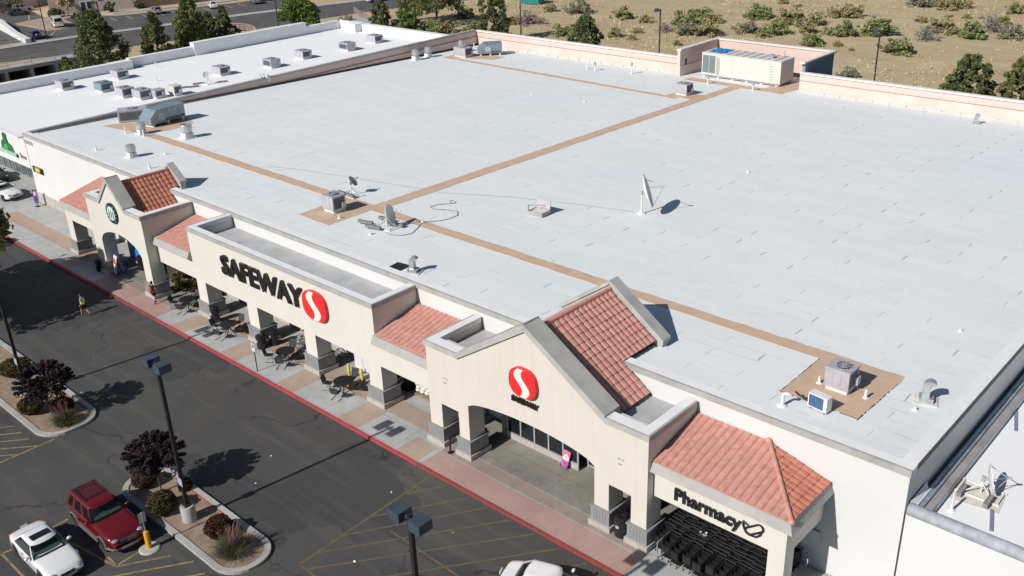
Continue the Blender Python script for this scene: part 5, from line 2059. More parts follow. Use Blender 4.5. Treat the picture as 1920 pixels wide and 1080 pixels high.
# pipe stubs and small vents of the roof
stubs = [(-13.34, 47.9, .22, 'white pipe stub alone on the open roof, right side'), (-72.9, 92.0, .9, 'grey vent pipe beside the pale one, near the rear parapet'),
         (-71.6, 91.9, 1.3, 'pale round-headed vent pipe near the rear parapet'), (-67.0, 93.0, 1.7, 'slim jointed vent pipe by the rear parapet'),
         (-56.9, 93.5, 1.2, 'vent pipe before the blue-tarp end of the beige unit'), (-51.3, 93.6, 1.1, 'vent pipe before the middle of the beige unit'),
         (-84.5, 40.6, .9, 'thin white pipe at the tan strip end, right of the fan'), (-87.0, 40.1, .9, 'thin white pipe left of the strip-end fan'),
         (-84.0, 45.0, .5, 'short white pipe behind the open-topped fan'), (-83.2, 35.4, .7, 'short white pipe behind the white front wall, left'),
         (-74.2, 35.6, .8, 'white pipe behind the small gable'), (-77.2, 38.7, .45, 'white pipe stub right of the lone fan'), (-47.1, 41.2, .35, 'white dome stub behind the medium dish'),
         (-48.0, 37.3, .35, 'white pipe stub in front of the medium dish'), (-52.2, 38.0, .4, 'pale pipe at the foot of the lone air conditioner'), (-14.1, 38.1, .6, 'pale pipe at the right foot of the padded air conditioner'),
         (-16.3, 38.0, .5, 'pale pipe at the left foot of the padded air conditioner'), (-12.0, 38.5, .25, 'stub with dark mouth in front of the right gooseneck'),
         (-68.6, 77.0, .25, 'tiny white stub in the middle of the far roof, left'), (-62.0, 77.8, .25, 'tiny white stub in the middle of the far roof, right'),
         (-20.5, 92.5, .3, 'tiny white stub beside the far right gooseneck'), (-36.2, 66.2, .25, 'tiny white stub alone in the right half of the roof'),
         (-94.6, 94.5, .9, 'white elbow pipe in the far corner of the brown parapet')]
for x, y, h, lab in stubs:
    mb = MB(M_WHITE)
    h *= .75
    mb.lathe([(.17, 0), (.13, .03), (.075, .08), (.06, h * .7), (.06, h), (0.0, h)], n=10)
    if 'round' in lab or 'jointed' in lab or 'before' in lab:
        mb.use(M_GALV)
        mb.lathe([(.08, h * .7), (.15, h * .75), (.15, h), (.05, h + .1), (0, h + .12)], n=10)
    one(mb, 'vent_pipe', lab, 'vent pipe', (x, y, roof_z(y)), 0, 'white vent pipes on the grey roof')
for x, y, lab in ((-119.2 + 2.2, 59.6, 'tiny white stub near the far parapet step, white roof'), (-109.5, 55.5, 'thin white stub in the middle of the white roof'), (-97.6, 88.8, 'thin white mast at the far corner of the white roof')):
    mb = MB(M_WHITE)
    mb.lathe([(.16, 0), (.07, .08), (.06, .7), (0, .7)], n=8)
    one(mb, 'vent_pipe', lab, 'vent pipe', (x, y, WR))
# loose cables on the roof
cab = [(-47.5, 38.2), (-46.9, 38.1), (-46.2, 38.5), (-46.0, 39.2), (-46.5, 40.2), (-47.0, 41.0), (-46.8, 41.6), (-46.4, 42.2), (-46.2, 42.9), (-46.3, 43.8), (-46.9, 44.4), (-47.8, 44.1), (-48.6, 43.6), (-49.1, 43.8), (-49.1, 44.4), (-48.8, 45.0),
       (-48.4, 45.4), (-48.5, 45.8), (-48.9, 45.9), (-49.0, 45.6), (-48.6, 45.4)]
mb = MB(M_BLOCK)
mb.tube([(x - cab[0][0], y - cab[0][1], roof_z(y) - roof_z(cab[0][1]) + .035) for x, y in cab], .022, 5)
one(mb, 'loose_cable', 'loose grey cable curling across the roof beyond the medium dish', 'cable', (cab[0][0], cab[0][1], roof_z(cab[0][1])))
cab = [(-67.2, 42.3), (-64.4, 43.4), (-60.2, 44.5), (-54.2, 46.0), (-50.9, 46.7), (-46.2, 49.3), (-41.5, 51.1), (-37.3, 52.4)]
mb = MB(M_COPE)
mb.tube([(x - cab[0][0], y - cab[0][1], roof_z(y) - roof_z(cab[0][1]) + .03) for x, y in cab], .017, 4)
one(mb, 'dish_cable', 'thin straight cable leading over the roof to the big dish', 'cable', (cab[0][0], cab[0][1], roof_z(cab[0][1])))
t = thing('access_ladder', 'dark ladder hooked over the brown parapet with a white box', 'ladder', (-95.1, 60.9, roof_z(60.9)))
mb = MB(M_BLACK)
for a in (-.2, .2):
    mb.tube([(0.2, a, 0.1), (0.12, a, 1.2), (-.2, a, 1.45)], .03, 5)
for k in range(4):
    mb.cyl((0.18, -.2, .3 + k * .25), (0.18, .2, .3 + k * .25), .02, n=5)
mb.build('rails', t)
mb = MB(M_WHITE)
mb.box(-.1, .35, .35, .8, .5, 1.25)
mb.build('box', t)

# ------------------------------------------------------------------ vehicles
def lerp_list(pts, x):
    if x <= pts[0][0]:
        return pts[0][1]
    for (a, b), (c, d) in zip(pts[:-1], pts[1:]):
        if x <= c:
            return b + (d - b) * (x - a) / (c - a)
    return pts[-1][1]


def smooth_list(pts, x, r=0.10):
    return sum(lerp_list(pts, x + r * (k - 2) / 2) for k in range(5)) / 5


def paint(name, c, rough=0.22, metal=0.0):
    m = mat(name, c, rough, 0.03, 1.0, metal=metal, spec=0.5, coat=1.0)
    m.node_tree.nodes['Principled BSDF'].inputs['Coat Roughness'].default_value = 0.05
    return m


def car(label, cat, loc, rz, body, spec, group=None, name='parked_car'):
    """x forward; the car's outline comes from spec"""
    S = spec
    L, W = S['L'], S['W']
    t = thing(name, label, cat, loc, rz, group)
    wr = S['wr']
    xf, xr = S['axles']
    top = S['top']          # upper edge of the lower body along x
    sill = S['sill']
    xs = sorted(set([round(-L / 2 + L * k / 70, 4) for k in range(71)] + [xa + s * (wr + .06) for xa in (xf, xr) for s in (-1, 1)]))

    def hw(x):
        e = (abs(x) - (L / 2 - 0.85)) / 0.85
        k = 1 - 0.20 * max(0, e) ** 2.4
        return W / 2 * k

    rows = []
    for x in xs:
        w_ = hw(x)
        zt = smooth_list(top, x)
        zl = sill + (0.10 * max(0, (abs(x) - L / 2 + .35) / .35) ** 1.5)
        for xa in (xf, xr):
            dx = abs(x - xa)
            if dx <= wr + .061:
                zl = max(zl, wr + math.sqrt(max(0, (wr + .06) ** 2 - dx * dx)))
        zl = min(zl, zt - .12)
        zm = zl + (zt - zl) * .5
        sec = [(0, zl), (w_ * .55, zl), (w_ - .10, zl), (w_ - .015, zl + .05), (w_, zm), (w_ - .008, zt - .17), (w_ - .04, zt - .07), (w_ - .10, zt - .015), (w_ - .24, zt + .012), (w_ * .4, zt + .03), (0, zt + .035)]
        rows.append([(x, y, z) for y, z in sec] + [(x, -y, z) for y, z in sec[-2:0:-1]])
    n = len(rows[0])
    mb = MB(body)
    vs = [p for r_ in rows for p in r_]
    fs = []
    for i in range(len(rows) - 1):
        for k in range(n):
            q = (i * n + k, i * n + (k + 1) % n, (i + 1) * n + (k + 1) % n, (i + 1) * n + k)
            fs.append(q)
    fs += [tuple(range(n))[::-1], tuple(range((len(rows) - 1) * n, len(rows) * n))]
    mb.add(vs, [q[::-1] for q in fs])
    mb.build('body', t, smooth='auto')
    if S.get('cladding'):
        mb = MB(S['cladding'])
        for sg in (1, -1):
            mb.box(xr + wr + .08, xf - wr - .08, sg * (W / 2 + .02) - .03, sg * (W / 2 + .02) + .03, sill - .06, sill + .14)
            for xa in (xf, xr):
                mb.tube([(xa + (wr + .09) * math.cos(PI * k / 10), sg * (W / 2 - .005), wr + (wr + .09) * math.sin(PI * k / 10) - .02) for k in range(11)], .05, 5)
        mb.build('side_cladding', t)
    # glasshouse
    fb, ft, rt_, rb = S['cabin']
    zr, zb = S['roof'], S['belt']
    nl = 9
    side_n, end_n = 12, 8
    rings = []
    for j in range(nl + 1):
        u = j / nl
        z = zb - .06 + (zr - zb + .06) * u
        a = fb + (ft - fb) * (u ** 0.92)
        b = rb + (rt_ - rb) * (u ** 0.9)
        hh = (W / 2 - .06) + (S['roofw'] / 2 - W / 2 + .06) * u ** 1.15
        ring = []
        for k in range(end_n):
            v = k / end_n
            y = -hh + 2 * hh * v
            ring.append((a + .13 * (1 - (2 * v - 1) ** 2) - .06 * abs(2 * v - 1) ** 6, y, z))
        for k in range(side_n):
            v = k / side_n
            ring.append((a + (b - a) * v - .06 * (1 - v) ** 8, hh * (1 + .012 * math.sin(PI * v)), z))
        for k in range(end_n):
            v = k / end_n
            y = hh - 2 * hh * v
            ring.append((b - .09 * (1 - (2 * v - 1) ** 2), y, z))
        for k in range(side_n):
            v = k / side_n
            ring.append((b + (a - b) * v - .06 * v ** 8, -hh * (1 + .012 * math.sin(PI * v)), z))
        rings.append(ring)
    m = len(rings[0])
    gl = {'windshield': [], 'rear_window': [], 'side_window': [], 'cabin': []}
    pil = S['pillars']
    for j in range(nl):
        for k in range(m):
            q = [rings[j][k], rings[j][(k + 1) % m], rings[j + 1][(k + 1) % m], rings[j + 1][k]]
            glass = 0 < j < nl - 1 + (1 if False else 0)
            if k < end_n:
                key = 'windshield' if glass and True else 'cabin'
            elif k < end_n + side_n:
                s_ = k - end_n
                key = 'side_window' if glass and s_ not in pil else 'cabin'
            elif k < 2 * end_n + side_n:
                e_ = k - end_n - side_n
                key = 'rear_window' if glass and 0 < e_ < end_n - 1 and j > S.get('rear_low', 1) else 'cabin'
            else:
                s_ = side_n - 1 - (k - 2 * end_n - side_n)
                key = 'side_window' if glass and s_ not in pil else 'cabin'
            gl[key].append((q, k))
    mb = MB(body)
    for q, k in gl['cabin']:
        mb.add(q, [(0, 1, 2, 3)])
    prev = rings[-1]
    cx = sum(p[0] for p in prev) / m
    for sc, dz in ((.93, .035), (.75, .06), (.4, .075)):
        nx = [(cx + (p[0] - cx) * sc, p[1] * sc, zr + dz) for p in rings[-1]]
        for k in range(m):
            mb.add([prev[k], prev[(k + 1) % m], nx[(k + 1) % m], nx[k]], [(0, 1, 2, 3)])
        prev = nx
    mb.add(prev, [tuple(range(m))])
    bm_ = mb.build('cabin', t)
    # weld and smooth the cabin shell
    bm = bmesh.new()
    bm.from_mesh(bm_.data)
    bmesh.ops.remove_doubles(bm, verts=bm.verts, dist=.0005)
    bmesh.ops.recalc_face_normals(bm, faces=bm.faces)
    for f in bm.faces:
        f.smooth = True
    bm.to_mesh(bm_.data)
    bm.free()
    bm_.data.set_sharp_from_angle(angle=R(40))
    for key in ('windshield', 'rear_window'):
        mb = MB(S.get('glass', M_CARGLASS))
        for q, k in gl[key]:
            mb.add(q, [(0, 1, 2, 3)])
        mb.build(key, t, smooth=True)
    for lo, hi in ((end_n, end_n + side_n), (2 * end_n + side_n, m)):
        mb = MB(S.get('glass', M_CARGLASS))
        for q, k in gl['side_window']:
            if lo <= k < hi:
                mb.add(q, [(0, 1, 2, 3)])
        mb.build('side_window', t, smooth=True)
    # wheels
    for xa in (xf, xr):
        for sg in (1, -1):
            y = sg * (W / 2 - .13)
            mb = MB(M_RUBBER)
            mb.push(Matrix.Translation((xa, y, wr)) @ Matrix.Rotation(R(-90 * sg), 4, 'X'))
            mb.lathe([(wr * .62, -.11), (wr * .95, -.11), (wr, -.07), (wr, .07), (wr * .95, .11), (wr * .64, .105)], n=24)
            mb.pop()
            wh = mb.build('wheel', t, smooth='auto')
            mb = MB(M_FRAME)
            mb.push(Matrix.Translation((xa, y, wr)) @ Matrix.Rotation(R(-90 * sg), 4, 'X'))
            mb.lathe([(wr * .66, .06), (wr * .66, .105), (wr * .60, .10), (wr * .56, .05), (0.0, .05)], n=24)
            for k in range(5):
                a = 2 * PI * k / 5
                mb.push(Matrix.Rotation(a, 4, 'Z'))
                mb.add([(.05, -.045, .055), (wr * .6, -.03, .09), (wr * .6, .03, .09), (.05, .045, .055), (.05, 0, .10)], [(0, 1, 4), (1, 2, 3, 4), (3, 0, 4)])
                mb.pop()
            mb.lathe([(.07, .05), (.07, .10), (0, .105)], n=10)
            mb.pop()
            mb.build('rim', wh)
    zh = S['lamp_z']
    for sg in (1, -1):
        mb = MB(mat('headlamp_lens', (0.30, 0.31, 0.34), 0.1, 0.1, 9, spec=0.8))
        mb.ball((L / 2 - .20, sg * (W / 2 - .31), zh), (.20, .17, .065), 12, 8)
        mb.build('headlight', t, smooth=True)
        mb = MB(mat('tail_lamp_lens', (0.35, 0.012, 0.015), 0.15, 0.1, 9, spec=0.8))
        mb.ball((-L / 2 + .12, sg * (W / 2 - .27), S['tail_z']), (.10, .17, S.get('tail_h', .10)), 12, 8)
        mb.build('tail_light', t, smooth=True)
        mb = MB(body)
        mb.ball((fb - .10 - S.get('mirror', .25), sg * (W / 2 + .09), zb + .08), (.08, .13, .085), 10, 6)
        mb.cyl((fb - .12 - S.get('mirror', .25), sg * (W / 2 - .06), zb + .02), (fb - .10 - S.get('mirror', .25), sg * (W / 2 + .06), zb + .06), .03, n=6)
        mb.build('mirror', t, smooth=True)
        mb = MB(S.get('trim', M_BLACK))
        for q in S.get('handles', (.15, -.75)):
            mb.box(q - .09, q + .09, sg * (W / 2 - .012) - .014, sg * (W / 2 - .012) + .014, zb - .14, zb - .105)
        mb.build('door_handle', t)
    mb = MB(S.get('grille', M_BLACK))
    gz = S.get('grille_z', (.48, .72))
    gx = L / 2 - S.get('grille_in', .03)
    gw = W * S.get('grille_w', .24)
    mb.grid(lambda u, v: (gx + .035 - .09 * abs(2 * u - 1) ** 2, -gw + 2 * gw * u, gz[0] + (gz[1] - gz[0]) * v), 8, 3)
    for k in range(3):
        z = gz[0] + (gz[1] - gz[0]) * (k + .5) / 3
        mb.box(gx + .0, gx + .05, -gw * .9, gw * .9, z - .012, z + .012)
    mb.build('grille', t)
    mb = MB(S.get('bumper', M_BLACK))
    mb.tube([(L / 2 - .62, -W / 2 + .02, .40), (L / 2 - .18, -W / 2 + .18, .40), (L / 2 + .0, -W / 2 + .55, .40), (L / 2 + .03, 0, .40), (L / 2 + .0, W / 2 - .55, .40), (L / 2 - .18, W / 2 - .18, .40), (L / 2 - .62, W / 2 - .02, .40)], S.get('bump_r', .06), 6)
    mb.build('bumper', t, smooth='auto')
    mb = MB(M_WHITE)
    mb.box(-L / 2 - .035, -L / 2 - .012, -.16, .16, S['tail_z'] - .05, S['tail_z'] + .10)
    mb.build('number_plate', t)
    if S.get('rack'):
        x0, x1, dy = S['rack']
        mb = MB(M_BLACK)
        for sg in (1, -1):
            mb.tube([(x0, sg * dy, zr + .05), (x0 + .08, sg * dy, zr + .13), (x1 - .08, sg * dy, zr + .13), (x1, sg * dy, zr + .05)], .028, 6)
        for k in (.08, .92):
            xx = x0 + (x1 - x0) * k
            mb.cyl((xx, -dy, zr + .13), (xx, dy, zr + .13), .024, n=6)
        for k in range(5):
            yy = -dy * .66 + dy * 1.32 * k / 4
            mb.box(x0 + .2, x1 - .2, yy - .018, yy + .018, zr + .073, zr + .088)
        mb.build('roof_rack', t)
    if S.get('sunroof'):
        x0, x1, dy = S['sunroof']
        mb = MB(M_GLASS)
        mb.grid(lambda u, v: (x0 + (x1 - x0) * u, -dy + 2 * dy * v, zr + .088 + .010 * (1 - (2 * v - 1) ** 2)), 3, 6)
        mb.build('sunroof', t, smooth=True)
    if S.get('dash', True):
        # dark seats and a pale dashboard on a dark plate, seen through the glass
        zi = max(q[1] for q in top if rb < q[0] < fb) + .055
        ya = S['roofw'] / 2 - .02
        mb = MB(M_DARK)
        mb.box(rb + .25, fb - .12, -ya, ya, zi - .02, zi)
        for xx in ((ft + rt_) / 2 + .35, (ft + rt_) / 2 - .55):
            for yy in (-.36, .36):
                mb.cbox((xx - .12, yy, zi), (.16, .46, min(.42, zr - zi - .12)), 0, .7, .7)
        mb.build('interior', t)
        mb = MB(mat('pale_dash', (0.42, 0.45, 0.42), 0.8, 0.25, 3))
        mb.box(fb - .55, fb - .16, -ya, ya, zi, zi + .025)
        mb.build('dashboard', t)
        mb = MB(M_BLACK)
        mb.tube([(fb - .68 + .03 * math.cos(2 * PI * k / 12), .36 + .17 * math.cos(2 * PI * k / 12), zi + .06 + .12 * math.sin(2 * PI * k / 12)) for k in range(12)], .016, 5, True)
        mb.build('steering_wheel', t)
    return t


SUV = dict(L=4.81, W=1.87, wr=.375, axles=(1.42, -1.47), sill=.40, roof=1.70, belt=1.12, roofw=1.34, cabin=(.72, .05, -1.98, -2.25), pillars=(0, 4, 8, 11), lamp_z=.86, tail_z=1.02, tail_h=.2,
           top=[(-2.41, .78), (-2.32, 1.10), (-1.9, 1.15), (.6, 1.14), (.95, 1.13), (1.6, 1.07), (2.15, .98), (2.33, .82), (2.41, .62)], rack=(-1.9, -.45, .55),
           cladding=mat('grey_cladding', (.15, .135, .125), .6, .1, 3), grille=mat('blue_chrome_grille', (.25, .28, .42), .2, .2, 8, metal=.8), grille_z=(.62, .88), grille_w=.26, grille_in=.05, bumper=mat('grey_cladding', (.15, .135, .125), .6, .1, 3), bump_r=.09, mirror=.22)
COUPE = dict(L=4.62, W=1.80, wr=.335, axles=(1.38, -1.36), sill=.27, roof=1.36, belt=.92, roofw=1.16, cabin=(.95, .08, -.95, -1.75), pillars=(0, 11), lamp_z=.66, tail_z=.78,
             top=[(-2.31, .58), (-2.24, .86), (-1.7, .96), (-.9, .96), (.5, .94), (1.0, .93), (1.6, .86), (2.1, .74), (2.25, .62), (2.31, .5)], sunroof=(-.42, .02, .44), grille_z=(.50, .64), grille_w=.2, mirror=.36, handles=(-.35,), bump_r=.03, bumper=M_WHITE)
SEDAN = dict(L=4.75, W=1.80, wr=.33, axles=(1.42, -1.38), sill=.27, roof=1.44, belt=.95, roofw=1.18, cabin=(1.0, .22, -1.0, -1.75), pillars=(0, 5, 10, 11), lamp_z=.68, tail_z=.82,
             top=[(-2.37, .58), (-2.30, .92), (-1.7, 1.00), (-.9, .97), (.6, .95), (1.05, .94), (1.7, .86), (2.15, .76), (2.31, .62), (2.37, .5)], grille_z=(.5, .66), bump_r=.03)
HATCH = dict(L=4.3, W=1.76, wr=.32, axles=(1.3, -1.28), sill=.29, roof=1.54, belt=1.0, roofw=1.22, cabin=(.95, .25, -1.75, -2.02), pillars=(0, 5, 9, 11), lamp_z=.72, tail_z=.95, tail_h=.18,
             top=[(-2.15, .65), (-2.1, 1.0), (-1.6, 1.03), (.6, 1.0), (1.0, .98), (1.6, .90), (1.95, .78), (2.1, .62), (2.15, .5)], grille_z=(.5, .66), bump_r=.03)
VAN = dict(L=5.5, W=2.0, wr=.37, axles=(1.75, -1.65), sill=.38, roof=2.06, belt=1.22, roofw=1.66, cabin=(1.75, 1.05, -2.58, -2.70), pillars=(0, 4, 8, 11), lamp_z=.85, tail_z=1.05, tail_h=.2,
           top=[(-2.75, .7), (-2.68, 1.25), (-2.3, 1.27), (1.5, 1.26), (1.85, 1.22), (2.35, 1.08), (2.65, .95), (2.75, .62)], grille_z=(.6, .85), bumper=M_WHITE, rear_low=0)

RED = paint('red_car_paint', (0.135, 0.006, 0.011))
WHT = paint('white_car_paint', (0.82, 0.82, 0.82))
SIL = paint('silver_car_paint', (0.42, 0.45, 0.46), 0.25, 0.5)
BLU = paint('blue_car_paint', (0.012, 0.03, 0.10))
DRK = paint('dark_car_paint', (0.05, 0.055, 0.065))
PBL = paint('pale_blue_car_paint', (0.45, 0.55, 0.62))
GBL = paint('grey_blue_car_paint', (0.14, 0.18, 0.24))

car('dark red sport utility car with black roof rack and grey side cladding', 'car', (-41.15, 14.0, 0), 0, RED, SUV)
car('white coupe with dark sunroof parked beside the red sport utility car', 'car', (-41.15, 11.03, 0), 0, WHT, COUPE)
car('white car half hidden under the bottom edge, on the crossing hatching', 'car', (-21.35, 24.45, 0), R(19), WHT, SEDAN)
car('white coupe on the pale apron in front of the grid shop windows', 'car', (-98.35, 31.9, WZ), R(8), WHT, COUPE)
car('black car behind the white coupe, before the grid shop windows', 'car', (-105.2, 33.6, WZ), R(0), DRK, SEDAN)
car('white passenger van with twin dark rear windows across the road', 'van', (-200.2, 83.0, 0.01), R(163), WHT, VAN)
car('dark blue car in the shade of the white stepped wall', 'car', (-190.3, 74.6, 0.01), R(158), BLU, HATCH)
car('silver hatchback parked alone facing the far building', 'car', (-197.7, 103.2, 0.01), R(160), SIL, HATCH)
car('white sedan parked nose-in before the mauve warehouse wall', 'car', (-193.9, 114.3, 0.01), R(158), WHT, SEDAN)
car('grey-blue sedan at the top edge, right of the white sedan', 'car', (-190.9, 123.2, 0.01), R(158), GBL, SEDAN)
car('dark grey sedan in the far top left corner under the trees', 'car', (-224.0, 85.2, 0.01), R(70), DRK, SEDAN)
car('light car behind the dark grey sedan in the far left corner', 'car', (-229.5, 88.4, 0.01), R(70), SIL, HATCH)
car('pale blue pickup-sized car driving along the road by the pines', 'car', (-168.0, 138.5, 0.01), R(78), PBL, HATCH, name='moving_car')

# ------------------------------------------------------------------ lamp posts
def lamp_post(label, x, y, h, base=True, heads=2, rz=0.0, group=None):
    t = thing('lamp_post', label, 'lamp post', (x, y, 0.08 if base else 0), rz, group)
    z0 = 0.0
    if base:
        mb = MB(M_KERB)
        mb.lathe([(.36, 0), (.36, .82), (.33, .88), (0, .88)], n=20)
        mb.build('concrete_base', t, smooth='auto')
        z0 = .88
        mb = MB(M_BRONZE)
        mb.cbox((0, 0, z0), (.36, .36, .12))
        mb.build('base_cover', t)
    mb = MB(M_BRONZE)
    mb.cbox((0, 0, z0), (.16, .16, h - z0))
    mb.build('pole', t)
    if base:
        mb = MB(mat('blue_white_notice', (.38, .40, .55), .5, .4, 8))
        mb.box(-.2, .2, -.10, -.085, 2.1, 2.55)
        mb.build('notice_plate', t)
    for sg in ((1, -1) if heads == 2 else (-1,)):
        mb = MB(M_BRONZE2)
        mb.box(min(sg * .08, sg * .24), max(sg * .08, sg * .24), -.05, .05, h - .22, h - .10)
        a = mb.build('arm', t)
        mb = MB(M_BRONZE2)
        x0, x1 = sorted((sg * .24, sg * .80))
        mb.box(x0, x1, -.31, .31, h - .36, h + .05)
        hd = mb.build('lamp_head', t)
        mb = MB(mat('lamp_lens', (.45, .45, .42), .3, .1, 4))
        mb.box(x0 + .05, x1 - .05, -.26, .26, h - .38, h - .361)
        mb.build('lens', hd)
    return t


lamp_post('twin-headed lamp post in the near planted island', -38.6, 17.0, 9.0)
lamp_post('twin-headed lamp post cut off at the bottom edge', -21.1, 16.85, 9.2)
lamp_post('lamp post at the left edge beside the purple tree', -57.7, 16.95, 9.0)
BP = [(-76.5, 112.6, 'single-headed lamp post in the middle of the rear lane'), (-45.8, 112.5, 'single-headed lamp post to the right, behind the rear lane'), (-105.6, 112.4, 'single-headed lamp post beside the tall pine at the roof corner')]
for x, y, lab in BP:
    lamp_post(lab, x, y, 9.0, False, 1, R(20))
mb = MB(mat('pale_pole', (.36, .33, .29), .7, .1, 3))
mb.cyl((0, 0, 0), (0, 0, 9.6), .13, .09, n=10)
one(mb, 'utility_pole', 'pale slim pole before the green container in the field', 'pole', (-112.5, 123.9, 0))
for x, y, h, lab in ((-185.9, 74.6, 9.5, 'dark pole beside the blue car across the road'), (-145.2, 66.6, 11.0, 'dark pole between the two left pines'), (-149.5, 100.5, 10.5, 'dark pole behind the white parapet, left of the green tree'),
                     (-139.8, 114.5, 10.5, 'dark pole by the brown ramp railing')):
    lamp_post(lab, x, y, h, False, 1, R(60))
t = thing('container', 'green container standing in the dry field at the top edge', 'container', (-136.0, 153.5, 0), R(10))
mb = MB(mat('teal_container', (.04, .26, .24), .5, .1, 1))
mb.box(-2.2, 2.2, -1.2, 1.2, .1, 2.6)
for k in range(16):
    mb.box(-2.1 + k * .27, -1.98 + k * .27, -1.24, -1.2, .2, 2.5)
mb.build('body', t)
mb = MB(M_BLACK)
mb.box(-2.2, 2.2, -1.2, 1.2, 0, .1)
mb.build('base', t)

# ------------------------------------------------------------------ street furniture
def cafe_table(label, x, y, rz):
    t = thing('cafe_table', label, 'table', (x, y, WZ + .004), rz, 'round black tables on the pavement')
    mb = MB(M_BLACK)
    mb.lathe([(0, .71), (.60, .71), (.62, .725), (.62, .74), (0, .74)], n=28)
    mb.build('tabletop', t, smooth='auto')
    for k in range(4):
        a = PI / 2 * k + .4
        mb = MB(M_BLACK)
        mb.tube([(.05 * math.cos(a), .05 * math.sin(a), .70), (.10 * math.cos(a), .10 * math.sin(a), .35), (.38 * math.cos(a), .38 * math.sin(a), .02)], .035, 6)
        mb.build('leg', t)
    mb = MB(M_BLACK)
    mb.tube([(.12 * math.cos(PI * k / 8), .12 * math.sin(PI * k / 8), .33) for k in range(16)], .015, 4, True)
    mb.build('ring', t)
    return t


M_MESH = mat('black_mesh', (.05, .05, .052), .6, .2, 9)


def cafe_chair(label, x, y, rz):
    t = thing('cafe_chair', label, 'chair', (x, y, WZ + .004), rz, 'black mesh chairs at the round tables')
    mb = MB(M_MESH)
    mb.grid(lambda u, v: (-.23 + .46 * u, -.24 + .48 * v, .45 - .03 * math.sin(PI * u)), 5, 5)
    for k in range(7):
        mb.box(-.23, .23, -.24 + .48 * k / 6 - .006, -.24 + .48 * k / 6 + .006, .452, .46)
    mb.build('seat', t)
    mb = MB(M_MESH)
    mb.grid(lambda u, v: (-.23 + .46 * u, .24 + .13 * v, .46 + .46 * v), 5, 5)
    mb.tube([(-.24, .24, .46), (-.24, .37, .92), (.24, .37, .92), (.24, .24, .46)], .016, 5)
    mb.build('backrest', t)
    for sx in (-1, 1):
        mb = MB(M_BLACK)
        mb.tube([(sx * .24, -.24, .45), (sx * .25, -.27, .02), (sx * .25, .30, .02)], .016, 5)
        mb.build('leg', t)
        mb = MB(M_BLACK)
        mb.tube([(sx * .25, -.22, .45), (sx * .27, -.22, .64), (sx * .27, .28, .66)], .014, 5)
        mb.build('armrest', t)
    return t


TB = [(-42.35, 29.75, 'before the yellow posts'), (-48.35, 29.75, 'before the bicycles'), (-54.7, 29.6, 'below the black letters'), (-60.6, 29.95, 'beside the small gable pier')]
for (x, y, lab), rots in zip(TB, (0.3, 0.9, 0.1, .6)):
    cafe_table('round black table ' + lab, x, y, rots)
    for k, a in enumerate((200, 285, 20, 100)):
        aa = R(a) + rots * .4
        d = 0.93 if k else 1.05
        cafe_chair(['black mesh chair at the left of the round table ', 'black mesh chair in front of the round table ', 'black mesh chair at the right of the round table ', 'black mesh chair behind the round table '][k] + lab,
                   x + d * math.cos(aa), y + d * math.sin(aa), aa - PI / 2)


def litter_bin(label, x, y, r=.30, h=1.0):
    t = thing('litter_bin', label, 'bin', (x, y, WZ + .004))
    mb = MB(M_BLACK)
    mb.lathe([(r * .85, 0), (r, .05), (r * 1.02, h * .78), (r * 1.08, h * .80), (r * 1.08, h * .86)], n=20)
    mb.build('body', t, smooth='auto')
    mb = MB(M_BLACKS)
    mb.lathe([(r * 1.1, h * .86), (r * 1.05, h * .93), (r * .6, h), (r * .4, h * .98), (0, h * .95)], n=20)
    mb.build('lid', t, smooth='auto')
    mb = MB(M_COPE)
    mb.box(-.09, .09, -r * 1.1, -r * 1.03, h * .55, h * .68)
    mb.build('notice', t)
    return t


litter_bin('black bin with small notice against the pier before the bicycles', -51.1, 29.75)
litter_bin('second black bin behind the one before the bicycles', -50.85, 30.6, .28, 1.1)
litter_bin('black bin between the two right piers of the main gable', -21.5, 29.75, .36, 1.1)
litter_bin('dark bin at the left pier of the main gable, by the arch', -31.9, 31.0, .3, 1.0)
litter_bin('black bin at the left pier of the coffee arch', -72.6, 29.05, .22, .95)
litter_bin('dark bin behind the pavement sign in the coffee arch', -70.1, 31.4, .33, 1.2)
litter_bin('dark bin against the pier below the black letters', -57.05, 30.0, .3, 1.15)
mb = MB(M_BLACK)
mb.cyl((0, 0, 0), (0, 0, .9), .05, n=10)
mb.lathe([(.13, .9), (.13, 1.02), (.04, 1.05), (0, 1.05)], n=12)
mb.lathe([(.16, 0), (.16, .03), (.05, .06)], n=12)
one(mb, 'ash_bin', 'slim black ash post between the left piers of the main gable', 'ash bin', (-32.65, 29.3, WZ + .004))


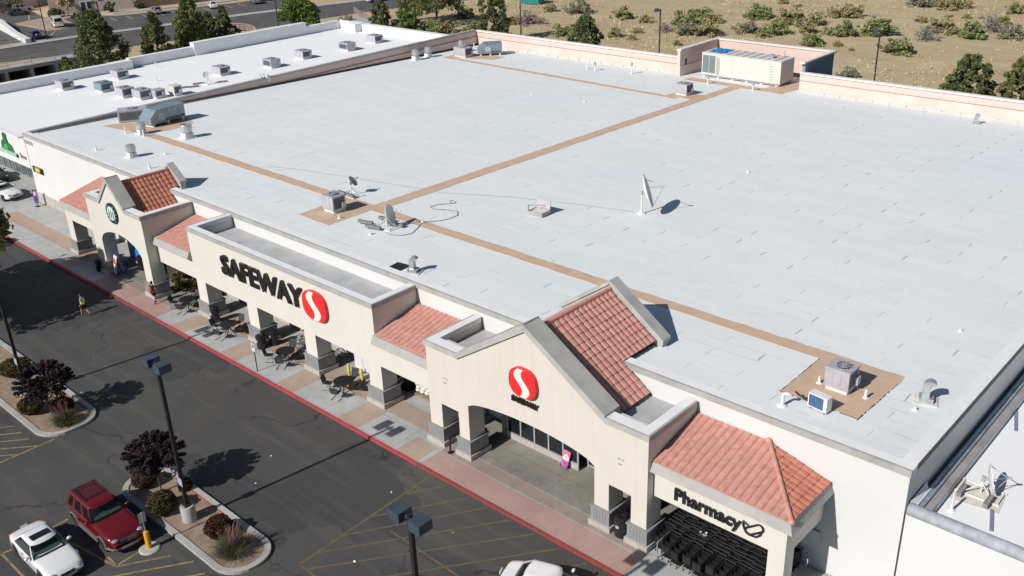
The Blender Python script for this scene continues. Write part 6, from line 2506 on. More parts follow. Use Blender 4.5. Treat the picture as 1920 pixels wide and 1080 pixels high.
def a_frame(label, x, y, rz, w_, h, mats):
    t = thing('pavement_sign', label, 'sign board', (x, y, WZ + .004), rz)
    for sg in (-1, 1):
        mb = MB(mats[0])
        mb.add([(-w_, sg * .32, .10), (w_, sg * .32, .10), (w_, sg * .03, h), (-w_, sg * .03, h), (-w_, sg * .32 + .02, .10), (w_, sg * .32 + .02, .10), (w_, sg * .03 + .02, h), (-w_, sg * .03 + .02, h)],
               [(0, 1, 2, 3), (7, 6, 5, 4), (0, 4, 5, 1), (3, 2, 6, 7), (0, 3, 7, 4), (1, 5, 6, 2)])
        p = mb.build('board', t)
        if sg < 0:
            def on(u, v):
                return (-w_ + 2 * w_ * u, -.32 + .29 * v - .004, .10 + (h - .10) * v)
            for m, (u0, u1, v0, v1), k in mats[1]:
                q = MB(m)
                vs = [(u0 + (u1 - u0) * (.5 + .5 * math.cos(2 * PI * i / k + PI / 4) * (1.414 if k == 4 else 1)), v0 + (v1 - v0) * (.5 + .5 * math.sin(2 * PI * i / k + PI / 4) * (1.414 if k == 4 else 1))) for i in range(k)]
                q.add([on(*v) for v in vs], [tuple(range(k))])
                q.build('panel_print', p)
    for sx in (-1, 1):
        mb = MB(M_BLACK)
        mb.cyl((sx * w_, -.345, 0), (sx * w_, -.31, .2), .02, n=5)
        mb.cyl((sx * w_, .345, 0), (sx * w_, .31, .2), .02, n=5)
        mb.build('leg', t)
    return t


PK = mat('pink_print', (.80, .16, .32), .5, .1, 3)
MGT = mat('magenta_print', (.55, .06, .42), .5, .3, 3)
a_frame('pink and magenta folding sign board before the shop windows', -27.0, 32.45, R(-8), .25, .92, (PK, [(MGT, (0, 1, 0, .42), 4), (M_SIGNW, (.12, .92, .40, .66), 4), (mat('mint_print', (.45, .8, .75), .5, .2, 5), (.33, .7, .5, .82), 12), (mat('lilac_print', (.7, .4, .75), .5, .2, 5), (.1, .6, .08, .26), 4)]))
a_frame('white and red folding sign board at the coffee arch', -70.75, 29.75, R(-8), .36, 1.55, (M_WHITE, [(mat('rose_print', (.62, .10, .16), .5, .3, 5), (.05, .55, .52, .84), 4), (mat('straw_print', (.72, .48, .2), .5, .3, 5), (.55, .97, .52, .84), 4),
       (mat('rose_print', (.62, .10, .16), .5, .3, 5), (.5, .95, .12, .48), 14), (mat('rose_print', (.62, .10, .16), .5, .3, 5), (0, 1, 0, .06), 4)]))

t = thing('post_sign', 'thin pole with a small pale notice on the pavement by the kerb', 'sign post', (-48.65, 27.75, WZ))
mb = MB(M_BLACK)
mb.cyl((0, 0, 0), (0, 0, 1.95), .035, n=8)
mb.build('pole', t)
mb = MB(mat('pale_blue_notice', (.70, .72, .80), .5, .1, 6))
mb.box(-.17, .17, -.06, -.04, 1.45, 2.0)
pn = mb.build('plate', t)
mb = MB(mat('notice_blue', (.10, .14, .5), .5, .1, 6))
mb.box(-.10, .10, -.066, -.0605, 1.72, 1.92)
mb.build('symbol', pn)
t = thing('bollard_sign', 'grey sign on an orange-yellow post before the red car', 'sign post', (-38.2, 14.6, 0))
mb = MB(M_KERB)
mb.lathe([(.50, 0), (.50, .05), (.44, .09), (0, .10)], n=20)
mb.build('footing', t)
mb = MB(M_ORANGE)
mb.lathe([(.13, .09), (.13, .98), (.11, 1.03), (0, 1.05)], n=16)
mb.build('post', t, smooth='auto')
mb = MB(M_GALV)
mb.box(-.03, .03, -.02, .02, 1.0, 2.15)
mb.build('upright', t)
mb = MB(M_GALV)
mb.box(-.04, -.025, -.17, .17, 1.55, 2.1)
mb.build('plate', t)
for i, (x, y, lab) in enumerate(((-43.3, 30.9, 'yellow safety post standing left behind the round table'), (-42.15, 31.0, 'yellow safety post standing middle behind the round table'), (-40.75, 30.7, 'yellow safety post close to the right pier'))):
    mb = MB(M_YELB)
    mb.lathe([(.085, 0), (.085, 1.0), (.06, 1.06), (0, 1.08)], n=12)
    one(mb, 'bollard', lab, 'bollard', (x, y, WZ + .004), 0, 'yellow posts under the porch', 'auto')
mb = MB(mat('purple_banner', (.10, .06, .26), .6, .3, 3))
mb.add([(-.22, -.02, .35), (.22, -.02, .35), (.22, -.02, 1.7), (-.22, -.02, 1.7), (-.22, .02, .35), (.22, .02, .35), (.22, .02, 1.7), (-.22, .02, 1.7)], [(0, 1, 2, 3), (7, 6, 5, 4), (0, 4, 5, 1), (3, 2, 6, 7), (0, 3, 7, 4), (1, 5, 6, 2)])
mb.use(mat('lilac_print', (.7, .4, .75), .5, .2, 5))
mb.box(-.14, .14, -.026, -.0205, 1.1, 1.5)
mb.use(M_BLACK)
mb.cbox((0, 0, 0), (.4, .35, .05))
mb.cyl((0, 0, .05), (0, 0, .35), .03, n=6)
one(mb, 'banner_stand', 'small purple banner stand at the corner of the white wall', 'banner', (-92.6, 32.7, WZ), R(30))
mb = MB(M_WHITE)
mb.box(-.25, .25, -.05, 0, -.3, .3)
one(mb, 'wall_box', 'small white box on the wall inside the cart bay side opening', 'box', (-13.75, 33.42, 1.9))
t = thing('storage_cabinet', 'tall plain white cabinet behind the yellow posts, dark pole beside it', 'cabinet', (-43.3, 32.45, WZ + .004))
mb = MB(M_WHITE)
mb.box(-.85, .85, -.4, .4, .06, 2.15)
mb.build('body', t)
mb = MB(M_COPE)
mb.box(-.8, .8, -.35, .35, 0, .06)
mb.build('base', t)
for k in range(2):
    mb = MB(mat('off_white_panel', (.70, .70, .68), .5, .05, 3))
    mb.box(-.80 + .82 * k, -.02 + .82 * k, -.42, -.4, .15, 2.05)
    mb.build('door', t)
mb = MB(M_BLACK)
mb.cyl((0, 0, 0), (0, 0, 2.1), .03, n=6)
mb.cbox((0, 0, 1.3), (.12, .05, .2))
one(mb, 'sign_pole', 'slim dark pole at the right of the white cabinet', 'pole', (-42.15, 31.9, WZ + .004))

# merchandise stacked against the wall under the right bay
t = thing('firewood_stack', 'wall of red-white wrapped bundles behind the right bay pier', 'stack', (-41.0, 32.35, WZ + .004))
MRW = mat('red_white_wrap', (.62, .12, .12), .5, .1, 6, c2=(.78, .72, .68))
rr = random.Random(3)
mb = MB(MRW)
for i in range(7):
    for j in range(6):
        mb.ball((-.66 + i * .22, rr.uniform(-.05, .05), .15 + j * .27), (.13, .25, .15), 8, 6)
mb.build('bundle', t, smooth=True)
t = thing('drinks_cooler', 'amber and dark glass-door cooler between the two stacks', 'cooler', (-39.75, 32.45, WZ + .004))
mb = MB(M_BLACK)
mb.box(-.5, .5, -.35, .35, 0, 1.95)
mb.build('cabinet', t)
mb = MB(mat('amber_panel', (.62, .33, .03), .4, .1, 3))
mb.box(-.51, -.501, -.33, .33, .1, 1.9)
mb.build('side_panel', t)
mb = MB(M_GLASS)
mb.box(-.42, .42, -.36, -.351, .2, 1.8)
mb.build('door', t)
t = thing('ice_bag_stack', 'white printed bags piled on pallets against the wall', 'stack', (-37.45, 32.55, WZ + .004))
mb = MB(mat('white_printed_bags', (.80, .79, .74), .6, .05, 5, c2=(.55, .57, .55)))
for i in range(7):
    for j in range(5):
        mb.ball((-1.15 + i * .38 + (j % 2) * .1, rr.uniform(-.06, .06), .30 + j * .22), (.23, .34, .15), 8, 6)
mb.build('bag', t, smooth=True)
mb = MB(mat('pallet_wood', (.30, .22, .14), .9, .2, 4))
mb.box(-1.4, 1.4, -.4, .4, 0, .13)
mb.build('pallet', t)

# bicycles chained beneath the porch
def bicycle(label, x, y, rz, fm):
    t = thing('bicycle', label, 'bicycle', (x, y, WZ + .004), rz, 'bicycles under the porch')
    for xx in (-.52, .52):
        mb = MB(M_RUBBER)
        mb.tube([(xx + .33 * math.cos(2 * PI * k / 24), 0, .34 + .33 * math.sin(2 * PI * k / 24)) for k in range(24)], .022, 6, True)
        wh = mb.build('wheel', t)
        mb = MB(M_CHROME)
        for k in range(9):
            a = PI * k / 9
            mb.cyl((xx - .31 * math.cos(a), 0, .34 - .31 * math.sin(a)), (xx + .31 * math.cos(a), 0, .34 + .31 * math.sin(a)), .004, n=4)
        mb.build('spokes', wh)
    mb = MB(fm)
    for p, q in (((-.52, 0, .34), (-.05, 0, .34)), ((-.05, 0, .34), (.38, 0, .80)), ((-.16, 0, .82), (.38, 0, .84)), ((-.05, 0, .34), (-.20, 0, .92)), ((-.52, 0, .34), (-.16, 0, .80)), ((.36, 0, .92), (.52, 0, .34))):
        mb.cyl(p, q, .02, n=7)
    mb.build('frame', t)
    mb = MB(M_BLACK)
    mb.tube([(.34, -.28, .98), (.36, -.1, 1.02), (.36, .1, 1.02), (.34, .28, .98)], .016, 6)
    mb.cyl((.36, 0, .90), (.36, 0, 1.02), .016, n=6)
    mb.build('handlebar', t)
    mb = MB(M_BLACK)
    mb.ball((-.21, 0, .95), (.14, .07, .04), 10, 6)
    mb.build('saddle', t)
    mb = MB(M_CHROME)
    mb.cyl((-.05, -.03, .34), (-.05, .03, .34), .09, n=14)
    mb.cyl((-.05, .03, .34), (.06, .09, .22), .012, n=5)
    mb.cyl((-.05, -.03, .34), (-.16, -.09, .46), .012, n=5)
    mb.build('crankset', t)
    return t


bicycle('dark bicycle leaning beside the bins, wheels toward the round table', -48.6, 31.5, R(28), M_BLACK)
bicycle('dark bicycle standing upright behind the leaning one', -49.3, 32.2, R(60), mat('dark_blue_frame', (.03, .05, .12), .3, .1, 4))
bicycle('pale-framed bicycle half hidden behind the pier', -46.9, 31.6, R(12), M_COPE)
bicycle('pale-framed bicycle by the wall in the next bay', -45.4, 32.5, R(20), M_FRAME)

# shopping carts nested in the pharmacy bay
def make_cart():
    t = thing('shopping_cart', 'black shopping cart nested in the rows under the pharmacy fascia', 'shopping cart', (0, 0, 0), 0, 'black shopping carts in the pharmacy bay')
    mb = MB(M_BLACK)
    zb0, zt = .52, .98

    def P(u, v, z):      # u across, v along; the basket narrows and drops toward the front (-y)
        k = 1 - .25 * v
        return (u * .27 * k, .42 - .86 * v, z - .06 * v)
    for k in range(9):
        v = k / 8
        for s in (-1, 1):
            mb.cyl(P(s, v, zb0 + .04), P(s * 1.08, v, zt), .007, n=3)
    for j in range(4):
        z = zb0 + (zt - zb0) * j / 3
        mb.tube([P(-1, 0, z), P(-1, 1, z), P(1, 1, z), P(1, 0, z)], .008 if j < 3 else .013, 4)
    for s in (-1, 1):
        mb.add([P(s * .98, 0, zb0), P(s * .98, 1, zb0), P(s * 1.04, 1, zt - .06), P(s * 1.04, 0, zt - .06)], [(0, 1, 2, 3)])
    mb.add([P(-1, 1, zb0), P(1, 1, zb0), P(1, 1, zt - .06), P(-1, 1, zt - .06)], [(0, 1, 2, 3)])
    for k in range(6):
        u = -1 + .4 * k
        mb.cyl(P(u, 1, zb0 + .02), P(u, 1, zt), .007, n=3)
        mb.cyl(P(u, 0, zb0), P(u, 1, zb0), .008, n=3)
    mb.build('basket', t)
    mb = MB(M_BLACK)
    for s in (-1, 1):
        mb.tube([(s * .27, .50, 1.02), (s * .26, .34, .5), (s * .26, .40, .16), (s * .17, -.48, .14)], .016, 4)
    mb.tube([(-.26, .36, .22), (.26, .36, .22)], .012, 4)
    mb.box(-.2, .2, -.4, .36, .19, .205)
    mb.build('frame', t)
    mb = MB(mat('cart_handle_plastic', (.018, .018, .02), .6, .2, 5))
    mb.cyl((-.29, .50, 1.02), (.29, .50, 1.02), .022, n=6)
    mb.box(-.22, .22, .40, .415, .70, .96)
    mb.build('handle', t)
    mb = MB(M_COPE)
    for sx, yy in ((-.25, .40), (.25, .40), (-.16, -.46), (.16, -.46)):
        mb.cyl((sx - .015, yy, .065), (sx + .015, yy, .065), .065, n=8)
    mb.build('castor', t)
    return t


cart = make_cart()
first = True
rr = random.Random(11)
for i in range(10):
    x = -19.5 + i * .57
    for j in range(11):
        y = 29.95 + j * .27 + rr.uniform(-.10, .10) + (.35 if i == 0 else 0)
        if first:
            cart.location, first = (x, y, WZ + .003), False
        else:
            dup(cart, (x + rr.uniform(-.02, .02), y, WZ + .003), R(rr.uniform(-5, 5)))
mb = MB(M_WHITE)
mb.cbox((0, 0, 0), (.34, .24, .08))
one(mb, 'paper_flyer', 'white carton left on a cart in the pharmacy bay', 'carton', (-18.05, 31.3, 1.02), R(30))
mb = MB(M_GALV)
for xx in (-.5, .5):
    mb.cyl((xx, 0, 0), (xx, 0, .9), .03, n=6)
mb.cyl((-.5, 0, .9), (.5, 0, .9), .03, n=6)
one(mb, 'cart_rail', 'steel cart guide hoop at the left end of the pharmacy bay', 'rail', (-19.3, 29.95, WZ), R(90))
# scraps of paper on the lot
for i, (x, y, s) in enumerate(((-40.2, 22.9, .10), (-38.7, 20.9, .10), (-32.6, 25.0, .12), (-29.9, 20.4, .16), (-32.0, 17.0, .30), (-44.0, 14.8, .09), (-77.5, 25.9, .10), (-84.0, 28.6, .10), (-55.2, 19.3, .10), (-27.9, 24.8, .06))):
    mb = MB(M_WHITE)
    s *= .6
    mb.ball((0, 0, s * .35), (s, s * .7, s * .4), 7, 5)
    lab = ['near the thin pole shadow, left', 'near the thin pole shadow, right', 'above the twin lamp heads', 'left of the twin lamp heads', 'at the bottom edge before the hatching', 'behind the red car', 'by the tree shadow at the left',
           'on the pale apron at the left', 'by the purple tree shadow', 'by the damp patch on the hatching'][i]
    one(mb, 'paper_scrap', 'white paper scrap on the ground ' + lab, 'litter', (x, y, WZ if y > 28 else .008), i)

# ------------------------------------------------------------------ people
def skin_mesh(name, verts, edges, m, parent, root=0, sub=1):
    """one continuous surface grown round a skeleton: verts are (x, y, z, radius)"""
    me = bpy.data.meshes.new(name)
    me.from_pydata([v[:3] for v in verts], edges, [])
    o = bpy.data.objects.new(name, me)
    COL.objects.link(o)
    md = o.modifiers.new('skin', 'SKIN')
    md.use_smooth_shade = True
    if not me.skin_vertices:
        me.skin_vertices.new()
    for i, v in enumerate(verts):
        s = me.skin_vertices[0].data[i]
        s.radius = (v[3], v[4] if len(v) > 4 else v[3])
        s.use_root = (i == root)
    sb = o.modifiers.new('sub', 'SUBSURF')
    sb.levels = sb.render_levels = sub
    dg = bpy.context.evaluated_depsgraph_get()
    dg.update()
    nm = bpy.data.meshes.new_from_object(o.evaluated_get(dg))
    nm.materials.clear()
    nm.materials.append(m)
    bpy.data.objects.remove(o)
    o = bpy.data.objects.new(name, nm)
    COL.objects.link(o)
    o.parent = parent
    return o


M_SKIN = mat('skin', (.50, .30, .21), .6, .06, 6)


def person(label, loc, rz, legs, arms, shirt, shorts, sleeve, hairm, vest=None, lean=.04):
    """faces local +y; legs/arms: (left, right) joint lists"""
    t = thing('person', label, 'person', loc, rz)
    V = [(0, 0, .95, .125, .10), (0, lean * .5, 1.14, .12, .09), (0, lean, 1.34, .145, .10), (0, lean + .02, 1.47, .055), (0, lean + .035, 1.55, .06), (0, lean + .05, 1.63, .088, .098), (0, lean + .045, 1.72, .072, .08)]
    E = [(0, 1), (1, 2), (2, 3), (3, 4), (4, 5), (5, 6)]
    for sx, lg in zip((-1, 1), legs):
        (ky, kz), (ay, az) = lg
        i = len(V)
        td = (.17 if az < .2 else .12)
        V += [(sx * .095, .0, .88, .085), (sx * .10, ky, kz, .056), (sx * .10, (ky + ay) / 2 - .02, (kz + az) / 2 + .03, .055), (sx * .10, ay, az, .038), (sx * .105, ay + .06, az - .045, .042), (sx * .11, ay + td, az - .06, .034)]
        E += [(0, i)] + [(i + k, i + k + 1) for k in range(5)]
    for sx, am in zip((-1, 1), arms):
        (ex, ey, ez), (wx, wy, wz) = am
        i = len(V)
        el, wr_ = Vector((sx * ex, ey, ez)), Vector((sx * wx, wy, wz))
        d = (wr_ - el).normalized()
        pm = wr_ + d * .07
        V += [(sx * .17, lean, 1.40, .055), (*el, .040), (*wr_, .026), (*pm, .032, .018)]
        E += [(2, i), (i, i + 1), (i + 1, i + 2), (i + 2, i + 3)]
        side = d.cross(Vector((sx, 0, 0)))
        side = side.normalized() if side.length > .1 else Vector((0, 1, 0))
        curl = Vector((-sx, 0, 0))
        for k, ln in enumerate((.068, .078, .074, .058)):
            j = len(V)
            b = pm + d * .03 + side * (.028 - .0185 * k)
            m1 = b + d * ln * .5 + curl * .008
            e1 = b + d * ln * .88 + curl * .03
            V += [(*b, .0095), (*m1, .0088), (*e1, .0078)]
            E += [(i + 3, j), (j, j + 1), (j + 1, j + 2)]
        j = len(V)
        b = wr_ + d * .035 + side * .03
        V += [(*b, .011), (*(b + d * .03 + side * .022 + curl * .012), .010), (*(b + d * .055 + side * .026 + curl * .022), .009)]
        E += [(i + 2, j), (j, j + 1), (j + 1, j + 2)]
    body = skin_mesh('body', V, E, M_SKIN, t)
    # clothes follow the same skeleton, a little fuller
    sv = [(0, 0, .93, .135, .112), (0, lean * .5, 1.14, .132, .104), (0, lean, 1.35, .158, .112), (0, lean + .01, 1.43, .09)]
    se = [(0, 1), (1, 2), (2, 3)]
    for sx, am in zip((-1, 1), arms):
        (ex, ey, ez), _ = am
        i = len(sv)
        sv += [(sx * .175, lean, 1.40, .068), (sx * (.175 + (ex - .175) * sleeve), lean + (ey - lean) * sleeve, 1.40 + (ez - 1.40) * sleeve, .058)]
        se += [(2, i), (i, i + 1)]
    skin_mesh('shirt', sv, se, shirt, t)
    pv, pe = [(0, 0, .97, .133, .112)], []
    for sx, lg in zip((-1, 1), legs):
        (ky, kz), _ = lg
        i = len(pv)
        pv += [(sx * .097, .0, .87, .105), (sx * .105, ky * .9, .87 + (kz - .87) * .92, .082)]
        pe += [(0, i), (i, i + 1)]
    skin_mesh('shorts', pv, pe, shorts, t)
    for sx, lg in zip((-1, 1), legs):
        _, (ay, az) = lg
        td = .17 if az < .2 else .12
        skin_mesh('shoe', [(sx * .10, ay - .03, az - .03, .046), (sx * .105, ay + .06, az - .05, .05), (sx * .11, ay + td + .01, az - .06, .040)], [(0, 1), (1, 2)], M_BLACK, t)
    if vest:
        vv = [(0, 0, .90, .175, .155), (0, lean * .5, 1.12, .175, .15), (0, lean, 1.32, .215, .155), (0, lean + .005, 1.42, .17, .13)]
        vo = skin_mesh('safety_vest', vv, [(0, 1), (1, 2), (2, 3)], vest, t)
        mb = MB(mat('reflective_tape', (.65, .66, .62), .3, .05, 4))
        for z, rr in ((1.06, .168), (1.25, .19)):
            mb.tube([(rr * 1.0 * math.cos(2 * PI * k / 18), lean * .6 + .148 * math.sin(2 * PI * k / 18), z) for k in range(18)], .022, 5, True)
        mb.build('reflective_stripe', vo)
    mb = MB(hairm)
    mb.ball((0, lean + .03, 1.70), (.092, .105, .085), 14, 8)
    mb.ball((0, lean - .02, 1.65), (.085, .075, .085), 12, 8)
    mb.build('hair', t, smooth=True)
    mb = MB(M_SKIN)
    mb.ball((0, lean + .155, 1.635), (.013, .022, .02), 8, 6)
    mb.ball((-.092, lean + .05, 1.64), (.012, .022, .032), 8, 6)
    mb.ball((.092, lean + .05, 1.64), (.012, .022, .032), 8, 6)
    mb.use(M_BLACK)
    mb.ball((-.033, lean + .135, 1.665), (.012, .010, .008), 8, 6)
    mb.ball((.033, lean + .135, 1.665), (.012, .010, .008), 8, 6)
    mb.use(mat('lips', (.36, .14, .12), .5, .05, 4))
    mb.ball((0, lean + .138, 1.592), (.026, .010, .007), 8, 6)
    mb.build('face', t, smooth=True)
    return t


HIVIS = mat('hi_vis_yellow', (.66, .95, .06), .6, .08, 5)
DARKC = mat('black_cloth', (.018, .018, .02), .9, .2, 8)
HAIRM = mat('dark_hair', (.025, .018, .014), .7, .2, 10)
person('person in a yellow-green safety vest and black shorts striding across the lot', (-65.75, 24.6, .008), R(115), (((.20, .53), (.24, .09)), ((.0, .50), (-.33, .17))),
       ((( .26, -.14, 1.14), (.25, .05, .95)), ((.27, .16, 1.16), (.24, .34, 1.02))), mat('grey_shirt', (.22, .23, .22), .9, .1, 6), DARKC, .75, HAIRM, HIVIS, .05)
person('person in black top and shorts with a red backpack walking on the pink pavement', (-63.35, 28.75, WZ + .004), R(28), (((.18, .52), (.16, .09)), ((.02, .50), (-.24, .13))),
       (((.27, -.05, 1.13), (.26, .10, .92)), ((.27, .04, 1.13), (.27, .16, .93))), DARKC, DARKC, .4, HAIRM, None, .04)
a = R(28)
bx, by = -63.35 + math.sin(a) * .17, 28.75 - math.cos(a) * .17
t = thing('backpack', 'red backpack on the back of the person in black', 'backpack', (bx, by, WZ + 1.0), a)
mb = MB(mat('red_nylon', (.55, .045, .04), .6, .15, 6))
mb.ball((0, 0, .20), (.15, .10, .25), 14, 10)
mb.build('body', t, smooth=True)
mb = MB(mat('grey_nylon', (.25, .12, .12), .6, .15, 6))
mb.ball((0, -.07, .13), (.11, .06, .12), 12, 8)
mb.build('pocket', t, smooth=True)
mb = MB(DARKC)
for s in (-1, 1):
    mb.tube([(s * .08, .05, .42), (s * .10, .12, .47), (s * .12, .28, .38), (s * .12, .27, .18), (s * .10, .08, .02)], .016, 5)
mb.build('strap', t)

# ------------------------------------------------------------------ vegetation
def limbs(mb, base, top, r, n, spread, rs, lo=.3):
    mb.tube([base, Vector(base).lerp(Vector(top), .5) + Vector((rs.uniform(-.1, .1), rs.uniform(-.1, .1), 0)), top], [r, r * .75, r * .25], 7)
    b, tp = Vector(base), Vector(top)
    for k in range(n):
        u = lo + (1 - lo) * (k + .5) / n
        p = b.lerp(tp, u * .92)
        a = 2.4 * k + rs.uniform(-.4, .4)
        L = spread * (1.1 - .6 * u)
        q = p + Vector((math.cos(a) * L, math.sin(a) * L, L * rs.uniform(.15, .5)))
        mb.tube([p, p.lerp(q, .5) + Vector((0, 0, L * .06)), q], [r * .42, r * .28, r * .1], 5)


def clump_cloud(centres, radii, per, rs, flat=.8):
    out = []
    for c, r_ in zip(centres, radii):
        g = rs.normal(size=(per, 3))
        g /= np.linalg.norm(g, axis=1)[:, None]
        g *= (rs.uniform(.25, 1, size=(per, 1)) ** .5) * r_
        g[:, 2] *= flat
        out.append(g + np.asarray(c))
    return np.concatenate(out)


def pine(label, x, y, z, h, rad, seed, m=L_PINE, group=None, shape=.75, n=90, per=80, size=.20, name='pine_tree', low=.06, lop=(0, 0)):
    t = thing(name, label, 'tree', (x, y, z), 0, group)
    rs = np.random.RandomState(seed)
    pr = random.Random(seed)
    mb = MB(M_BARK)
    limbs(mb, (0, 0, 0), (0, 0, h * .93), .035 * h * .6, 16, rad * .8, pr, .12)
    mb.build('trunk', t)
    cs, rr = [], []
    for k in range(n):
        u = low + (1 - low) * (k / n) ** 1.0
        prof = (1 - u) ** shape * (1.0 if u > .16 else .72 + 1.75 * (u - low))
        a = k * 2.399 + rs.uniform(-.5, .5)
        wob = 1 + .42 * math.sin(3 * a + seed) * math.sin(8 * u + seed)
        q = rad * prof * wob * rs.uniform(.45, 1.0) ** .5
        cs.append((q * math.cos(a) + lop[0] * u, q * math.sin(a) + lop[1] * u, h * u + rs.uniform(-.15, .15)))
        rr.append(rad * rs.uniform(.13, .26) * (1 - .35 * u))
    cen = clump_cloud(cs, rr, per, rs, .78)
    leaf_cloud('crown', cen, size, m, 2.2, .3, seed, t)
    return t


pine('tall dark pine, leftmost behind the white parapet', -146.5, 66.0, 0, 9.6, 4.9, 1, L_PINE, n=150, shape=.62)
pine('dark pine second from the left, beside the dark pole', -143.5, 73.8, 0, 8.3, 3.3, 2, L_PINE)
pine('tallest olive pine in the middle of the left row', -147.0, 82.0, 0, 10.2, 3.5, 3, L_PINE2, n=120)
pine('broad olive pine crowding against the tallest left pine', -145.0, 79.6, 0, 7.0, 2.9, 13, L_PINE2)
pine('low dark pine between the tallest left pine and the curved railing', -149.5, 86.8, 0, 6.2, 2.5, 4, L_PINE)
pine('small dark pine by the curved railing', -150.8, 90.5, 0, 6.6, 2.3, 5, L_PINE)
pine('short round dark bush at the foot of the leftmost pine', -150.2, 62.2, 0, 3.0, 1.6, 25, L_PINE, n=30, name='dark_bush')
pine('big broad pine behind the far corner of the white roof', -134.0, 124.5, 0, 10.5, 5.0, 6, L_PINE, shape=.45, n=130, per=90, low=.30)
pine('second broad pine left of the biggest one, behind the white roof', -139.8, 124.5, 0, 9.2, 3.8, 7, L_PINE, shape=.5, n=90, low=.22)
pine('spiky dark juniper right of the dark pole by the ramp railing', -136.8, 113.6, 0, 5.6, 2.6, 8, L_PINE, shape=.55, n=70, name='juniper')
pine('tall pine behind the corner of the grey roof', -112.6, 117.5, 0, 10.2, 3.1, 9, L_PINE, shape=.55, n=110)
pine('wide low pine behind the middle of the rear parapet', -91.8, 115.5, 0, 6.6, 3.6, 10, L_PINE, shape=.75, n=100)
pine('dark pine alone in the field, right of the right lamp post', -36.2, 116.0, 0, 6.4, 3.1, 11, L_PINE, shape=.42, n=100)
pine('pine cut by the right edge of the picture', -30.2, 115.0, 0, 7.2, 3.1, 12, L_PINE2, shape=.5, n=95)


def broadleaf(label, x, y, z, h, rad, seed, m, name='tree', trunk_h=.35, n=60, per=70, size=.16, flat=.85, r0=.07, cat='tree', group=None, spiky=0):
    t = thing(name, label, cat, (x, y, z), 0, group)
    rs = np.random.RandomState(seed)
    pr = random.Random(seed)
    mb = MB(M_BARK)
    limbs(mb, (0, 0, 0), (.1, .05, h * .85), r0, 14, rad * .85, pr, trunk_h)
    mb.build('trunk', t)
    cs, rr = [], []
    zc, zh = h * (trunk_h + 1) / 2, h * (1 - trunk_h) / 2
    for k in range(n):
        d = rs.normal(size=3)
        d /= np.linalg.norm(d)
        q = rs.uniform(.35, 1.0) ** .6
        wob = 1 + .22 * math.sin(4 * math.atan2(d[1], d[0]) + seed) + .12 * math.sin(9 * d[2] + seed)
        cs.append((d[0] * q * rad * wob, d[1] * q * rad * wob, zc + d[2] * q * zh * wob))
        rr.append(rad * rs.uniform(.16, .30))
    if spiky:
        for k in range(spiky):
            d = rs.normal(size=3)
            d[2] = abs(d[2]) * .9 + .1
            d /= np.linalg.norm(d)
            for s in np.linspace(.8, 1.18, 5):
                cs.append((d[0] * rad * s, d[1] * rad * s, zc + d[2] * zh * s * 1.05))
                rr.append(rad * .07)
    cen = clump_cloud(cs, rr, per, rs, flat)
    leaf_cloud('crown', cen, size, m, 1.7, .1, seed, t)
    return t


broadleaf('bright green leafy tree behind the white parapet', -149.6, 105.6, 0, 6.4, 3.5, 21, L_GREEN, 'leafy_tree', .12, 90, 80, .26, .9, .12)
broadleaf('small bright green tree before the big broad pine', -130.6, 114.5, 0, 4.6, 2.0, 22, L_GREEN, 'leafy_tree', .15, 50, 70, .22)
broadleaf('autumn-yellow tree in front of the far building wall', -212.0, 90.6, 0, 4.6, 2.1, 23, L_DRY, 'autumn_tree', .35, 50, 50, .24)
broadleaf('purple-leaved tree in the near island beside the lamp post', -41.75, 17.25, .10, 3.15, 1.30, 31, L_PURP, 'purple_tree', .38, 80, 55, .085, .85, .05, spiky=70)
broadleaf('purple-leaved tree in the left island with clipped bushes below', -53.9, 16.9, .10, 3.15, 1.38, 32, L_PURP, 'purple_tree', .30, 80, 55, .085, .85, .05, spiky=60)
broadleaf('big tree just outside the left edge, its shadow on the lot', -74.5, 16.6, 0, 8.4, 5.1, 33, L_PINE2, 'shade_tree', .26, 190, 70, .42, .9, .14, spiky=30)
broadleaf('green bush peeping in at the left edge of the picture', -85.6, 25.2, 0, 1.9, .75, 34, L_GREEN, 'green_bush', .05, 26, 60, .14, .9, .03, 'bush')
for (x, y, z, h, r_, s, m, lab) in ((-40.15, 16.45, .1, 1.15, .72, 41, L_BUSH, 'round yellow-green clipped bush before the near purple tree'), (-36.35, 17.3, .1, 1.05, .66, 42, L_REDB, 'round reddish clipped bush beside the pink-plumed grass'),
                                     (-55.15, 16.25, .1, 1.0, .70, 43, L_BUSH, 'round dark clipped bush at the left island kerb'), (-53.6, 17.5, .1, .95, .62, 44, L_REDB, 'reddish bush beneath the left purple tree'),
                                     (-43.0, 17.0, .1, .85, .62, 45, L_BUSH, 'low loose bush left of the near purple tree'), (-60.6, 17.6, .1, 1.1, .95, 46, L_BUSH, 'dark bush at the left edge behind the lamp post'),
                                     (-41.0, 18.2, .1, .6, .35, 47, L_REDB, 'small reddish sprig by the red kerb in the near island')):
    t = thing('clipped_bush', lab, 'bush', (x, y, z))
    rs = np.random.RandomState(s)
    d = rs.normal(size=(5200, 3))
    d /= np.linalg.norm(d, axis=1)[:, None]
    q = rs.uniform(.55, 1.02, size=(5200, 1)) ** .5
    c = d * q * np.array([r_, r_, h * .5]) * (1 + .07 * np.sin(d[:, :1] * 9 + s)) + np.array([0, 0, h * .5])
    c = c[c[:, 2] > .02]
    leaf_cloud('foliage', c, .075, m, 1.5, 0, s, t)
    mb = MB(M_BARK)
    limbs(mb, (0, 0, 0), (0, 0, h * .6), .03, 6, r_ * .6, random.Random(s), .2)
    mb.build('stem', t)


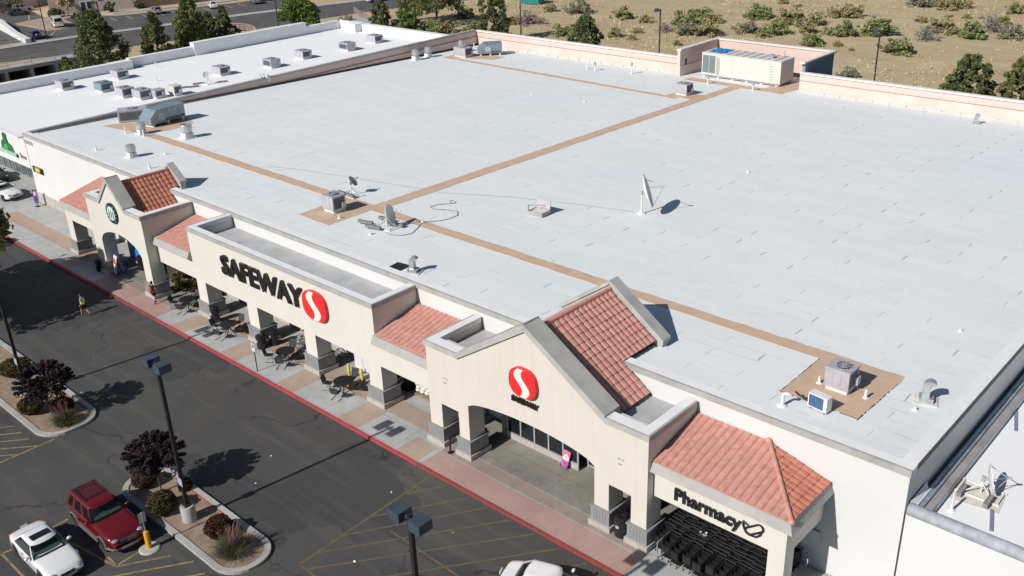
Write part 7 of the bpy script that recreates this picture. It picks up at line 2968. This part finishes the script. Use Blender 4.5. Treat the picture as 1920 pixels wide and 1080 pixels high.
def grass_clump(label, x, y, z, h, r_, n, seed, m=L_GRASS, plumes=26):
    t = thing('ornamental_grass', label, 'grass clump', (x, y, z))
    rs = np.random.RandomState(seed)
    vs, fs = [], []
    for k in range(n):
        a, e = rs.uniform(0, 2 * PI), rs.uniform(.05, 1.15)
        L = h * rs.uniform(.6, 1.1)
        b = rs.normal(size=2) * r_ * .22
        w_ = .012
        px, py = -math.sin(a) * w_, math.cos(a) * w_
        o = len(vs)
        for s in range(4):
            u = s / 3
            rad = r_ * 1.25 * math.sin(e) * u ** 1.3
            zz = L * (math.cos(e * .75) * u - .35 * u ** 3 * math.sin(e))
            ww = 1 - .85 * u
            vs += [(b[0] + math.cos(a) * rad + px * ww, b[1] + math.sin(a) * rad + py * ww, max(.01, zz)), (b[0] + math.cos(a) * rad - px * ww, b[1] + math.sin(a) * rad - py * ww, max(.01, zz))]
        for s in range(3):
            fs.append((o + 2 * s, o + 2 * s + 1, o + 2 * s + 3, o + 2 * s + 2))
    mb = MB(m)
    mb.add(vs, fs)
    mb.build('blades', t)
    if plumes:
        mb = MB(L_PLUME)
        for k in range(plumes):
            a, e = rs.uniform(0, 2 * PI), rs.uniform(.0, .45)
            L = h * rs.uniform(1.25, 1.75)
            d = Vector((math.cos(a) * math.sin(e), math.sin(a) * math.sin(e), math.cos(e)))
            mb.tube([d * L * .3, d * L * .62, d * L * .8, d * L], [.006, .007, .022, .005], 4)
        mb.build('plumes', t)
    return t


for x, y, h, r_, s, lab in ((-63.2, 31.2, 2.1, .8, 81, 'dark leafy shrub under the porch beside the small gable'), (-61.3, 31.6, 1.9, .75, 82, 'dark leafy shrub under the porch behind the left round table')):
    broadleaf(lab, x, y, WZ, h, r_, s, L_BUSH, 'potted_shrub', .1, 34, 70, .13, .9, .03, 'bush')
grass_clump('pink-plumed ornamental grass at the tip of the near island', -34.75, 17.0, .1, 1.0, 1.0, 1500, 51, plumes=34)
grass_clump('straw-plumed ornamental grass at the end of the left island', -52.35, 16.95, .1, .95, .85, 1200, 52)
# dry field scrub: a few kinds, each bush an object of its own
KINDS = {}
rsb = np.random.RandomState(77)


def scrub_kind(key, m, flat, dens, size, label, leafn, seed):
    t = thing('scrub_bush', label, 'bush', (0, 0, -50), 0, {'o': 'olive scrub bushes on the dry field', 'y': 'fresh green scrub bushes on the dry field', 'g': 'grey-green scrub bushes on the dry field', 'b': 'bare grey scrub bushes on the dry field',
                                                           'r': 'round dark green bushes on the dry field'}[key])
    rs = np.random.RandomState(seed)
    mb = MB(M_BARK if key != 'b' else mat('grey_twig', (.27, .23, .20), .9, .2, 5))
    for k in range(14 if key != 'b' else 60):
        a, e = rs.uniform(0, 2 * PI), rs.uniform(.1, 1.15)
        L = rs.uniform(.3, .55)
        d = Vector((math.cos(a) * math.sin(e), math.sin(a) * math.sin(e), math.cos(e) * flat * 1.3))
        mb.tube([(0, 0, 0), d * L * .5 + Vector((0, 0, .03)), d * L], [.016, .010, .003], 4)
    mb.build('stem', t)
    cs, rr = [], []
    for k in range(dens):
        d = rs.normal(size=3)
        d /= np.linalg.norm(d)
        d[2] = abs(d[2])
        q = rs.uniform(.4, 1.0) ** .5 * (1 + .3 * math.sin(5 * math.atan2(d[1], d[0]) + seed))
        cs.append((d[0] * q * .43, d[1] * q * .43, .06 + d[2] * q * .46 * flat))
        rr.append(rs.uniform(.05, .14))
    leaf_cloud('foliage', clump_cloud(cs, rr, leafn, rs, .8), size, m, 1.8, .2, seed, t)
    return t


for key, m, flat, dens, size, lab, ln in (('o', L_OLIVE, 1.1, 42, .045, 'olive scrub bush on the dry field', 40), ('y', L_SCRUBG, 1.1, 46, .045, 'fresh green scrub bush on the dry field', 42), ('g', L_SAGE, 1.0, 42, .042, 'grey-green scrub bush on the dry field', 38),
                                            ('b', L_GREY, 1.0, 36, .030, 'bare grey scrub bush on the dry field', 22), ('r', L_SCRUBG, 1.25, 60, .05, 'round dark green bush on the dry field', 55)):
    KINDS[key] = [scrub_kind(key, m, flat, dens, size, lab, ln, s) for s in (hash(key) % 1 + 61 + ord(key), 90 + ord(key), 120 + ord(key))]
SCRUB = [(-119.9, 148.8, 4.8, 'g'), (-126.1, 147.4, 2.7, 'o'), (-108.8, 147.5, 4.6, 'o'), (-120.4, 134.6, 6.1, 'b'), (-122.5, 133.3, 3.1, 'o'), (-102.9, 147.1, 3.0, 'o'), (-94.6, 140.8, 3.3, 'b'), (-96.0, 149.2, 6.0, 'y'), (-97.6, 156.9, 4.2, 'y'), (-92.7, 153.1, 3.5, 'o'), (-89.8, 140.9, 4.7, 'g'), (-86.8, 141.0, 4.7, 'o'), (-85.0, 142.7, 2.3, 'b'), (-88.1, 160.5, 5.1, 'y'), (-82.2, 147.3, 4.8, 'g'), (-78.6, 145.0, 2.8, 'o'), (-107.2, 128.9, 4.7, 'y'), (-98.8, 132.5, 3.3, 'o'), (-95.1, 131.9, 1.8, 'o'), (-98.0, 137.6, 2.4, 'o'), (-86.3, 132.1, 1.8, 'o'), (-86.2, 149.0, 1.2, 'o'), (-92.2, 178.2, 2.8, 'o'), (-77.8, 148.3, 4.2, 'y'), (-80.3, 158.7, 6.0, 'o'), (-77.0, 159.4, 4.5, 'o'), (-73.9, 152.4, 3.8, 'o'), (-77.3, 168.8, 3.1, 'o'), (-75.0, 170.2, 5.2, 'o'), (-68.0, 153.2, 4.2, 'y'), (-70.8, 152.6, 2.8, 'o'), (-64.1, 156.8, 5.7, 'r'), (-55.9, 144.0, 5.2, 'y'), (-68.8, 143.1, 4.0, 'y'), (-65.2, 144.4, 1.8, 'o'), (-56.3, 156.2, 4.2, 'b'), (-56.6, 164.2, 6.4, 'o'), (-62.8, 171.1, 2.6, 'o'), (-69.0, 187.6, 5.6, 'g'), (-64.1, 186.8, 4.4, 'o'), (-62.2, 189.4, 3.9, 'o'), (-51.1, 161.0, 4.0, 'r'), (-57.8, 178.4, 1.6, 'o'), (-55.8, 179.6, 1.1, 'o'), (-50.9, 175.2, 2.6, 'r'), (-50.2, 168.1, 4.9, 'b'), (-46.0, 164.2, 4.8, 'g'), (-52.9, 187.8, 3.8, 'y'), (-54.7, 125.5, 2.7, 'g'), (-62.1, 142.4, 0.9, 'o'), (-153.0, 117.1, 2.2, 'o'), (-153.6, 119.5, 2.0, 'o'), (-136.0, 133.5, 4.3, 'y'), (-126.9, 121.1, 3.9, 'o'), (-128.1, 117.9, 4.9, 'y'), (-130.4, 115.3, 4.4, 'y'), (-135.3, 115.9, 4.0, 'o'), (-123.9, 124.1, 3.0, 'y')]
rs = random.Random(5)
used = set()
for i, (x, y, wd, key) in enumerate(SCRUB):
    k = i % 3
    src = KINDS[key][k]
    sc = wd * rs.uniform(.98, 1.18)
    if (key, k) not in used:
        used.add((key, k))
        o = src
        o.location, o.rotation_euler = (x, y, 0), (0, 0, rs.uniform(0, 6))
        o.scale = (sc, sc, sc * rs.uniform(.62, .85))
    else:
        dup(src, (x, y, 0), rs.uniform(0, 6), None, (sc, sc, sc * rs.uniform(.62, .85)))
for key in KINDS:
    for k, o in enumerate(KINDS[key]):
        if (key, k) not in used:
            for ch in list(o.children):
                bpy.data.objects.remove(ch)
            bpy.data.objects.remove(o)
# bushes in front of the far building
for x, y, h, r_, s, lab in ((-208.5, 98.2, 2.2, 1.2, 71, 'small round green bush on the far pavement'), (-208.4, 104.8, 1.4, 1.3, 72, 'dark low bush on the far pavement, right'), (-213.2, 88.6, 1.8, 1.5, 73, 'dark bush at the corner of the far building'),
                            (-206.3, 89.5, 1.0, .9, 74, 'low green shrub behind the white passenger van'), (-233, 86, 4.0, 4, 75, 'dark tree mass in the far top left corner'), (-192.8, 126.4, 2.6, 1.4, 76, 'green shrub beside the grey-blue sedan')):
    broadleaf(lab, x, y, 0, h, r_, s, L_PINE, 'bush', .05, 30, 45, .22, .9, .05, 'bush')
# dry grass tufts nobody could count
rs = np.random.RandomState(9)
pts = []
while len(pts) < 4200:
    x, y = rs.uniform(-165, 10), rs.uniform(118, 215)
    if x < -150 and y < 165:
        continue
    if -60 < x and y < 119.5:
        continue
    if math.sin(x * .11 + 1.3 * math.sin(y * .07)) + math.sin(y * .13 + x * .04) + rs.uniform(-1.6, 1.6) < .1:
        continue
    pts.append((x, y, .12))
pts = np.array(pts)
cen = np.concatenate([pts + rs.normal(size=pts.shape) * np.array([.25, .25, .06]) for _ in range(6)])
o = leaf_cloud('dry_grass', cen, .13, L_DRY, 2.6, .9, 9)
o['kind'] = 'stuff'
